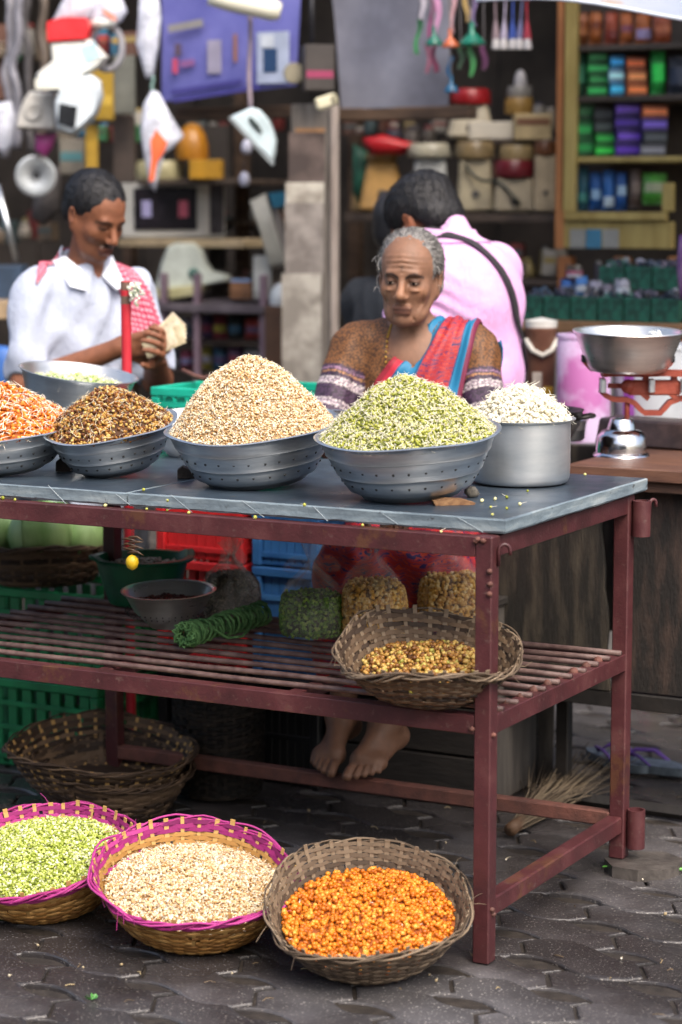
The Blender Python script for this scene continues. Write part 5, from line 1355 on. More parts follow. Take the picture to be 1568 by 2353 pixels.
kn = [(-.095, -.285, .615), (.105, -.28, .615)]; hp = [(-.085, .05, .62), (.085, .05, .62)]
for (k_, h_, an, to, o_) in ((kn[0], hp[0], ankR, toeR, -1), (kn[1], hp[1], ankL, toeL, 1)):
    a_ = WL(an); S.cap(h_, k_, .085, .062, .05); S.cap(k_, tuple(Vector(k_).lerp(a_, .35)), .054, .05, .03); S.cap(tuple(Vector(k_).lerp(a_, .35)), tuple(a_), .05, .03, .03)
    d_ = (WL(to) - a_); out = Vector((d_.y, -d_.x, 0)) * (1 if o_ < 0 else -1)
    if o_ < 0: out = Vector((-abs(out.x), out.y, 0)) if False else out
    foot(S, a_, d_, -out if out.x * o_ < 0 else out, 1.0)
def wcol(V):
    c = face_paint(V, hc, hR, hs, '#7d5a45', brow='#241a17', lip='#5a3229', lid='#40261b', closed=.8, mark='#3a3226', pale='#a0705085'[:7])
    x, y, z = V.T
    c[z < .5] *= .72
    return c
def wfold(p):
    q = (p - np.array(hc, np.float32)) @ np.array(hR, np.float32); x, y, z = q[..., 0], q[..., 1], q[..., 2]
    w = np.exp(-((z - .05) / .02) ** 2 - (x / .04) ** 2) * (y < -.04)
    w2 = np.exp(-((np.abs(x) - .045) / .014) ** 2 - ((z + .045) / .03) ** 2) * (y < -.02)
    return .0017 * np.sin(z * 520 + 3 * np.abs(x) * 20) * w + .0013 * np.sin((np.abs(x) * .9 - z * .35) * 480) * w2 + .0018 * w2
S.fold = wfold
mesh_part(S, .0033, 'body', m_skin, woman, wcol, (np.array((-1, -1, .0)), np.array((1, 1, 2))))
def eye(P, sgn, wx_, upper, lower, gaze, parent):
    """visible part of an eyeball between the lids"""
    V = []; C = []; nh, nv = 17, 7; r = .01445; F_ = []
    for i in range(nh):
        h = -1.0 + 2.0 * i / (nh - 1); e = math.sqrt(max(0, 1 - h * h))
        for j in range(nv):
            v = (lower * (1 - j / (nv - 1)) + upper * j / (nv - 1)) * e; ha = h * .78
            V.append(P(sgn * .031 + r * math.sin(ha) * math.cos(v), -.0735 - r * math.cos(ha) * math.cos(v), .002 + r * math.sin(v) + .0))
            c = '#7d6c61' if abs(h - gaze) > .36 else '#0c0807'
            if j >= nv - 2 or (j == 0): c = '#1a100c'
            C.append(lin(c)[:3])
    for i in range(nh - 1):
        for j in range(nv - 1): a = i * nv + j; F_.append((a, a + nv, a + nv + 1, a + 1))
    return np_mesh('eye', np.array([tuple(p) for p in V]), np.array(F_), M_col('moist eye', .25, var=.02), None, parent, True, np.array(C))
hq = lambda x, y, z: tuple(Vector(hc) + hR @ Vector((x * .95, y, z)))
for q in (-1, 1): eye(hq, q, .95, .19, -.28, -.1, woman)
# hair: combed back, knot behind, wisps
H = SDF(); er = hR.to_euler(); hp_ = lambda x, y, z: tuple(Vector(hc) + hR @ Vector((x, y, z)))
H.ell(hp_(0, .018, .041), (.0795, .098, .086), er); H.ell(hp_(0, .055, -.01), (.074, .062, .07), er, .02); H.ell(hp_(0, .12, -.015), (.04, .035, .04), er, .02)
H.ell(hp_(0, -.105, -.026), (.061, .086, .078), er, .012, 's'); H.cap(hp_(-.1, -.032, -.06), hp_(.1, -.032, -.06), .056, .056, .015, 's'); H.ell(hp_(.085, .0, -.01), (.02, .03, .04), er, .01, 's'); H.ell(hp_(-.085, .0, -.01), (.02, .03, .04), er, .01, 's')
H.fold = hair_noise(.0018, 190)
_, hv = mesh_part(H, .0035, 'hair', m_hair_g, woman); strands(hv, 3200, .024, .0006, m_str_g, woman, hp_(0, .02, .03), hR @ Vector((0, 1, -.35)), .04, 1, S, .16)
g = G(); rg = random.Random(2)
for k in range(34):
    s_ = -1 if rg.random() < .72 else 1; a = rg.uniform(-.5, 1.0); p = Vector((s_ * .078 * math.cos(a * .6), rg.uniform(-.03, .05), .01 + .06 * math.sin(a)))
    pts = []; d = Vector((s_ * rg.uniform(.3, 1), rg.uniform(-.3, .5), rg.uniform(-.7, .5))).normalized(); L = rg.uniform(.015, .045)
    for i in range(6):
        pts.append(hp_(*p)); d = (d + Vector((-s_ * .25, rg.uniform(-.2, .2), -.28))).normalized(); p = p + d * L / 5
    g.tube(pts, .0005, 4)
tag(g.build('hair_wisps', M('silver hair', '#a5a29d', '#c9c6c0', .4), woman), kind='stuff')
# blouse
B = SDF()
for c, r in torso[1:]: B.ell(c, tuple(q + .008 for q in r), None, .05)
B.cap((-.115, .035, 1.166), (.115, .035, 1.166), .053, .053, .05)
B.ell((-.06, -.065, .965), (.06, .05, .06), None, .04); B.ell((.06, -.065, .965), (.06, .05, .06), None, .04)
for A in (RA, LA):
    e_ = Vector(A[0]).lerp(Vector(A[1]), .93); B.cap(A[0], tuple(e_), .056, .051, .04)
B.ell((0, -.08, 1.19), (.058, .085, .075), None, .015, 's'); B.cap((0, .03, 1.16), (0, .03, 1.31), .055, .068, .01, 's')
for A in (RA, LA):
    e_ = Vector(A[0]).lerp(Vector(A[1]), 1.0); d_ = (Vector(A[1]) - Vector(A[0])).normalized(); B.ell(tuple(e_ + d_ * .045), (.07, .07, .052), d_.to_track_quat('Z', 'Y').to_euler(), .006, 's')
B.fold = folds(.0022, 75, 1.0)
def blouse_mat():
    m, nt, b = new_mat('gold brocade blouse'); a = nt.nodes.new('ShaderNodeVertexColor'); a.layer_name = 'Col'
    tc = nt.nodes.new('ShaderNodeTexCoord'); mp = nt.nodes.new('ShaderNodeMapping'); mp.inputs['Rotation'].default_value = (0, .6, .5); nt.links.new(tc.outputs['Object'], mp.inputs[0])
    w = nt.nodes.new('ShaderNodeTexVoronoi'); w.inputs['Scale'].default_value = 170; nt.links.new(mp.outputs[0], w.inputs['Vector'])
    r = ramp(nt, [(.2, (1.25, 1.2, 1.1)), (.5, (.75, .72, .7)), (.7, (.35, .33, .33))]); nt.links.new(w.outputs['Distance'], r.inputs[0])
    mx = nt.nodes.new('ShaderNodeMixRGB'); mx.blend_type = 'MULTIPLY'; mx.inputs[0].default_value = 1; nt.links.new(a.outputs[0], mx.inputs[1]); nt.links.new(r.outputs[0], mx.inputs[2])
    nt.links.new(mx.outputs[0], b.inputs['Base Color']); b.inputs['Roughness'].default_value = .65
    return m
def bcol(V):
    c = np.tile(np.array(lin('#6e4722')[:3]), (len(V), 1))
    for A in (RA, LA):
        a, b = np.array(A[0]), np.array(A[1]); ab = b - a; t_ = ((V - a) @ ab) / (ab @ ab); dd = np.linalg.norm(V - a - t_[:, None] * ab, axis=1)
        on = (np.sign(V[:, 0]) == np.sign(A[0][0])) & (dd < .075)
        for lo_, hi_, cc in ((.3, 1.3, '#3f2b45'), (.33, .355, '#8a6a86'), (.37, .39, '#a5774f'), (.435, .52, '#c9c1c4'), (.455, .468, '#7d6a80'), (.485, .498, '#8b7a8e'), (.68, .75, '#c4bbc0'), (.705, .72, '#7d6a80')):
            mk = on & (t_ > lo_) & (t_ < hi_); c[mk] = lin(cc)[:3]
    return c
mesh_part(B, .0042, 'blouse', blouse_mat(), woman, bcol)
# saree: patterned end over her left shoulder, then wrapped over the lap
def saree_mat():
    m, nt, b = new_mat('red and blue printed saree')
    tc = nt.nodes.new('ShaderNodeTexCoord'); sx_ = nt.nodes.new('ShaderNodeSeparateXYZ'); nt.links.new(tc.outputs['UV'], sx_.inputs[0])
    v = nt.nodes.new('ShaderNodeTexVoronoi'); v.inputs['Scale'].default_value = 55; v.feature = 'SMOOTH_F1'; nt.links.new(tc.outputs['Object'], v.inputs['Vector'])
    wv = nt.nodes.new('ShaderNodeTexWave'); wv.wave_type = 'RINGS'; wv.inputs['Scale'].default_value = 26; wv.inputs['Distortion'].default_value = 9; wv.inputs['Detail'].default_value = 2; nt.links.new(tc.outputs['Object'], wv.inputs['Vector'])
    ad = nt.nodes.new('ShaderNodeMath'); ad.operation = 'ADD'; nt.links.new(v.outputs['Distance'], ad.inputs[0]); nt.links.new(wv.outputs['Fac'], ad.inputs[1])
    pr = ramp(nt, [(.2, '#a01c1c'), (.38, '#b8321a'), (.46, '#2e164a'), (.58, '#86143a'), (.72, '#c03c18'), (.86, '#34184e')], 'CONSTANT'); ml = nt.nodes.new('ShaderNodeMath'); ml.operation = 'MULTIPLY'; ml.inputs[1].default_value = .62; nt.links.new(ad.outputs[0], ml.inputs[0]); nt.links.new(ml.outputs[0], pr.inputs[0])
    st = ramp(nt, [(0, (1, 1, 1)), (.10, (0, 0, 0))], 'CONSTANT')
    band = ramp(nt, [(0, '#8c1d2c'), (.06, '#b22436'), (.13, '#0b4a70'), (.15, '#0f6c94'), (.33, '#0b4a70'), (.36, '#b02a2c'), (.76, '#102f60'), (.8, '#0f6c94'), (.93, '#6d1c3c')], 'CONSTANT'); nt.links.new(sx_.outputs[0], band.inputs[0])
    mk = ramp(nt, [(0, (0, 0, 0)), (.36, (1, 1, 1)), (.78, (0, 0, 0))], 'CONSTANT'); nt.links.new(sx_.outputs[0], mk.inputs[0])
    mx = nt.nodes.new('ShaderNodeMixRGB'); nt.links.new(mk.outputs[0], mx.inputs[0]); nt.links.new(band.outputs[0], mx.inputs[1]); nt.links.new(pr.outputs[0], mx.inputs[2])
    nt.links.new(mx.outputs[0], b.inputs['Base Color']); b.inputs['Roughness'].default_value = .6
    n3 = noise_node(nt, 500, 2); bp = nt.nodes.new('ShaderNodeBump'); bp.inputs['Strength'].default_value = .2; bp.inputs['Distance'].default_value = .001; nt.links.new(n3.outputs['Fac'], bp.inputs['Height']); nt.links.new(bp.outputs[0], b.inputs['Normal'])
    return m
m_sar = saree_mat()
rows = []
def rowdef(o, d, sd): rows.append((o, d, sd))
NRW = 46
keys = [ # along the cloth: origin, direction, side vector (u=0 towards the neck/front edge)
 ((.115, .06, .87), (.1, 1, .05), (.14, .0, .0)), ((.112, .06, 1.02), (.1, 1, .2), (.14, .0, .0)), ((.105, .045, 1.10), (.08, .9, .9), (.13, .02, .0)), ((.10, .03, 1.12), (.05, 0, 1), (.13, .0, .0)),
 ((.085, .02, 1.11), (.0, -.75, .8), (.15, .0, -.03)), ((.05, .02, 1.065), (.0, -1, .15), (.17, .0, -.11)), ((.01, .03, 1.0), (0, -1, .0), (.18, .0, -.15)), ((-.03, .03, .91), (-.05, -1, 0), (.17, .0, -.15)), ((-.08, .04, .82), (-.1, -1, 0), (.18, .0, -.16)), ((-.11, .05, .72), (-.25, -1, 0), (.18, .0, -.15))]
for i in range(NRW):
    q = i / (NRW - 1) * (len(keys) - 1); a = min(int(q), len(keys) - 2); f = q - a
    rows.append(tuple(tuple(np.array(keys[a][m_]) * (1 - f) + np.array(keys[a + 1][m_]) * f) for m_ in range(3)))
drape(B, rows, 30, .006, 'saree_end', m_sar, woman, wave=lambda x, y: .004 * np.sin(x * 15) + .003 * np.sin(x * 34 + y * 4))
# fold hanging behind her left arm
g = []
rows = [((.13 + .02 * i / 11, .03, 1.15 - .02 * i), (.8 + .0 * i, .5, .1 - .02 * i), (.0, .07, -.02)) for i in range(14)]
drape(B, rows, 10, .009, 'saree_fold', M('blue saree border', '#0d5f86', '#1a86ad', .6, scale=8), woman, wave=lambda x, y: .004 * np.sin(x * 12 + y * 3))
K = SDF()
K.ell((0, .05, .66), (.175, .145, .12), None, .05)
for (k_, h_, an) in ((kn[0], hp[0], ankR), (kn[1], hp[1], ankL)):
    a_ = WL(an); K.cap(h_, k_, .108, .082, .06); K.cap(k_, tuple(Vector(k_).lerp(a_, .62)), .082, .074, .06)
K.cap(kn[0], kn[1], .075, .075, .06); K.cap((0, .05, .66), (0, -.27, .61), .1, .07, .06)
m1 = Vector(kn[0]).lerp(WL(ankR), .6); m2 = Vector(kn[1]).lerp(WL(ankL), .6); K.cap(tuple(m1), tuple(m2), .055, .055, .06)
K.fold = folds(.006, 48, 2.0)
mesh_part(K, .006, 'saree_skirt', None or (lambda: (lambda m: m)(m_sar))(), woman)
def skirt_mat():
    m = m_sar.copy(); m.name = 'printed saree cloth'; nt = m.node_tree; b = nt.nodes['Principled BSDF']
    src = [n for n in nt.nodes if n.type == 'VALTORGB'][0]; nt.links.new(src.outputs[0], b.inputs['Base Color']); return m
[o for o in woman.children if o.name.startswith('saree_skirt')][0].data.materials[0] = skirt_mat()
# necklace
nk = [(-.05, .02, 1.21), (-.056, -.02, 1.18), (-.056, -.06, 1.09), (-.052, -.085, 1.04), (-.046, -.10, .99), (-.036, -.112, .94), (-.022, -.118, .90)]
g = G(); prev = None
for i in range(44):
    q = i / 43 * (len(nk) - 1); a = min(int(q), len(nk) - 2); p = Vector(nk[a]).lerp(Vector(nk[a + 1]), q - a)
    o = Vector((0, .3, 0)); lo_, hi_ = -.3, .2      # lay the chain on the blouse
    ys = np.linspace(-.25, .1, 120); vv = np.minimum(B.at(np.stack([np.full(120, p.x), ys, np.full(120, p.z)], 1)), S.at(np.stack([np.full(120, p.x), ys, np.full(120, p.z)], 1)))
    yy = ys[np.argmax(vv < 0)] if (vv < 0).any() else p.y
    g.lathe([(0, -.0032), (.0028, -.0016), (.0032, .0012), (0, .0034)], 7, (p.x, yy - .003, p.z), rot=(i * 1.3, .4, i * .5))
tag(g.build('necklace', M('gold beads', '#b08a3a', '#d0ab55', .3, .9), woman, smooth=True), kind='stuff')

# ---------------------------------------------------------------- man in white with banknotes
hp0 = PY(206, 497, 1.4); mphi = R_(60)
man = thing('person', 'moustached man in white shirt with checked towel counting banknotes', 'person', (hp0.x, hp0.y, 0), (0, 0, mphi))
S = SDF(); hR = rot3(R_(25), R_(0), R_(14)); hs = 1.0; zc = hp0.z; hc = (.0, -.03, zc)
# the face looks down and to his left
head(S, hc, hR, hs, wx=.92)
S.cap((0, .01, zc - .07), (0, .045, zc - .19), .048, .06, .03)
zs_ = zc - .185
torso = [((0, .07, zs_ - .52), (.14, .10, .14)), ((0, .06, zs_ - .36), (.13, .095, .16)), ((0, .05, zs_ - .16), (.145, .10, .16)), ((0, .05, zs_ - .05), (.13, .08, .08))]
for c, r in torso: S.ell(c, r, None, .05)
S.cap((-.13, .05, zs_ - .02), (.13, .05, zs_ - .02), .05, .05, .05)
RA = ((-.165, .05, zs_ - .04), (-.205, -.0, zs_ - .285), (-.015, -.215, zs_ - .175)); LA = ((.165, .05, zs_ - .04), (.20, -.02, zs_ - .285), (.075, -.25, zs_ - .19))
for A in (RA, LA): S.cap(A[0], A[1], .05, .042, .04); S.cap(A[1], A[2], .042, .027, .02)
hand(S, RA[2], (.55, -.6, .12), (.5, .6, .2), -1, .75, 1.08); hand(S, LA[2], (-.15, -.8, .25), (-.9, .1, .3), 1, .75, 1.08)
for q in (-1, 1): S.cap((q * .09, .07, .82), (q * .1, .06, .45), .085, .06, .04); S.cap((q * .1, .06, .45), (q * .1, .08, .08), .055, .04, .03); foot(S, (q * .1, .08, .075), (q * .15, -1, -.02), (q, 0, 0))
mesh_part(S, .005, 'body', m_skin, man, lambda V: face_paint(V, hc, hR, hs, '#7d4e36', brow='#120d0b', lip='#6a342c', lid='#2c1810', closed=.9, stubble='#1d1512', mous='#171110', pale='#8a5638'))
H = SDF(); er = hR.to_euler(); hp_ = lambda x, y, z: tuple(Vector(hc) + hR @ (Vector((x, y, z)) * hs))
H.ell(hp_(0, .016, .044), (.076, .102, .087), er); H.ell(hp_(0, .055, -.005), (.064, .052, .05), er, .02)
H.ell(hp_(0, -.112, -.022), (.066, .088, .092), er, .012, 's'); H.cap(hp_(-.12, -.028, -.055), hp_(.12, -.028, -.05), .058, .058, .015, 's'); H.cap(hp_(-.12, .10, -.12), hp_(.12, .10, -.12), .06, .06, .015, 's')
H.fold = hair_noise(.0009, 160); _, hv = mesh_part(H, .0045, 'hair', m_hair_b, man); strands(hv, 3000, .009, .0006, m_str_b, man, hp_(0, .02, .03), hR @ Vector((0, .6, -.3)), .35, 2, S)
B = SDF()
for c, r in torso: B.ell(c, tuple(q + .014 for q in r), None, .05)
B.ell((0, .06, zs_ - .62), (.175, .13, .14), None, .06)
B.cap((-.13, .05, zs_ - .02), (.13, .05, zs_ - .02), .056, .056, .05)
for A in (RA, LA): e_ = Vector(A[0]).lerp(Vector(A[1]), .86); B.cap(A[0], tuple(e_), .06, .064, .05)
B.cap((0, .045, zs_ + .01), (0, .045, zs_ + .06), .075, .07, .02)
B.cap((0, .045, zs_ - .02), (0, .03, zs_ + .2), .058, .075, .008, 's'); B.cap((.01, -.09, zs_ + .03), (.012, -.115, zs_ - .14), .045, .012, .01, 's')
for A in (RA, LA):
    d_ = (Vector(A[1]) - Vector(A[0])).normalized(); B.ell(tuple(Vector(A[1]) + d_ * .035), (.09, .09, .055), d_.to_track_quat('Z', 'Y').to_euler(), .006, 's')
B.fold = folds(.0075, 38, .6)
mesh_part(B, .006, 'shirt', m_cloth, man, lambda V: np.tile(lin('#aab2c4')[:3], (len(V), 1)))
for q in (-1, 1):       # collar points
    vs = [(q * .02, -.035, zs_ + .02), (q * .075, .01, zs_ + .075), (q * .095, .05, zs_ + .06), (q * .085, -.045, zs_ - .01), (q * .05, -.075, zs_ - .02)]
    ge = G(); ge.add(vs + [(x * .96, y + .006, z - .004) for x, y, z in vs], [(0, 1, 2, 3, 4), (9, 8, 7, 6, 5)] + [(i, i + 5, (i + 1) % 5 + 5, (i + 1) % 5) for i in range(5)]); ge.build('collar', M('white cotton', '#dfe4ee', '#e8ecf4', .8), man)
K = SDF(); K.ell((0, .07, .85), (.185, .14, .12), None, .05)
for q in (-1, 1): K.cap((q * .09, .07, .82), (q * .1, .06, .12), .11, .085, .06)
K.fold = folds(.006, 40, 4.0); mesh_part(K, .012, 'trousers', m_cloth, man, lambda V: np.tile(lin('#3a3d45')[:3], (len(V), 1)))
def towel_mat():
    m, nt, b = new_mat('red checked towel'); tc = nt.nodes.new('ShaderNodeTexCoord'); sp = nt.nodes.new('ShaderNodeSeparateXYZ'); nt.links.new(tc.outputs['UV'], sp.inputs[0])
    outs = []
    for i, f in ((0, 11), (1, 44)):
        a = nt.nodes.new('ShaderNodeMath'); a.operation = 'MULTIPLY'; a.inputs[1].default_value = f; c = nt.nodes.new('ShaderNodeMath'); c.operation = 'FRACT'; l = nt.nodes.new('ShaderNodeMath'); l.operation = 'LESS_THAN'; l.inputs[1].default_value = .62
        nt.links.new(sp.outputs[i], a.inputs[0]); nt.links.new(a.outputs[0], c.inputs[0]); nt.links.new(c.outputs[0], l.inputs[0]); outs.append(l)
    ad = nt.nodes.new('ShaderNodeMath'); ad.operation = 'ADD'; nt.links.new(outs[0].outputs[0], ad.inputs[0]); nt.links.new(outs[1].outputs[0], ad.inputs[1])
    hf = nt.nodes.new('ShaderNodeMath'); hf.operation = 'MULTIPLY'; hf.inputs[1].default_value = .5; nt.links.new(ad.outputs[0], hf.inputs[0])
    r = ramp(nt, [(0, '#e2d2d8'), (.4, '#c25a76'), (.9, '#a02644')], 'CONSTANT'); nt.links.new(hf.outputs[0], r.inputs[0]); nt.links.new(r.outputs[0], b.inputs['Base Color']); b.inputs['Roughness'].default_value = .9
    return m
keys = [((-.13, .05, zs_ - .05), (-.35, -.5, 1), (-.06, -.09, 0)), ((-.10, .05, zs_ - .03), (-.1, -.1, 1), (-.06, -.09, 0)), ((-.06, .05, zs_), (-.1, .8, .9), (-.05, -.02, .09)), ((0, .05, zs_ + .01), (0, 1, .5), (0, 0, .1)), ((.06, .05, zs_), (.1, .8, .9), (.05, -.02, .09)), ((.09, .05, zs_ - .03), (.1, -.1, 1), (.06, -.09, 0)), ((.105, .045, zs_ - .06), (.15, -.8, .6), (.12, -.02, -.02)), ((.125, .04, zs_ - .12), (.3, -1, .1), (.12, 0, -.03)), ((.135, .04, zs_ - .19), (.35, -1, 0), (.12, 0, -.03))]
rows = []
for i in range(48):
    q = i / 47 * (len(keys) - 1); a = min(int(q), len(keys) - 2); f = q - a
    rows.append(tuple(tuple(np.array(keys[a][m_]) * (1 - f) + np.array(keys[a + 1][m_]) * f) for m_ in range(3)))
tw = drape(B, rows, 14, .008, 'towel', towel_mat(), None, wave=ripples(16, .004, 29, .002)); tw.location = man.location; tw.rotation_euler = man.rotation_euler
one(tw, 'red and white checked towel over the shoulders of the man in white', 'towel')
# fan of banknotes held in both hands
Mm = Matrix.Translation(man.location) @ Matrix.Rotation(mphi, 4, 'Z')
hc_ = Mm @ Vector((.06, -.335, zs_ - .155)); t = thing('banknotes', 'fan of worn banknotes held by the man in white', 'money', hc_, (0, 0, YAW))
for k in range(5):
    g = G(); vs = []; fs = []
    for i in range(7):
        for j in range(3):
            x = -.058 + .116 * i / 6; vs.append((x, .012 * math.sin(i * .8 + k) * .5 + k * .0035, (j - 1) * .027))
    for i in range(6):
        for j in range(2): q = i * 3 + j; fs.append((q, q + 1, q + 4, q + 3))
    g.add(vs, fs); o = g.build('note', M(f'old note {k % 3}', ('#a79a7c', '#b8a890', '#9a927c')[k % 3], ('#c4b89a', '#d0c4ac', '#b5ad98')[k % 3], .85, scale=60), t, smooth=True); o.rotation_euler = (R_(-12), R_(-22 - 6 * k), 0); o.location = (.0, 0, .006 * k)

# ---------------------------------------------------------------- man in pink, back to us
hp0 = PY(974, 514, 1.78); pphi = R_(-104)
pink = thing('person', 'man in pink shirt with shoulder strap bending away behind the woman', 'person', (hp0.x, hp0.y, 0), (0, 0, pphi))
S = SDF(); hR = rot3(R_(36), R_(0), R_(0)); hs = 1.0; zc = hp0.z; hc = (0, .0, zc)
head(S, hc, hR, hs)
S.cap((0, .035, zc - .03), (0, .12, zc - .08), .05, .06, .03)
zs_ = zc - .084
torso = [((0, .19, zs_ - .50), (.15, .11, .14)), ((0, .19, zs_ - .33), (.145, .11, .16)), ((0, .18, zs_ - .14), (.155, .115, .15)), ((0, .155, zs_ - .05), (.14, .09, .08))]
for c, r in torso: S.ell(c, r, None, .05)
RA = ((-.165, .125, zs_ - .05), (-.185, .07, zs_ - .30), (-.1, -.12, zs_ - .36)); LA = ((.165, .125, zs_ - .05), (.19, .07, zs_ - .30), (.1, -.12, zs_ - .36))
S.cap(RA[0], LA[0], .055, .055, .05)
for A in (RA, LA): S.cap(A[0], A[1], .052, .044, .04); S.cap(A[1], A[2], .043, .028, .02)
hand(S, RA[2], (.5, -.8, 0), (.3, 0, -1), -1, .6); hand(S, LA[2], (-.5, -.8, 0), (-.3, 0, -1), 1, .6)
for q in (-1, 1): S.cap((q * .09, .165, .80), (q * .1, .15, .45), .085, .06, .04); S.cap((q * .1, .15, .45), (q * .1, .17, .08), .055, .04, .03); foot(S, (q * .1, .17, .075), (q * .15, -1, -.02), (q, 0, 0))
mesh_part(S, .0055, 'body', m_skin, pink, lambda V: face_paint(V, hc, hR, hs, '#8a5236'))
H = SDF(); er = hR.to_euler(); hp_ = lambda x, y, z: tuple(Vector(hc) + hR @ (Vector((x, y, z)) * hs))
H.ell(hp_(0, .018, .05), (.089, .112, .092), er); H.ell(hp_(0, .062, -.012), (.08, .062, .072), er, .02)
H.ell(hp_(0, -.12, -.012), (.078, .085, .09), er, .01, 's'); H.cap(hp_(-.12, -.01, -.055), hp_(.12, -.01, -.055), .06, .06, .015, 's'); H.cap(hp_(-.12, .11, -.13), hp_(.12, .11, -.13), .06, .06, .015, 's')
H.fold = hair_noise(.0014, 150); _, hv = mesh_part(H, .005, 'hair', m_hair_b, pink); strands(hv, 3000, .014, .0007, m_str_b, pink, hp_(0, .02, .03), hR @ Vector((0, -.4, -.6)), .4, 3, S)
B = SDF()
for c, r in torso: B.ell(c, tuple(q + .012 for q in r), None, .05)
B.ell((0, .165, zs_ - .60), (.175, .13, .13), None, .06); B.cap(RA[0], LA[0], .066, .066, .05)
for A in (RA, LA): e_ = Vector(A[0]).lerp(Vector(A[1]), .88); B.cap(A[0], tuple(e_), .07, .072, .05)
B.cap((0, .105, zs_ + .0), (0, .075, zs_ + .05), .08, .076, .02); B.cap((0, .115, zs_ - .02), (0, .02, zs_ + .14), .06, .075, .008, 's')
for A in (RA, LA):
    d_ = (Vector(A[1]) - Vector(A[0])).normalized(); B.ell(tuple(Vector(A[1]) + d_ * .035), (.09, .09, .055), d_.to_track_quat('Z', 'Y').to_euler(), .006, 's')
fd = folds(.003, 34, 3.0); ar = np.array(LA[0]) + np.array((.0, .02, -.14))
B.fold = lambda p: fd(p) + .006 * np.exp(-((p - ar) ** 2).sum(-1) / .012) * np.sin((p[..., 1] * .6 + p[..., 2]) * 150)
mesh_part(B, .006, 'shirt', m_cloth, pink, lambda V: np.tile(lin('#d3a3d0')[:3], (len(V), 1)))
K = SDF(); K.ell((0, .165, .82), (.18, .14, .12), None, .05)
for q in (-1, 1): K.cap((q * .09, .165, .80), (q * .1, .15, .12), .11, .085, .06)
mesh_part(K, .012, 'trousers', m_cloth, pink, lambda V: np.tile(lin('#25262c')[:3], (len(V), 1)))
# collar roll and bag strap
rows = [((.0, .10, zs_ + .02), (math.sin(a), math.cos(a), .35), (0, 0, .05)) for a in [-2.2 + 4.4 * i / 20 for i in range(21)]]
drape(B, rows, 6, .006, 'collar', M('pink cotton', '#d3a3d0', '#d8aad4', .85), pink)
keys = [((.07, .12, zs_ - .02), (.2, -.6, 1)), ((.06, .12, zs_ - .03), (.1, .2, 1)), ((.03, .13, zs_ - .06), (.05, 1, .5)), ((-.03, .13, zs_ - .18), (-.05, 1, 0)), ((-.10, .13, zs_ - .32), (-.3, 1, 0)), ((-.12, .14, zs_ - .42), (-1, .5, 0))]
rows = []
for i in range(30):
    q = i / 29 * (len(keys) - 1); a = min(int(q), len(keys) - 2); f = q - a
    rows.append(tuple(np.array(keys[a][m_]) * (1 - f) + np.array(keys[a + 1][m_]) * f for m_ in range(2)) + (np.array((.028, 0, .014)),))
sp_o = drape(B, rows, 5, .009, 'bag_strap', M('dark webbing', '#1d1a1e', '#2b272c', .8), None); sp_o.location = pink.location; sp_o.rotation_euler = pink.rotation_euler
one(sp_o, 'dark bag strap across the back of the pink shirt', 'strap')

# ---------------------------------------------------------------- dim man in dark shirt further in
hp0 = PY(938, 525, 2.75)
dk = thing('person', 'dim figure in dark grey shirt standing in the shop shade', 'person', (hp0.x, hp0.y, 0), (0, 0, R_(150)))
S = SDF(); hR = rot3(R_(10), 0, 0); zc = hp0.z; hc = (0, 0, zc); head(S, hc, hR, 1.05); S.cap((0, .03, zc - .07), (0, .05, zc - .2), .055, .06, .03); zs_ = zc - .2
RA = ((-.19, .05, zs_ - .04), (-.23, .02, zs_ - .3), (-.08, -.2, zs_ - .26)); LA = ((.19, .05, zs_ - .04), (.23, .02, zs_ - .3), (.08, -.2, zs_ - .26))
for A in (RA, LA): S.cap(A[0], A[1], .05, .043, .04); S.cap(A[1], A[2], .042, .027, .02)
hand(S, RA[2], (.6, -.7, 0), (.2, 0, -1), -1, .5); hand(S, LA[2], (-.6, -.7, 0), (-.2, 0, -1), 1, .5)
S.ell((0, .05, zs_ - .3), (.14, .1, .28), None, .05); S.cap(RA[0], LA[0], .05, .05, .05)
for q in (-1, 1): S.cap((q * .09, .05, .85), (q * .1, .05, .1), .08, .04, .04); foot(S, (q * .1, .06, .075), (q * .15, -1, -.02), (q, 0, 0))
mesh_part(S, .008, 'body', m_skin, dk, lambda V: face_paint(V, hc, hR, 1.05, '#2c1a12'))  # near-black skin colour paints in the shop shade around him
H = SDF(); H.ell((0, .02, zc + .045), (.088, .105, .092)); H.ell((0, .06, zc - .01), (.08, .06, .07), None, .02); H.ell((0, -.1, zc - .015), (.075, .085, .1), None, .01, 's'); mesh_part(H, .007, 'hair', m_hair_b, dk)
B = SDF(); B.ell((0, .05, zs_ - .14), (.175, .125, .18), None, .05); B.ell((0, .05, zs_ - .42), (.165, .125, .22), None, .05); B.cap(RA[0], LA[0], .066, .066, .05)
for A in (RA, LA): B.cap(A[0], tuple(Vector(A[0]).lerp(Vector(A[1]), .8)), .068, .068, .05)
B.cap((0, .05, zs_), (0, .04, zs_ + .2), .058, .07, .01, 's'); B.fold = folds(.004, 36, 5.0)
mesh_part(B, .008, 'shirt', m_cloth, dk, lambda V: np.tile(lin('#1d2127')[:3], (len(V), 1)))
K = SDF(); K.ell((0, .05, .88), (.17, .13, .12), None, .05)
for q in (-1, 1): K.cap((q * .09, .05, .85), (q * .1, .05, .12), .1, .08, .05)
mesh_part(K, .014, 'trousers', m_cloth, dk, lambda V: np.tile(lin('#1e1f24')[:3], (len(V), 1)))
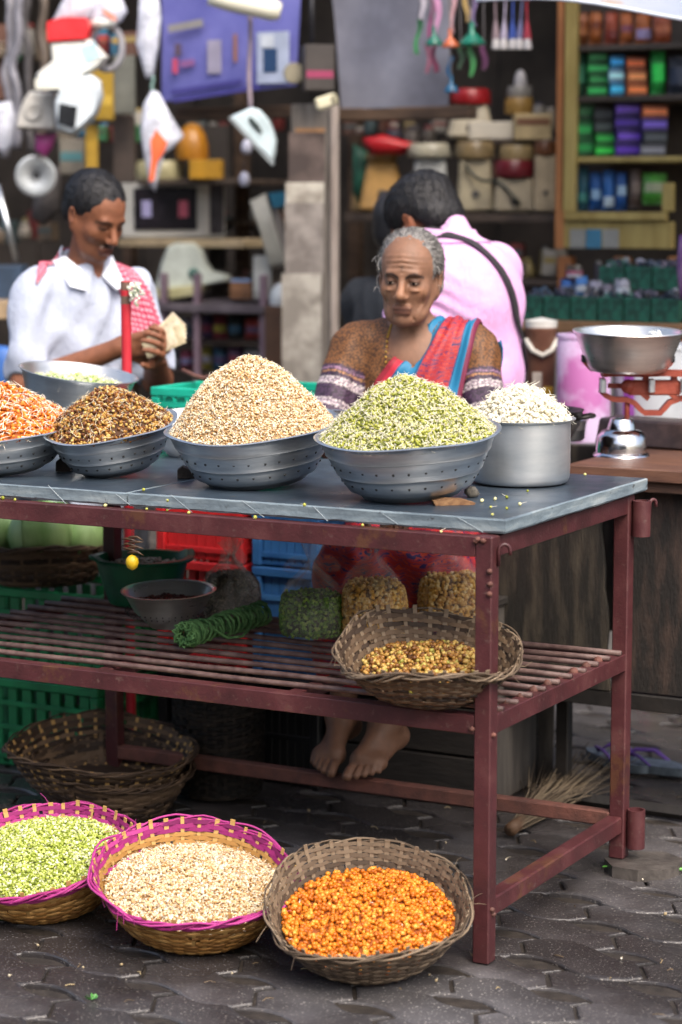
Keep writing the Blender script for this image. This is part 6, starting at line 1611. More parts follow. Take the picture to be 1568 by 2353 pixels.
# ================================================================== the hardware shop behind
m_dark = M('dark brown shop wall', '#2e2822', '#4d443c', .9, scale=3, bump=.5, bscale=20)  # wall colour is a random mottle of dark browns
m_beam = M('old brown beam', '#3a2c22', '#5a4636', .85, scale=7, bump=.6, bscale=40, stretch=(1, 8, 8))
m_grey_wood = M('weathered grey post', '#544d48', '#8a837b', .85, scale=5, bump=.5, bscale=30, stretch=(5, 5, .6))
SY0, SY1 = 3.15, 4.95
shop = thing('market_shop', 'dark open-fronted hardware shop behind the sellers', 'shop', (-3.2, 4.0, 0))
def shp(name, c, d, mat, rot=None): o = box_obj(name, (c[0] + 3.2, c[1] - 4.0, c[2]), d, mat, shop, rot, .004); return o
for k in range(26): shp('wall_plank', (-6.9 + k * .3, SY1 + random.uniform(0, .012), 1.5), (.292, .03, 3.0), m_dark)
shp('side_wall', (-7.0, 4.0, 1.5), (.08, 2.2, 3.0), m_dark); shp('side_wall', (.95, 4.3, 1.5), (.08, 1.6, 3.0), m_dark)
shp('roof', (-3.0, 4.3, 3.1), (8.2, 1.7, .04), M('rusty roof sheet', '#4a3d36', '#6d5a4e', .7, bump=.4))
shp('plinth', (-3.0, 4.15, .12), (7.8, 1.9, .24), M('grimy plinth', '#3a3632', '#524c46', .85, bump=.4))
for (u0, v0, u1, v1) in ((420, 262, 690, 240), (780, 256, 1042, 250)):
    a, b = PY(u0, v0, 3.3), PY(u1, v1, 3.3); c = (a + b) / 2; shp('beam', (c.x, 3.36, c.z - .01), ((b - a).length + .1, .07, .045), m_beam)
def IT(u0, v0, u1, v1, Y):
    um, vm = (u0 + u1) / 2, (v0 + v1) / 2; d = depth_y(um, vm, Y); return PD(um, v1, d), (u1 - u0) / FPX * d, (v1 - v0) / FPX * d
def pm(c, c2=None, rough=.4): 
    c2 = c2 or c; return M(f'gloss {c}{c2}{rough}', c, c2, rough, scale=14, bump=.1)
def shade(c, f):
    h = c.lstrip('#'); return '#' + ''.join(f'{max(0, min(255, int(int(h[i:i + 2], 16) * f))):02x}' for i in (0, 2, 4))
def item(name, label, cat, u0, v0, u1, v1, Y, group=None, rz=0.0, tiltd=0.0):
    p, w, h = IT(u0, v0, u1, v1, Y); t = thing(name, label, cat, p, (0, R_(tiltd), YAW + rz), group); return t, w, h
def packet(label, u0, v0, u1, v1, Y, col, band=None, n=1, name='packet', cat='packet', group=None, depth=.09, rz=0.0, gloss=.45):
    """a stuffed foil packet: pillow with crimped ends and a printed band"""
    t, w, h = item(name, label, cat, u0, v0, u1, v1, Y, group, rz)
    vs = []; fs = []; N = 7
    for s in (-1, 1):
        for i in range(N):
            for j in range(N):
                x, z = i / (N - 1) * 2 - 1, j / (N - 1) * 2 - 1
                b = max(0, (1 - abs(x) ** 6)) * max(0, (1 - abs(z) ** 8)); vs.append((x * w / 2 * (1 - .03 * abs(z)), s * (depth / 2 * b + .003) + .004 * math.sin(x * 7 + z * 5 + u0), h / 2 + z * h / 2))
    for s in range(2):
        for i in range(N - 1):
            for j in range(N - 1):
                a = s * N * N + i * N + j; f = (a, a + N, a + N + 1, a + 1); fs.append(f if s == 0 else f[::-1])
    ring = [i * N for i in range(N)] + [(N - 1) * N + j for j in range(1, N)] + [i * N + N - 1 for i in range(N - 2, -1, -1)] + [j for j in range(N - 2, 0, -1)]
    for i in range(len(ring)): a, b = ring[i], ring[(i + 1) % len(ring)]; fs.append((a, b, b + N * N, a + N * N))
    po = G().add(vs, fs).build('pouch', pm(col, shade(col, .8), gloss), t, smooth=True)
    if band:
        for (z0, z1, bc) in band:
            g = G(); bv = []
            for i in range(N):
                x = i / (N - 1) * 2 - 1
                for z in (z0, (z0 + z1) / 2, z1):
                    zn = z * 2 - 1; b = max(0, (1 - abs(x * .86) ** 6)) * max(0, (1 - abs(zn) ** 8)); bv.append((x * .86 * w / 2, -(depth / 2 * b + .0065) + .004 * math.sin(x * .9 * 7 + zn * 5 + u0), z * h))
            g.add(bv, [(i * 3 + j, i * 3 + 3 + j, i * 3 + 4 + j, i * 3 + 1 + j) for i in range(N - 1) for j in range(2)]).build('printed_band', pm(bc, shade(bc, .85)), po, smooth=True)
    return t
def carton(label, u0, v0, u1, v1, Y, col, depth=.12, rz=0.0, stripe=None, name='carton', cat='box', group=None):
    t, w, h = item(name, label, cat, u0, v0, u1, v1, Y, group, rz)
    bb_ = box_obj('box_body', (0, 0, h / 2), (w, depth, h), pm(col, shade(col, .82), .5), t)
    if stripe: box_obj('label_panel', (0, -depth / 2 - .0012, h * stripe[1]), (w * .9, .0016, h * stripe[2]), pm(stripe[0]), bb_, bev=0)
    return t
def mixer(label, u0, v0, u1, v1, Y, body, cap, capf=.28, taper=.72, rz=0.0, knob=True, base=None, capw=1.08):
    """kitchen mixer base: flared motor housing, cap collar, knob, feet"""
    t, w, h = item('mixer_grinder', label, 'mixer', u0, v0, u1, v1, Y, None, rz)
    hb = h * (1 - capf); g = G(); g.box((0, 0, hb / 2 + .004), (w, w * .8, hb), bev=w * .08, taper=(taper, taper)); g.build('housing', pm(body, shade(body, .85), .35), t)
    g = G(); g.lathe([(0, 0), (w * taper * .5 * capw, 0), (w * taper * .52 * capw, h * capf * .15), (w * taper * .5 * capw, h * capf * .8), (w * taper * .44 * capw, h * capf), (0, h * capf)], 24, (0, 0, hb + .005)); g.build('collar', pm(cap, shade(cap, .8), .35), t, smooth=True, auto=40)
    if knob: g = G(); g.lathe([(0, .012), (w * .09, .012), (w * .11, .002), (w * .11, 0)], 14, (0, -w * .385, hb * .35), rot=(R_(80), 0, 0)); g.build('knob', pm('#3a3532'), t, smooth=True, auto=40)
    for s in (-1, 1): g = G(); g.lathe([(w * .06, 0), (w * .07, .006), (w * .07, .01)], 10, (s * w * .38, -w * .3, -.004), close=True); g.build('foot', pm('#1c1b1a'), t)
    return t

# ---------------------------------------------------------------- wooden post with torn posters
p0, w, h = IT(664, 266, 778, 900, 3.28); zb = .0
t = thing('wooden_post', 'weathered square post with torn white and blue posters', 'post', (p0.x, p0.y, 0), (0, 0, YAW - R_(8)))
zt = PY(720, 240, 3.28).z
box_obj('post_shaft', (0, .05, zt / 2), (w * .9, .1, zt), m_grey_wood, t, bev=.006)
box_obj('edge_batten', (w * .44, -.012, zt / 2), (w * .15, .03, zt), M('pale batten', '#857a74', '#a89d95', .85, scale=6, bump=.4, stretch=(5, 5, .6)), t)
def pz(v): return PY(720, v, 3.28).z
for (v0, v1, c1, c2, ww) in ((308, 420, '#403633', '#5d504b', .72), (420, 466, '#847d73', '#b5b0a4', .76), (466, 622, '#6d6661', '#8f8882', .76), (622, 880, '#7a746c', '#a8a399', .78)):
    box_obj('poster', (-w * .02, -.0035 - .0004 * v0 % 1, (pz(v0) + pz(v1)) / 2), (w * ww, .003, abs(pz(v0) - pz(v1)) + .001), M(f'torn poster {v0}', c1, c2, .85, scale=9, bump=.5, mid=(.42, .6), detail=8), t, bev=0)
g = G(); g.prism([(-.03, -.05), (.0, -.06), (.035, .05), (.005, .055)], .003, Matrix.Translation((0, -.009, pz(450)))); g.build('poster_scrap', pm('#2f76b4', '#3f86c2', .7), t)
for k, v in enumerate((300, 325)): box_obj('bare_wood', (-.01, -.006 - .0005 * k, pz(v)), (w * .6, .004, .014), M('raw orange wood', '#8d6644', '#a87f58', .8), t, bev=0)

# ---------------------------------------------------------------- banner and grey sheet
def quad_sheet(name, label, cat, corners, Y, mat, sag=.0, n=10, th=.004):
    """hung sheet through four picture corners (tl, tr, br, bl) at depth Y"""
    c = [PY(u, v, Y) for u, v in corners]; vs = []; fs = []
    for s in (0, 1):
        for i in range(n + 1):
            for j in range(n + 1):
                q, r = i / n, j / n; p = c[0].lerp(c[1], q).lerp(c[3].lerp(c[2], q), r); p.y += sag * math.sin(q * 7 + r * 2) * .5 + sag * math.sin(r * 5 + q) * .5 + s * th; vs.append(p)
    N = (n + 1) ** 2
    for i in range(n):
        for j in range(n):
            a = i * (n + 1) + j; fs.append((a, a + 1, a + n + 2, a + n + 1)); fs.append((a + N, a + N + n + 1, a + N + n + 2, a + N + 1))
    o = G().add(vs, fs).build(name, mat, None, smooth=True); return one(o, label, cat) if label else o
ban = thing('shop_banner', 'purple printed shop banner hung above the man in white', 'banner', PY(520, 100, 3.22))
o = quad_sheet('banner_sheet', None, None, ((368, -60), (690, -90), (682, 196), (372, 234)), 3.22, M('purple banner print', '#55579a', '#6b6cae', .5, scale=5), .012); o.parent = ban; o.matrix_parent_inverse = Matrix.Translation(-ban.location)
def print_patch(u0, v0, u1, v1, col, Y=3.214, parent=ban, nm='printed_panel', rot=0):
    a, b = PY(u0, v0, Y), PY(u1, v1, Y); o = box_obj(nm, ((a.x + b.x) / 2 - parent.location.x, Y - parent.location.y - .01, (a.z + b.z) / 2 - parent.location.z), (abs(b.x - a.x), .002, abs(a.z - b.z)), pm(col, shade(col, .9), .6), parent, (0, rot, 0), 0); return o
print_patch(594, 74, 668, 190, '#a9b4cc'); print_patch(609, 112, 640, 165, '#1f3f66', 3.211); print_patch(603, 80, 632, 108, '#c8d0da', 3.211); print_patch(480, 92, 512, 168, '#9a95ab', 3.211); print_patch(405, 100, 420, 128, '#5a4a5c', 3.211); print_patch(400, 135, 412, 168, '#c04a6a', 3.211); print_patch(418, 138, 450, 152, '#8a5a90', 3.211, rot=-.1)
print_patch(390, 52, 470, 66, '#8f8c8a', 3.211, rot=-.12); print_patch(395, 196, 560, 203, '#403c86', 3.211, nm='text_line', rot=-.11); print_patch(400, 212, 600, 218, '#403c86', 3.211, nm='text_line', rot=-.11); print_patch(540, 78, 548, 142, '#9a6a50', 3.211)
quad_sheet('grey_sheet', 'dented grey metal sheet hung over the shelf of mixers', 'metal sheet', ((752, -80), (1045, -80), (1030, 242), (785, 252)), 3.34, M('dull galvanised sheet', '#6b6b76', '#8f909c', .5, .35, scale=3, bump=.2, bscale=8), .02)
# tube lamp shade, black pole, dark box and plug
a, b = PD(480, -8, 8.0), PD(645, 26, 8.0); t = thing('tube_lamp', 'unlit cream tube lamp hanging over the purple banner', 'lamp', a)
G().tube([(0, 0, 0), (b - a) * .3, (b - a) * .9, (b - a)], [.028, .036, .038, .028], 16).build('tube_housing', pm('#d8d5c0', '#e2dfcc', .4), t, smooth=True)
for s in (.15, .8): G().tube([(b - a) * s, (b - a) * s + Vector((0, 0, .5))], .003, 6).build('suspension_wire', pm('#5a5450'), t)
a, b = PY(717, -60, 3.2), PY(717, 118, 3.2); g = G(); g.tube([a, b], .008, 10); one(g.build('black_conduit', pm('#17171b', '#22222a', .5), smooth=True), 'thin black conduit pipe above the wooden post', 'pipe')
t = carton('dark grey fuse box slung on the wooden post', 697, 105, 766, 208, 3.16, '#3d3734', .07, R_(10), ('#8a2f52', .35, .16), 'fuse_box', 'fuse box')
g = G(); g.lathe([(0, -.02), (.034, -.018), (.038, 0), (.034, .02), (0, .022)], 24, rot=(math.pi / 2, 0, 0)); o = g.build('round_fitting', pm('#7a7460', '#8d8672', .7), smooth=True, auto=40); o.location = PY(676, 168, 3.15); o.rotation_euler = (0, 0, YAW); one(o, 'round tan fitting beside the dark fuse box', 'fitting')
t, w, h = item('power_plug', 'cream plug and socket below the dark fuse box', 'plug', 731, 214, 782, 252, 3.1, tiltd=-18); box_obj('plug_body', (0, 0, h / 2), (w, .04, h * .75), pm('#c8c2a4', '#d4cfb4', .5), t, bev=.008); box_obj('plug_cap', (w * .35, 0, h * .5), (w * .25, .05, h * .55), pm('#8d8872'), t)

# ---------------------------------------------------------------- hanging iron and other hung goods
def poly_item(name, label, cat, poly, Y, th, col, hole=None, part='shell', bev=.006, group=None):
    """thick moulded shape from an outline read in the picture"""
    us = [p[0] for p in poly]; vs_ = [p[1] for p in poly]; um, vm = sum(us) / len(us), sum(vs_) / len(vs_); d = depth_y(um, vm, Y); c = PD(um, vm, d); t = thing(name, label, cat, c, (0, 0, YAW), group)
    P = [((u - um) / FPX * d, -(v - vm) / FPX * d) for u, v in poly]; n = len(P); g = G(); vs = []
    for y, s in ((-th / 2, .86), (-th * .36, .97), (-th * .1, 1), (th * .25, 1), (th / 2, .9)): vs += [(x * s, y, z * s) for x, z in P]
    fs = [tuple(range(n)), tuple(range(5 * n - 1, 4 * n - 1, -1))] + [(k * n + i, (k + 1) * n + i, (k + 1) * n + (i + 1) % n, k * n + (i + 1) % n) for k in range(4) for i in range(n)]
    g.add(vs, fs).build(part, pm(col, shade(col, .88), .35), t, smooth=True, auto=50)
    return t, d, (um, vm)
def hang_cord(t, u, v0, v1, d, um, vm, col='#8a8486', r=.004):
    g = G(); pts = [((u + 2 * math.sin(i * .9) - um) / FPX * d, .004, -(v0 + (v1 - v0) * i / 8 - vm) / FPX * d) for i in range(9)]; g.tube(pts, r, 6); g.build('cord', pm(col, shade(col, .85), .7), t, smooth=True)
t, d, (um, vm) = poly_item('steam_iron', 'white electric iron hanging by its cord before the post', 'iron', ((530, 268), (553, 258), (578, 247), (598, 253), (615, 270), (628, 294), (636, 322), (634, 350), (628, 372), (610, 352), (585, 330), (558, 304), (538, 284)), 3.05, .085, '#c3d5da')
hang_cord(t, 575, 30, 250, d, um, vm, '#9a8a94', .009)
g = G(); g.prism([((u - um) / FPX * d, -(v - vm) / FPX * d) for u, v in ((572, 272), (580, 270), (596, 288), (604, 304), (600, 308), (588, 298), (576, 284))], .012, Matrix.Translation((0, -.041, 0))); g.build('grip_opening', pm('#16312c', '#1a1f1e', .6), t)
g = G(); g.prism([((u - um) / FPX * d, -(v - vm) / FPX * d) for u, v in ((526, 272), (534, 268), (632, 374), (626, 380))], .09, Matrix.Translation((0, .0, 0))); g.build('sole_plate', pm('#7d8487', '#8d9497', .3), t)
for k, (u, v, lb) in enumerate(((567, 336, 'white round plug dangling below the hanging iron'), (562, 410, 'pale clip hanging lowest under the iron'))):
    t, w, h = item('hanging_clip', lb, 'plug', u - 13, v - 15, u + 13, v + 18, 3.2); G().lathe([(0, 0), (w * .3, 0), (w * .48, h * .3), (w * .45, h * .7), (w * .2, h), (0, h)], 14).build('clip_body', pm('#a9abbe', '#bdbfcf', .4), t, smooth=True); G().tube([(0, 0, h), (.004, 0, h + .12)], .0025, 6).build('cord', pm('#2a2830'), t)
# red and white mixer hanging at the upper side, with bags
t, d, (um, vm) = poly_item('mixer_grinder', 'hanging white mixer body with bright red top', 'mixer', ((118, 98), (212, 92), (250, 132), (240, 150), (195, 172), (190, 202), (86, 206), (84, 172), (122, 142)), 3.0, .13, '#e6e8e2')
g = G(); g.prism([((u - um) / FPX * d, -(v - vm) / FPX * d) for u, v in ((116, 98), (115, 55), (150, 44), (205, 45), (212, 68), (205, 92))], .12, Matrix.Translation((0, -.015, 0))); g.build('red_top', pm('#c9252b', '#d93238', .35), t)
g = G(); g.prism([((u - um) / FPX * d, -(v - vm) / FPX * d) for u, v in ((192, 112), (222, 100), (236, 130), (205, 146))], .004, Matrix.Translation((0, -.0665, 0))); g.build('logo_patch', pm('#9cc4d4', '#b0d2de', .5), t)
g = G(); g.prism([((u - um) / FPX * d, -(v - vm) / FPX * d) for u, v in ((86, 182), (150, 180), (152, 205), (86, 206))], .02, Matrix.Translation((0, -.065, 0))); g.build('base_lip', pm('#cfd0c4', '#d8d9ce', .4), t)
hang_cord(t, 165, -60, 46, d, um, vm, '#c8c8d0', .004)
t, d, (um, vm) = poly_item('iron_box', 'hanging cream appliance shell with round dial', 'appliance', ((72, 210), (132, 214), (134, 300), (38, 296), (44, 262), (58, 228)), 3.05, .09, '#d5d2ca')
g = G(); g.lathe([(.03, 0), (.034, .006), (.026, .008), (.02, .004), (0, .006)], 24, (.0, -.045, -.01), rot=(math.pi / 2, 0, 0)); g.build('dial', pm('#c4c1ba', '#b9b6ae'), t, smooth=True); hang_cord(t, 95, 190, 214, d, um, vm)
t, d, (um, vm) = poly_item('toaster_shell', 'hanging white rounded shell with black window', 'appliance', ((140, 206), (172, 184), (212, 172), (232, 186), (237, 222), (224, 262), (196, 290), (168, 312), (132, 300), (128, 262), (128, 232)), 2.98, .12, '#d2dde4')
g = G(); g.prism([((u - um) / FPX * d, -(v - vm) / FPX * d) for u, v in ((142, 238), (182, 246), (176, 296), (137, 284))], .02, Matrix.Translation((0, -.058, 0))); g.build('window', pm('#15171a', '#22252a', .3), t); hang_cord(t, 205, 160, 178, d, um, vm)
g = G(); d = depth_y(245, 110, 3.12); c = PD(245, 108, d); t = thing('gasket_ring', 'grey rubber ring hung behind the red topped mixer', 'ring', c, (0, 0, YAW)); g.tube([(.058 * math.cos(a), 0, .082 * math.sin(a)) for a in [6.283 * i / 28 for i in range(28)]], .012, 8, closed=True); g.build('ring_body', pm('#8a8a90', '#9c9ca2', .5), t, smooth=True)
g = G(); g.lathe([(0, 0), (.03, 0), (.05, .01), (.05, .022), (.03, .03), (0, .032)], 20, (-.01, -.02, .07)); g.build('lid_knob', pm('#d9ddd6', '#e2e5df', .4), t, smooth=True, auto=40)
# film bags at the top
def film_bag(label, poly, Y, th=.05, mat=None, group=None, name='plastic_bag'):
    us = [p[0] for p in poly]; vs_ = [p[1] for p in poly]; um, vm = sum(us) / len(us), sum(vs_) / len(vs_); d = depth_y(um, vm, Y); c = PD(um, vm, d); t = thing(name, label, 'bag', c, (0, 0, YAW), group)
    P = [((u - um) / FPX * d, -(v - vm) / FPX * d) for u, v in poly]; n = len(P); vs = [(0, -th / 2, 0)]; fs = []
    for q in (.45, .8, 1.0):
        for i, (x, z) in enumerate(P): vs.append((x * q, -th / 2 * (1 - q ** 2) - .004 * math.sin(i * 2.3 + q * 9), z * q))
    vs.append((0, th / 2, 0)); back = len(vs) - 1
    for q in (.45, .8):
        for i, (x, z) in enumerate(P): vs.append((x * q, th / 2 * (1 - q ** 2) + .004 * math.sin(i * 1.9 + q * 7), z * q))
    for i in range(n):
        j = (i + 1) % n; fs.append((0, 1 + i, 1 + j)); fs += [(1 + i, 1 + n + i, 1 + n + j, 1 + j), (1 + n + i, 1 + 2 * n + i, 1 + 2 * n + j, 1 + n + j)]
        b1 = back + 1; fs.append((back, b1 + j, b1 + i)); fs += [(b1 + j, b1 + n + j, b1 + n + i, b1 + i), (b1 + n + j, 1 + 2 * n + j, 1 + 2 * n + i, b1 + n + i)]
    G().add(vs, fs).build('pouch', mat or M_film('white film', '#d5d9e6', .8, .35), t, smooth=True); return t, d, (um, vm), P
film_bag('white film bag with blue print above the red mixer', ((114, 54), (150, -10), (215, -20), (240, -6), (215, 40), (160, 50)), 3.08)
t, d, (um, vm), P = film_bag('white film bag with orange print next to the mixer', ((205, 40), (235, -15), (280, -8), (293, 26), (278, 50), (240, 56)), 3.1)
g = G(); g.prism([((u - um) / FPX * d, -(v - vm) / FPX * d) for u, v in ((238, 18), (262, 34), (272, 46), (262, 48), (240, 32))], .003, Matrix.Translation((0, -.032, 0))); g.build('print', pm('#d98a72'), t)
# twisted white streamer and the diamond pouch with orange print
film_bag('long twisted white plastic streamer before the banner', ((322, -30), (362, -30), (372, 40), (364, 110), (352, 178), (334, 178), (324, 140), (312, 100), (318, 40)), 3.0, .06)
t, d, (um, vm), P = film_bag('diamond shaped white pouch with orange contents', ((350, 208), (366, 212), (392, 262), (424, 312), (398, 340), (378, 352), (364, 410), (356, 440), (342, 425), (330, 360), (322, 300), (330, 240)), 2.98, .06)
g = G(); g.prism([((u - um) / FPX * d, -(v - vm) / FPX * d) for u, v in ((362, 298), (386, 328), (378, 348), (362, 372), (354, 414), (344, 416), (350, 360), (348, 322))], .03, Matrix.Translation((0, -.02, 0))); g.build('orange_contents', pm('#d4552a', '#e06a3a', .5), t)
hang_cord(t, 352, 176, 212, d, um, vm, '#7a9a94', .006)
# yellow strips, magenta bag, steel lid, hoses, leaning rod
carton('long yellow carton hung on the shop wall', 202, 165, 262, 276, 3.35, '#b8952f', .04, stripe=('#cfae4a', .4, .2)); carton('narrow yellow strip below the yellow carton', 198, 284, 226, 392, 3.36, '#c9a23c', .03)
film_bag('small magenta pouch above the steel lid', ((82, 308), (132, 306), (120, 340), (104, 362), (80, 344)), 3.1, .04, pm('#a03a7d', '#b44c90', .4))
d = depth_y(82, 404, 3.15); c = PD(82, 404, d); t = thing('steel_pan_cover', 'round steel pan lid hanging near the man in white', 'lid', c, (0, 0, YAW + .2)); r_ = 47 / FPX * d
g = G(); g.lathe([(0, -.02), (r_ * .3, -.018), (r_ * .8, -.008), (r_ * .9, 0), (r_, 0), (r_, .004), (r_ * .88, .006), (0, -.01)], 40, rot=(math.pi / 2, 0, 0)); g.build('lid_disc', alu('bright steel', '#c6ccd0', '#d8dde0', .3), t, smooth=True, auto=40); G().lathe([(0, .02), (.012, .018), (.012, .0)], 14, (0, -.03, 0), rot=(math.pi / 2, 0, 0)).build('knob', pm('#2a2a2c'), t, smooth=True)
G().tube([(0, 0, r_), (.006, 0, r_ + .12)], .003, 6).build('cord', pm('#6a6668'), t)
for k, (us, lb, cc) in enumerate((((38, 46, 30, 42, 36), 'grey corrugated hose hanging at the picture edge', '#85858f'), ((62, 58, 68, 60, 72), 'dark grey hose next to the grey hose', '#4d4a4c'), ((18, 28, 14, 24, 10), 'pale hose closest to the picture edge', '#a2a0a8'), ((100, 96, 104, 98, 92), 'brownish hose behind the hanging mixer', '#6b5f56'))):
    pts = [PY(u, -40 + i * 95 + k * 10, 3.25 + .03 * k) for i, u in enumerate(us)]; fine = []
    for i in range(32): q = i / 31 * 4; a = min(int(q), 3); fine.append(pts[a].lerp(pts[a + 1], q - a) + Vector((.006 * math.sin(i * .7), 0, 0)))
    one(G().tube(fine, [.016 + .002 * (i % 2) for i in range(32)], 10).build('hose', pm(cc, shade(cc, .8), .5), smooth=True), lb, 'hose')
a, b = PY(-6, 425, 2.8), PY(38, 600, 2.8); one(G().tube([a, b], .012, 10).build('metal_rod', alu('bright steel', 0, 0, .3), smooth=True), 'bright metal rod leaning at the picture edge', 'rod')
film_bag('crumpled clear bag of goods at the picture edge', ((-20, 240), (26, 232), (36, 270), (30, 330), (10, 352), (-20, 340)), 3.1, .07)
carton('brown carton high on the far shop wall', -20, 60, 26, 230, 3.9, '#6e4a3a', .1); carton('grey panel leaning beside the yellow strips', 262, 130, 312, 262, 3.5, '#6d6f68', .04); carton('tall brown shelf door behind the pouch', 262, 268, 312, 420, 3.6, '#4d423c', .05)
carton('pale grey carton beneath the yellow strip', 140, 320, 196, 400, 3.5, '#8d877c', .08, stripe=('#5a8a90', .5, .25)); carton('dusty blue drum box behind the man in white', -20, 610, 60, 700, 3.0, '#34465c', .2); carton('tan carton low behind the man in white', -20, 690, 50, 730, 2.6, '#a08a6c', .2)
film_bag('grey sack hanging behind the steel lid', ((110, 380), (140, 384), (138, 480), (100, 520), (70, 500), (80, 440)), 3.4, .1, pm('#3d3a3c', '#55504f', .6)); film_bag('blue plastic sheet low at the picture edge', ((-20, 790), (48, 800), (52, 880), (20, 920), (-20, 920)), 1.9, .08, pm('#2f5a9e', '#3f6db0', .5))

# ---------------------------------------------------------------- rack with microwave
rk = thing('shop_rack', 'wooden rack holding the microwave and cream appliances', 'rack', (0, 0, 0))
def board(u0, u1, v, Y0, Y1, mat, th=.025, parent=None):
    a, b = PY(u0, v, Y0), PY(u1, v, Y0); return box_obj('shelf_board', ((a.x + b.x) / 2, (Y0 + Y1) / 2, a.z - th / 2), (b.x - a.x, Y1 - Y0, th), mat, parent)
board(270, 560, 549, 3.75, 4.25, M('cream rack board', '#8d7d62', '#a8977a', .7), .03, rk); board(300, 660, 684, 3.7, 4.3, M('grey counter board', '#4a4248', '#625a60', .6), .03, rk); board(300, 545, 412, 3.8, 4.3, M('dark rack board', '#3a302a', '#4d4138', .7), .02, rk)
for u in (275, 535): q = PY(u, 600, 4.2); box_obj('upright', (q.x, 4.28, 1.0), (.05, .05, 2.0), m_beam, rk)
t, w, h = item('microwave_oven', 'grey microwave oven with dark door on the rack', 'microwave', 278, 413, 518, 547, 3.9, rz=R_(4))
box_obj('casing', (0, .14, h / 2), (w, .3, h), pm('#a3a4a2', '#b3b4b2', .4), t, bev=.008); dg_ = box_obj('door_glass', (-.03, -.0145, h / 2), (w * .6, .008, h * .72), pm('#17151a', '#211e24', .15), t); box_obj('control_panel', (w * .42, -.0145, h / 2), (w * .13, .006, h * .86), pm('#2a272c', '#38343a', .3), t); box_obj('door_trim', (w * .32, -.016, h / 2), (w * .05, .012, h * .86), pm('#b9b8b4'), t)
for s in (-.25, .1): box_obj('sticker', (s * w, -.0196, h * .5), (w * .09, .001, h * .28), pm('#8a88b0' if s < 0 else '#b0526a'), dg_, bev=0)
for s in (-1, 1): box_obj('foot', (s * w * .4, .05, -.006), (.03, .03, .012), pm('#1c1b1a'), t)
def dome(name, label, cat, u0, v0, u1, v1, Y, prof, col, group=None): 
    t, w, h = item(name, label, cat, u0, v0, u1, v1, Y, group); G().lathe([(a * w / 2, b * h) for a, b in prof], 28).build('shell', pm(col, shade(col, .85), .4), t, smooth=True, auto=50); return t, w, h
DOME = [(0, 0), (.95, 0), (1, .12), (.97, .4), (.8, .7), (.45, .93), (0, 1)]; DISC = [(0, 0), (.94, 0), (1, .2), (1, .75), (.9, 1), (0, 1)]; TUB = [(0, 0), (.86, 0), (.9, .03), (1, .95), (1.04, .96), (1.04, 1), (0, 1)]
dome('plastic_dome', 'amber plastic dome on the rack above the microwave', 'cover', 404, 284, 480, 366, 3.9, DOME, '#a8701c'); carton('yellow tin on top of the microwave rack', 438, 368, 513, 411, 3.85, '#b8881c', .16); dome('plate_stack', 'cream plates stacked above the microwave', 'plates', 312, 370, 428, 412, 3.9, DISC, '#b9b28a'); carton('dark carton behind the amber dome', 470, 290, 530, 410, 4.15, '#2a2420', .1)
t, d, (um, vm) = poly_item('food_processor', 'large white appliance base with spread foot on the rack', 'appliance', ((360, 650), (372, 600), (388, 566), (404, 558), (448, 558), (466, 572), (478, 604), (490, 622), (530, 632), (532, 644), (470, 656), (450, 676), (380, 678), (356, 668)), 3.75, .2, '#c3cbc2'); G().lathe([(0, .01), (.02, .008), (.022, 0)], 16, (.02, -.101, -.01), rot=(math.pi / 2, 0, 0)).build('knob', pm('#2f5a50', '#3a6a60'), t, smooth=True)
G().prism([((u - um) / FPX * d, -(v - vm) / FPX * d) for u, v in ((352, 662), (470, 650), (468, 672), (384, 684), (356, 680))], .21, Matrix.Translation((0, -.02, 0))).build('foot_skirt', pm('#b5b184', '#c2be94', .45), t)
carton('brown kraft cup carton with blue top by the post', 530, 640, 580, 686, 3.7, '#8a6040', .09, stripe=('#6f9fd0', .93, .12)); carton('small black carton behind the white appliance', 480, 560, 520, 620, 4.1, '#26211e', .1)
t, d, (um, vm) = poly_item('water_filter', 'tall tilted grey-white cylinder with blue cap by the post', 'filter', ((574, 462), (612, 444), (622, 476), (660, 610), (620, 616), (600, 540)), 3.6, .09, '#a9a89f'); G().prism([((u - um) / FPX * d, -(v - vm) / FPX * d) for u, v in ((618, 444), (664, 440), (662, 472), (628, 478))], .1, Matrix.Translation((0, .0, 0))).build('blue_cap', pm('#16536e', '#1d6482', .4), t); G().prism([((u - um) / FPX * d, -(v - vm) / FPX * d) for u, v in ((620, 476), (640, 474), (668, 606), (648, 612))], .08, Matrix.Translation((0, .01, 0))).build('side_strip', pm('#6e6a68'), t)
carton('white upright carton under the tilted filter', 584, 588, 624, 685, 3.65, '#b3b6b4', .1); dome('steel_bowl', 'upturned white bowl beside the post', 'bowl', 620, 650, 668, 702, 3.5, DOME, '#c3cace'); carton('tall brown kraft roll below the upturned bowl', 610, 702, 660, 880, 3.5, '#4d3526', .12)
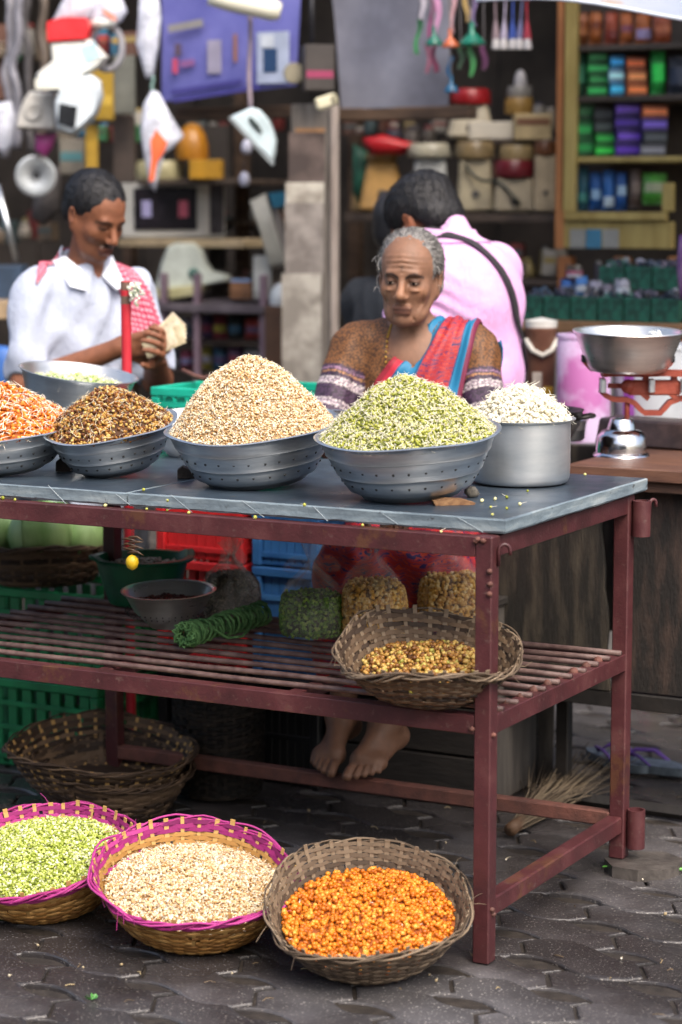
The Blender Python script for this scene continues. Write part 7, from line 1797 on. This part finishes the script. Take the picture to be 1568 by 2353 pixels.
# glass showcase with printed packs
sc_ = thing('glass_showcase', 'low glass showcase full of colourful packs beside the post', 'showcase', (0, 0, 0)); a, b = PY(376, 705, 3.55), PY(608, 705, 3.55)
for u in (376, 452, 604): q = PY(u, 780, 3.55); box_obj('frame_bar', (q.x, 3.56, .62), (.025, .03, 1.24), pm('#6d5a66', '#7d6a74', .5), sc_)
box_obj('showcase_top', ((a.x + b.x) / 2, 3.72, a.z + .0), (b.x - a.x + .06, .4, .03), M('grey counter board', 0), sc_); box_obj('showcase_back', ((a.x + b.x) / 2, 3.9, .6), (b.x - a.x, .02, 1.2), M('dark rack board', 0), sc_); 
for v in (780, 850): board(378, 606, v, 3.6, 3.88, M('dark rack board', 0), .015, sc_)
gl, nt_, b_ = new_mat('thin showcase glass'); b_.inputs['Transmission Weight'].default_value = 1; b_.inputs['Roughness'].default_value = .05; b_.inputs['IOR'].default_value = 1.05
box_obj('pane', ((a.x + b.x) / 2, 3.552, .8), (b.x - a.x, .004, .75), gl, sc_, bev=0)
cols = ['#8d8ab8', '#a9a9b9', '#5a4a7a', '#a03a4a', '#2e3a3e', '#b0413c', '#6a7a8a', '#9a3a5c', '#b4a83c', '#3a6a8a', '#7a5a80', '#c0c4cc']
nm_ = ['lilac', 'silver', 'violet', 'crimson', 'dark', 'red', 'slate', 'magenta', 'mustard', 'blue', 'mauve', 'white']
k = 0
for row, (v0, v1) in enumerate(((722, 778), (795, 848))):
    for i, (u0, u1) in enumerate(((382, 412), (415, 448), (458, 488), (490, 522), (525, 560), (563, 600))):
        packet(f'{nm_[k]} pack on the {"upper" if row == 0 else "lower"} shelf of the glass showcase', u0, v0 + random.randint(0, 10), u1, v1, 3.7, cols[k], [(.3, .62, cols[(k + 5) % 12])], depth=.05); k += 1

# ---------------------------------------------------------------- shelf of mixers
rk2 = thing('mixer_shelf', 'dark two-tier shelf of second-hand mixer bases', 'shelf', (0, 0, 0))
board(790, 1284, 491, 3.85, 4.35, M('dark rack board', 0), .03, rk2); board(1015, 1284, 322, 3.95, 4.35, M('dark rack board', 0), .02, rk2)
for u in (800, 1280): q = PY(u, 500, 4.3); box_obj('upright', (q.x, 4.37, 1.2), (.05, .05, 2.4), m_beam, rk2)
mixer('amber cream mixer base at the end of the lower mixer row', 826, 356, 930, 487, 3.95, '#b98f4e', '#a5804a', .12, .66); mixer('greyish mixer half hidden behind the amber one', 808, 385, 850, 488, 4.15, '#7d6b4c', '#4a3a2a', .2, .8, knob=False)
mixer('white mixer base with wide collar behind the pink shirt man', 946, 334, 1030, 488, 3.95, '#c3c6c4', '#b9b5a2', .2, .84, capw=1.45); mixer('cream mixer base with tan collar in the middle of the row', 1050, 330, 1132, 488, 3.95, '#b3a88c', '#8d7a58', .24, .86, capw=1.25); mixer('cream mixer base with dark red band in the lower row', 1134, 372, 1228, 490, 3.95, '#a89c84', '#6a1722', .33, .9, capw=1.1); mixer('tall cream mixer with brown collar against the cabinet', 1226, 330, 1278, 488, 3.95, '#b5a58a', '#6b4226', .19, .92, capw=1.05)
dome('tan_jar_lid', 'tan lid resting on the dark red banded mixer', 'lid', 1148, 334, 1228, 372, 3.95, DISC, '#93805a')
t = mixer('upper shelf mixer with red top and long white base', 1028, 209, 1134, 322, 4.0, '#b3aa94', '#9c1a20', .3, .74, capw=1.15); w_ = .18; box_obj('long_base', (.09, -.02, .035), (.2, .14, .066), pm('#bdb7a8', '#c8c2b4', .4), t)
carton('cream carton on the upper mixer shelf', 1180, 263, 1264, 322, 4.0, '#b8a57c', .14, stripe=('#6e4a34', .7, .25)); dome('amber_disc', 'amber lid on the stack over the cream carton', 'lid', 1160, 225, 1226, 262, 4.05, DISC, '#93743c'); dome('grey_disc', 'grey lid on the stack over the amber lid', 'lid', 1166, 198, 1224, 225, 4.05, DISC, '#86837e'); dome('white_stopper', 'white knob topping the lid stack', 'knob', 1182, 160, 1211, 198, 4.05, DOME, '#b5b2b4')
film_bag('red plastic cloth draped on the mixers', ((832, 318), (880, 308), (940, 326), (1010, 336), (1010, 348), (940, 344), (930, 354), (850, 356)), 3.9, .08, pm('#a81a22', '#bd262e', .4)); film_bag('green checked cloth at the side of the amber mixer', ((812, 330), (850, 352), (842, 430), (826, 470), (810, 440)), 3.9, .06, pm('#0c3a30', '#14503f', .6)); 
for k, (u, v) in enumerate(((906, 312), (946, 318), (986, 312))): dome('motor_part', ('dusty motor rotor on the mixers, first from the post', 'dusty motor rotor on the mixers, second from the post', 'dusty motor rotor on the mixers, third from the post')[k], 'motor', u - 18, v - 14, u + 18, v + 14, 4.05, DISC, ('#3a3844', '#5a5450', '#4d4844')[k])
g = G(); pts = [PY(1070 + i * 14, 380 + i * 9 + 12 * math.sin(i * .8), 3.86) for i in range(10)]; one(g.tube(pts, .007, 6).build('hanging_flex', pm('#2a2e26'), smooth=True), 'black power cord hanging down the cream mixers', 'cord')

# ---------------------------------------------------------------- hanging toys and brushes
def hanging(label, u, v0, v1, Y, col, w=14, cap=None, kind='strip'):
    d = depth_y(u, (v0 + v1) / 2, Y); c = PD(u, v1, d); s = d / FPX; h = (v1 - v0) * s; t = thing('hanging_' + kind, label, kind, c, (0, R_(random.uniform(-4, 4)), YAW))
    if kind == 'strip': 
        g = G(); n = 8; vs = []
        for i in range(n + 1):
            q = i / n; x = .006 * math.sin(q * 6 + u); ww = w * s / 2 * (.85 + .2 * math.sin(q * 4 + u))
            vs += [(x - ww, -.012, q * h), (x + ww, -.012, q * h), (x + ww, .012, q * h), (x - ww, .012, q * h)]
        g.add(vs, [(i * 4 + j, i * 4 + (j + 1) % 4, i * 4 + 4 + (j + 1) % 4, i * 4 + 4 + j) for i in range(n) for j in range(4)] + [(3, 2, 1, 0), tuple(n * 4 + j for j in range(4))]).build('strip_body', pm(col, shade(col, .8), .35), t, smooth=True, auto=50)
    else: G().lathe([(0, 0), (w * s * .5, 0), (w * s * .52, h * .1), (w * s * .3, h * .35), (w * s * .12, h * .55), (w * s * .1, h), (0, h)], 18).build('funnel_body', pm(col, shade(col, .8), .35), t, smooth=True, auto=50)
    if cap: G().lathe([(0, 0), (w * s * .55, 0), (w * s * .6, .01), (w * s * .4, .04), (0, .045)], 14, (0, -.002, -.03)).build('tip', pm(cap), t, smooth=True, auto=50)
    G().tube([(0, 0, h), (0, .01, h + .25)], .002, 5).build('cord', pm('#6a6668'), t)
HS = [(958, 46, 124, '#3a8a52', 'light green'), (972, -20, 44, '#b9b4c0', 'silvery'), (990, -20, 90, '#b05a8a', 'rosy pink'), (1004, -20, 76, '#c08ab0', 'pale mauve'), (1040, -20, 74, '#b08a90', 'dusty rose'), (1075, -20, 50, '#b89a5a', 'straw yellow'), (1090, -10, 60, '#6a5a80', 'grey violet'), (985, 100, 168, '#a86a80', 'faded pink'), (1000, 104, 166, '#8a3a5a', 'wine red'), (1060, 110, 158, '#4a6a4a', 'grey green'), (1086, 105, 175, '#3f8a4a', 'leaf green'), (1112, 96, 160, '#5a2a50', 'dark plum'), (1033, 130, 176, '#2a6a9a', 'bright blue')]
for (u, v0, v1, c, nm) in HS: hanging(f'{nm} plastic strip in the bunch hanging by the grey sheet', u, v0, v1, 3.15 + random.uniform(-.05, .08), c, 13)
for (u, v0, v1, c, nm, w) in ((998, 60, 104, '#0f6a58', 'smaller dark green', 40), (1086, 50, 104, '#0f6e58', 'larger dark green', 60), (1036, 66, 108, '#c0623a', 'orange', 38), (1038, 172, 212, '#1a5a80', 'blue', 34)): hanging(f'{nm} plastic funnel toy hanging in the bunch', u, v0, v1, 3.1, c, w, None, 'toy')
for (u, c, nm) in ((1140, '#8d7a80', 'greyish'), (1158, '#a9a0b5', 'lilac white'), (1178, '#2f4a9a', 'royal blue'), (1194, '#6a6a90', 'slate violet'), (1212, '#a02a3c', 'dark red')): hanging(f'{nm} bottle brush in the second bunch near the cabinet', u, 2, 92, 3.2, c, 18, '#b9b5b4', 'brush')

# ---------------------------------------------------------------- yellow cabinet of packets
m_yel = M('varnished yellow cabinet wood', '#8d7a42', '#a8965a', .45, scale=5, bump=.2, stretch=(4, 4, .6)); m_org = M('orange edge of the cabinet', '#8a5630', '#a06a3c', .5, scale=5)
CYY = 3.55; cab = thing('display_cabinet', 'yellow wooden cabinet stacked with colourful packets', 'cabinet', (0, 0, 0))
def cbx(u0, v0, u1, v1, nm, mat, y0=CYY, dy=.03):
    a, b = PY(u0, v0, y0), PY(u1, v1, y0); return box_obj(nm, ((a.x + b.x) / 2, y0 + dy / 2, (a.z + b.z) / 2), (abs(b.x - a.x), dy, abs(a.z - b.z)), mat, cab)
cbx(1296, -40, 1320, 486, 'stile', m_yel); cbx(1282, -40, 1295.5, 572, 'stile', m_org); cbx(1296, 487, 1530, 507, 'rail', m_yel, CYY - .02); cbx(1296, 508, 1545, 572, 'drawer_front', m_yel); cbx(1522, 420, 1545, 486, 'stile', m_yel)
for k, (u0, u1, c) in enumerate(((1310, 1344, '#8f8f88'), (1347, 1382, '#3f7a98'), (1386, 1422, '#93938c'))): cbx(u0, 526, u1, 570, 'sticker', pm(c, shade(c, .9), .6), CYY - .004, .003)
a, b = PY(1296, 300, CYY), PY(1600, 300, CYY)
for v, m_ in ((108, m_dark), (226, m_dark), (366, m_yel)): q = PY(1400, v, CYY); box_obj('shelf', ((a.x + b.x) / 2, CYY + .2, q.z), (b.x - a.x, .36, .02), m_, cab)
box_obj('back', ((a.x + b.x) / 2, CYY + .4, 1.9), (b.x - a.x + .3, .02, 1.6), m_dark, cab)
for k in range(3): q = PY((1290, 1420, 1545)[k], 590, CYY); box_obj('leg', (q.x, CYY + .05, q.z / 2), (.05, .05, q.z), m_org, cab)
PK = [ # top shelf
 (1322, 30, 1352, 104, '#8a4a1c', [(.3, .5, '#a8642c')], 'brown orange'), (1354, 28, 1384, 105, '#a0561c', [(.5, .7, '#7a3a1c')], 'burnt orange'), (1390, 28, 1420, 106, '#9c4222', [(.2, .45, '#7a2a20')], 'rust red'), (1424, 30, 1454, 104, '#b4602a', [(.4, .6, '#8a4a5a')], 'pale orange'), (1458, 30, 1496, 106, '#a8581e', [(.2, .5, '#9a8ab0')], 'orange and lilac'), (1500, 30, 1542, 106, '#94421c', [(.4, .6, '#b0603a')], 'dark orange')]
for (u0, v0, u1, v1, c, bd, nm) in PK: packet(f'{nm} snack packet on the top cabinet shelf', u0, v0, u1, v1, CYY + .12, c, bd, depth=.06)
P2 = [(1322, 120, 1346, 222, '#2f6a4a', 'blue green'), (1494, 114, 1528, 222, '#1f9a3c', 'bright green upright'), (1534, 130, 1590, 222, '#1a2230', 'dark navy')]
for (u0, v0, u1, v1, c, nm) in P2: packet(f'{nm} packet on the second cabinet shelf', u0, v0, u1, v1, CYY + .12, c, [(.3, .7, shade(c, 1.5))], depth=.06)
ordn = ('lowest', 'second', 'third', 'topmost')
def stack(u0, u1, v0, v1, n, cols, nm, shelf):
    for i in range(n):
        a = v1 - (v1 - v0) * (i + 1) / n; b = v1 - (v1 - v0) * i / n; carton(f'{ordn[i] if i < n - 1 else "topmost"} of the {nm} packs stacked on the {shelf} cabinet shelf', u0 + random.uniform(-2, 2), a + .6, u1 + random.uniform(-2, 2), b, CYY + .12, cols[i % len(cols)], .1, R_(random.uniform(-6, 6)), (shade(cols[i % len(cols)], 1.6), .5, .4), 'flat_pack', 'pack')
stack(1348, 1396, 120, 222, 4, ['#1f7a3a', '#14602c'], 'green', 'second'); stack(1399, 1434, 128, 222, 3, ['#2f86b0', '#7aa4bc', '#1f74a4'], 'blue and white', 'second'); stack(1437, 1482, 132, 222, 3, ['#a85628', '#b4663a', '#94461e'], 'orange', 'second')
stack(1322, 1360, 236, 360, 3, ['#14602c', '#1a7034', '#0f4a22'], 'deep green', 'third'); stack(1364, 1408, 250, 360, 4, ['#1f8a30', '#18742a', '#2a3230', '#1c2020'], 'green and black', 'third'); stack(1412, 1470, 236, 360, 4, ['#3a1f70', '#442a7c', '#301a62', '#4a3080'], 'purple', 'third'); stack(1472, 1530, 242, 360, 4, ['#55565a', '#2a3034', '#4a3a80', '#a85a34'], 'mixed dark', 'third')
for (u0, v0, u1, v1, c, bd, nm) in ((1323, 384, 1352, 484, '#1a5a6a', [(.2, .4, '#3a8a80')], 'teal'), (1354, 396, 1382, 484, '#1f5aa0', [(.3, .55, '#8ab0d0')], 'blue'), (1384, 392, 1412, 484, '#2264ac', [(.1, .35, '#c0d4e0')], 'brighter blue'), (1414, 396, 1440, 484, '#1d549a', [(.4, .65, '#9ab8d0')], 'deep blue'), (1446, 390, 1474, 480, '#5a4a42', [(.4, .7, '#7a6a60')], 'brown'), (1476, 398, 1532, 470, '#4a9a34', [(.4, .7, '#a0a888')], 'lime green')): packet(f'{nm} packet on the bottom cabinet shelf', u0, v0, u1, v1, CYY + .12, c, bd, depth=.06)

# ---------------------------------------------------------------- counter of small goods, tubs
gc = thing('goods_counter', 'brown counter of netted small goods below the yellow cabinet', 'counter', (0, 0, 0)); YC = 2.75
a, b = PY(1196, 748, YC), PY(1640, 748, YC); box_obj('counter_top', ((a.x + b.x) / 2, YC + .3, a.z), (b.x - a.x, .6, .035), M('tan counter edge', '#7a5a3c', '#93704e', .6), gc); box_obj('front_panel', ((a.x + b.x) / 2, YC + .05, a.z / 2 - .02), (b.x - a.x, .03, a.z - .05), M('pale counter panel', '#7d7a76', '#94918c', .7), gc)
m_net = M('green net', '#10382e', '#1e6450', .7, scale=70, bump=.6); ZG = a.z + .0185
def tray(label, u0, u1, Y, zt, colr):
    p, q = PY(u0, 720, Y), PY(u1, 720, Y); w = q.x - p.x; t = thing('goods_tray', label, 'tray', ((p.x + q.x) / 2, Y, zt)); h = .075
    box_obj('tray_floor', (0, 0, .006), (w, .15, .01), m_net, t)
    for s in (-1, 1): box_obj('tray_side', (0, s * .075, h / 2), (w, .006, h), m_net, t); box_obj('tray_end', (s * (w / 2 - .003), 0, h / 2), (.006, .143, h), m_net, t)
    P = np.stack([RNG.uniform(-w / 2 + .02, w / 2 - .02, 60), RNG.uniform(-.06, .06, 60), RNG.uniform(.03, .09, 60)], 1); v, f = seed_mesh(P, (.018, .011, .009)); tag(np_mesh('small_goods', v, f, M_island(f'small goods {colr}', [(0, '#15171c'), (.4, '#2a3040'), (.7, colr), (1, '#9a98a4')], .35), None, t, False), kind='stuff')
TN = [(1222, 1268, 'next to the pink shirt'), (1272, 1330, 'under the blue packets'), (1334, 1392, 'in the middle of the counter'), (1396, 1452, 'left of the scale pan'), (1456, 1514, 'above the scale pan'), (1518, 1580, 'at the picture edge')]
for k, (u0, u1, wh) in enumerate(TN): tray(f'green net tray of small metal goods {wh}, front row', u0, u1, YC + .12, ZG, ('#3a5a70', '#4a4458', '#7a6a5a', '#2f6a58', '#6a6474', '#4d5a64')[k])
for k, (u0, u1, wh) in enumerate(TN[3:]): tray(f'green net tray {wh}, back row', u0, u1, YC + .4, ZG + .09, ('#2f6a58', '#3a4a5a', '#6a5a6a')[k])
for k, (u0, v0, u1, v1, c, nm) in enumerate(((1288, 640, 1318, 684, '#2a66b0', 'blue and white'), (1320, 634, 1350, 684, '#3a7ac0', 'lighter blue'), (1352, 644, 1384, 690, '#8f8c9c', 'grey'), (1384, 652, 1410, 692, '#7a7480', 'mauve grey'), (1412, 640, 1448, 690, '#9a9aa6', 'silver'), (1300, 622, 1340, 642, '#a0506a', 'rose'))): packet(f'{nm} packet standing on the goods counter', u0, v0, u1, v1, YC + .32, c, [(.3, .6, '#c4ccd4')], depth=.06)
film_bag('purple and white hanging bags at the picture edge', ((1560, 540), (1600, 540), (1600, 680), (1565, 690), (1556, 620)), 2.7, .06, pm('#5a2a6a', '#8a6a90', .5))
t, w, h = item('paint_bucket', 'brown bucket with white rope handle behind the pot', 'bucket', 1206, 752, 1278, 935, 2.3); G().lathe([(a_ * w / 2, b_ * h) for a_, b_ in TUB], 32).build('bucket_body', pm('#6a4636', '#7d5848', .5), t, smooth=True, auto=45); G().tube([(-w * .5, -.02, h * .85), (-w * .3, -w * .5, h * .72), (0, -w * .6, h * .66), (w * .3, -w * .5, h * .72), (w * .5, -.02, h * .85)], .008, 8).build('rope_handle', pm('#c4c0b4', '#d0ccc0', .8), t, smooth=True); box_obj('label_panel', (-w * .15, -w * .47, h * .3), (w * .3, .004, h * .3), pm('#b0a79c'), t); box_obj('label_panel', (w * .2, -w * .46, h * .2), (w * .3, .004, h * .14), pm('#b8942c'), t); G().lathe([(0, h), (w * .5, h), (w * .52, h + .02), (0, h + .03)], 28).build('bucket_lid', pm('#c9c8c0', '#d2d1ca', .5), t, smooth=True, auto=45)
t, w, h = item('printed_sack', 'pink and lilac printed drum standing beside the scale', 'drum', 1278, 768, 1402, 1012, 2.2); G().lathe([(a_ * w / 2, b_ * h) for a_, b_ in [(0, 0), (.98, 0), (1, .02), (1, .94), (.97, .96), (1.02, .965), (1.02, 1), (0, 1)]], 36).build('drum_body', M('pink lilac print', '#b06aa4', '#cbb8d8', .45, scale=7, mid=(.42, .58)), t, smooth=True, auto=45)
t, w, h = item('white_drum', 'white plastic drum behind the scale beam', 'drum', 1404, 790, 1600, 1012, 2.35); G().lathe([(a_ * w / 2, b_ * h) for a_, b_ in TUB], 36).build('drum_body', pm('#b9bec4', '#c9cdd2', .4), t, smooth=True, auto=45); box_obj('purple_stripe', (-w * .34, -w * .36, h * .45), (.03, .02, h * .8), pm('#7a3a86'), t, rot=(0, 0, R_(-42)))

# ---------------------------------------------------------------- awning, and unseen houses added to cut low sky light
def awning():
    a, b = PY(1095, -3, 1.9), PY(2200, 70, 1.9); n = 22; vs = []; fs = []
    for i in range(n + 1):
        q = i / n; p = a.lerp(b, q); p.z -= .012 * math.sin(q * math.pi * 3)
        for j in range(6): r = j / 5; vs.append(p + Vector((-.1 * r, 1.6 * r, 1.02 * r - .1 * math.sin(r * 3.1) + .03 * math.sin(q * 9 + r * 4))))
    for i in range(n):
        for j in range(5): k = i * 6 + j; fs.append((k, k + 6, k + 7, k + 1))
    m, nt, bb = new_mat('pale blue tarpaulin'); n_ = noise_node(nt, 5, 4); r = ramp(nt, [(.35, '#c4d2e6'), (.62, '#d5deea'), (.74, '#d8b48c')]); nt.links.new(n_.outputs['Fac'], r.inputs[0]); nt.links.new(r.outputs[0], bb.inputs['Base Color']); bb.inputs['Roughness'].default_value = .5
    tr = nt.nodes.new('ShaderNodeBsdfTranslucent'); nt.links.new(r.outputs[0], tr.inputs[0]); mx = nt.nodes.new('ShaderNodeMixShader'); mx.inputs[0].default_value = .55; out = nt.nodes['Material Output']; nt.links.new(bb.outputs[0], mx.inputs[1]); nt.links.new(tr.outputs[0], mx.inputs[2]); nt.links.new(mx.outputs[0], out.inputs[0])
    t = thing('tarp_awning', 'pale blue tarpaulin awning over the shop front', 'awning', (0, 0, 0)); G().add(vs, fs).build('tarp', m, t, smooth=True)
    G().tube([p - Vector((0, 0, .004)) for p in [vs[i * 6] for i in range(n + 1)]], .006, 6).build('hem_rope', pm('#c9d2dc'), t, smooth=True)
awning()
m_house = M('weathered plaster', '#8a8276', '#a89f92', .85, scale=2, bump=.3)
def house(label, x, y, w, d, h, col):  # never in view; added to keep low sky light off the stall
    t = thing('sky_block_house', label, 'house', (x, y, 0)); box_obj('wall', (0, 0, h / 2), (w, d, h), col, t); box_obj('roof', (0, 0, h + .15), (w + .5, d + .5, .28), M('rusty roof sheet', 0), t)
    for r in range(int(h // 2.6)):
        for k in range(int(w // 2.2)): f = box_obj('window', (-w / 2 + 1.1 + k * 2.2, d / 2 + .02, 1.6 + r * 2.6), (.9, .06, 1.2), pm('#2a2f33', '#343a3f', .2), t); box_obj('sill', (-w / 2 + 1.1 + k * 2.2, d / 2 + .07, .95 + r * 2.6), (1.1, .14, .08), m_house, t)
house('unseen plaster house added behind the photographer to cut low sky light', 8.5, -15.5, 12, 5, 5.0, m_house); house('unseen taller house added across the street to cut low sky light', -4.5, -15.5, 11, 5, 5.4, M('ochre plaster', '#8d7a5e', '#a5906f', .85, scale=2))

# ---------------------------------------------------------------- more clutter on the dim shelves
CN = {'#6a5a48': 'tan brown', '#8d8272': 'pale khaki', '#4a4038': 'dark brown', '#7d7a74': 'grey', '#5a3a2e': 'red brown', '#8a7a4a': 'olive', '#3a4a4c': 'dark teal', '#9a958c': 'light grey', '#6e2a26': 'maroon', '#55505a': 'slate', '#a83a2e': 'red', '#2f6a8a': 'blue', '#b8942c': 'yellow', '#3a7a50': 'green', '#c4c0b8': 'white', '#8a4a7a': 'mauve'}
ORD = ('first', 'second', 'third', 'fourth', 'fifth', 'sixth', 'seventh', 'eighth', 'ninth', 'tenth', 'eleventh', 'twelfth')
def clutter(u0, v0, u1, v1, Y, n, label, group, name, cols, seed, smin=16, smax=34):
    rg = random.Random(seed)
    for k in range(n):
        u = u0 + (u1 - u0) * (k + rg.uniform(.1, .9)) / n; w = rg.uniform(smin, smax); h = rg.uniform(smin, smax * 1.3); c = rg.choice(cols); v = v1 - rg.uniform(0, max(0, v1 - v0 - h)) * .25
        t, W, Hh = item(name, f'{CN[c]} {label}, {ORD[k]} from the left', name.split('_')[-1], u - w / 2, v - h, u + w / 2, v, Y + rg.uniform(-.04, .08), group, rg.uniform(-.5, .5), rg.uniform(-6, 6)); q = rg.random()
        if q < .45: box_obj('body', (0, 0, Hh / 2), (W, W * .8, Hh), pm(c, shade(c, .75), .6), t); box_obj('band', (0, -W * .4 - .001, Hh * rg.uniform(.3, .7)), (W * .9, .0016, Hh * .22), pm(rg.choice(cols)), t, bev=0)
        else: G().lathe([(a_ * W / 2, b_ * Hh) for a_, b_ in (DISC if q < .65 else TUB if q < .85 else DOME)], 16).build('body', pm(c, shade(c, .75), .5), t, smooth=True, auto=45); G().lathe([(0, 0), (W * .3, 0), (W * .28, Hh * .12), (0, Hh * .14)], 12, (0, 0, Hh)).build('cap', pm(rg.choice(cols)), t, smooth=True, auto=45)
DULL = ['#6a5a48', '#8d8272', '#4a4038', '#7d7a74', '#5a3a2e', '#8a7a4a', '#3a4a4c', '#9a958c', '#6e2a26', '#55505a']; BRT = DULL + ['#a83a2e', '#2f6a8a', '#b8942c', '#3a7a50', '#c4c0b8', '#8a4a7a']
clutter(800, 255, 1020, 310, 4.2, 9, 'dusty spare part on the shelf under the grey sheet', 'spare parts under the grey sheet', 'spare_part', DULL, 1)
clutter(420, 270, 660, 300, 4.3, 8, 'dim tin on the ledge below the purple banner', 'tins below the purple banner', 'storage_tin', DULL, 2)
clutter(395, 420, 660, 545, 4.4, 9, 'dark goods on the shelf behind the microwave', 'goods behind the microwave', 'shop_goods', DULL, 3, 22, 50)
clutter(450, 570, 600, 680, 4.15, 7, 'small jar on the grey counter behind the white appliance', 'jars on the grey counter', 'small_jar', BRT, 4)
clutter(1100, 505, 1300, 640, 3.9, 9, 'dim carton on the low shelf behind the pink shirt', 'cartons behind the pink shirt', 'dim_carton', DULL, 5, 24, 52)
clutter(1100, 640, 1300, 740, 3.7, 8, 'dark bottle on the lower ledge behind the pink shirt', 'bottles behind the pink shirt', 'dark_bottle', DULL, 6, 20, 44)
clutter(1300, 590, 1560, 650, 3.3, 10, 'small pack on the ledge under the yellow cabinet', 'packs under the yellow cabinet', 'small_pack', BRT, 7, 18, 36)
clutter(0, 420, 130, 560, 3.6, 8, 'old utensil tin hung behind the man in white', 'tins behind the man in white', 'utensil_tin', DULL, 8, 24, 55)
clutter(-10, 20, 320, 140, 3.8, 12, 'indistinct appliance part hanging under the shop roof', 'parts under the shop roof', 'appliance_part', BRT, 9, 24, 60)
clutter(120, 200, 330, 330, 3.75, 9, 'boxed spare hung on the wall behind the mixer', 'boxed spares on the wall', 'boxed_spare', BRT, 10, 24, 50)
clutter(1230, 180, 1290, 300, 4.2, 4, 'dim lid beside the yellow cabinet', 'lids beside the cabinet', 'jar_cover', DULL, 11, 20, 40)
for k, (v, Y0, u0, u1) in enumerate(((505, 4.3, 395, 660), (642, 3.85, 1090, 1300), (742, 3.65, 1090, 1300), (652, 3.28, 1296, 1570))): board(u0, u1, v, Y0 - .12, Y0 + .25, M('dark rack board', 0), .018, shop).matrix_parent_inverse = Matrix.Translation((3.2, -4.0, 0))
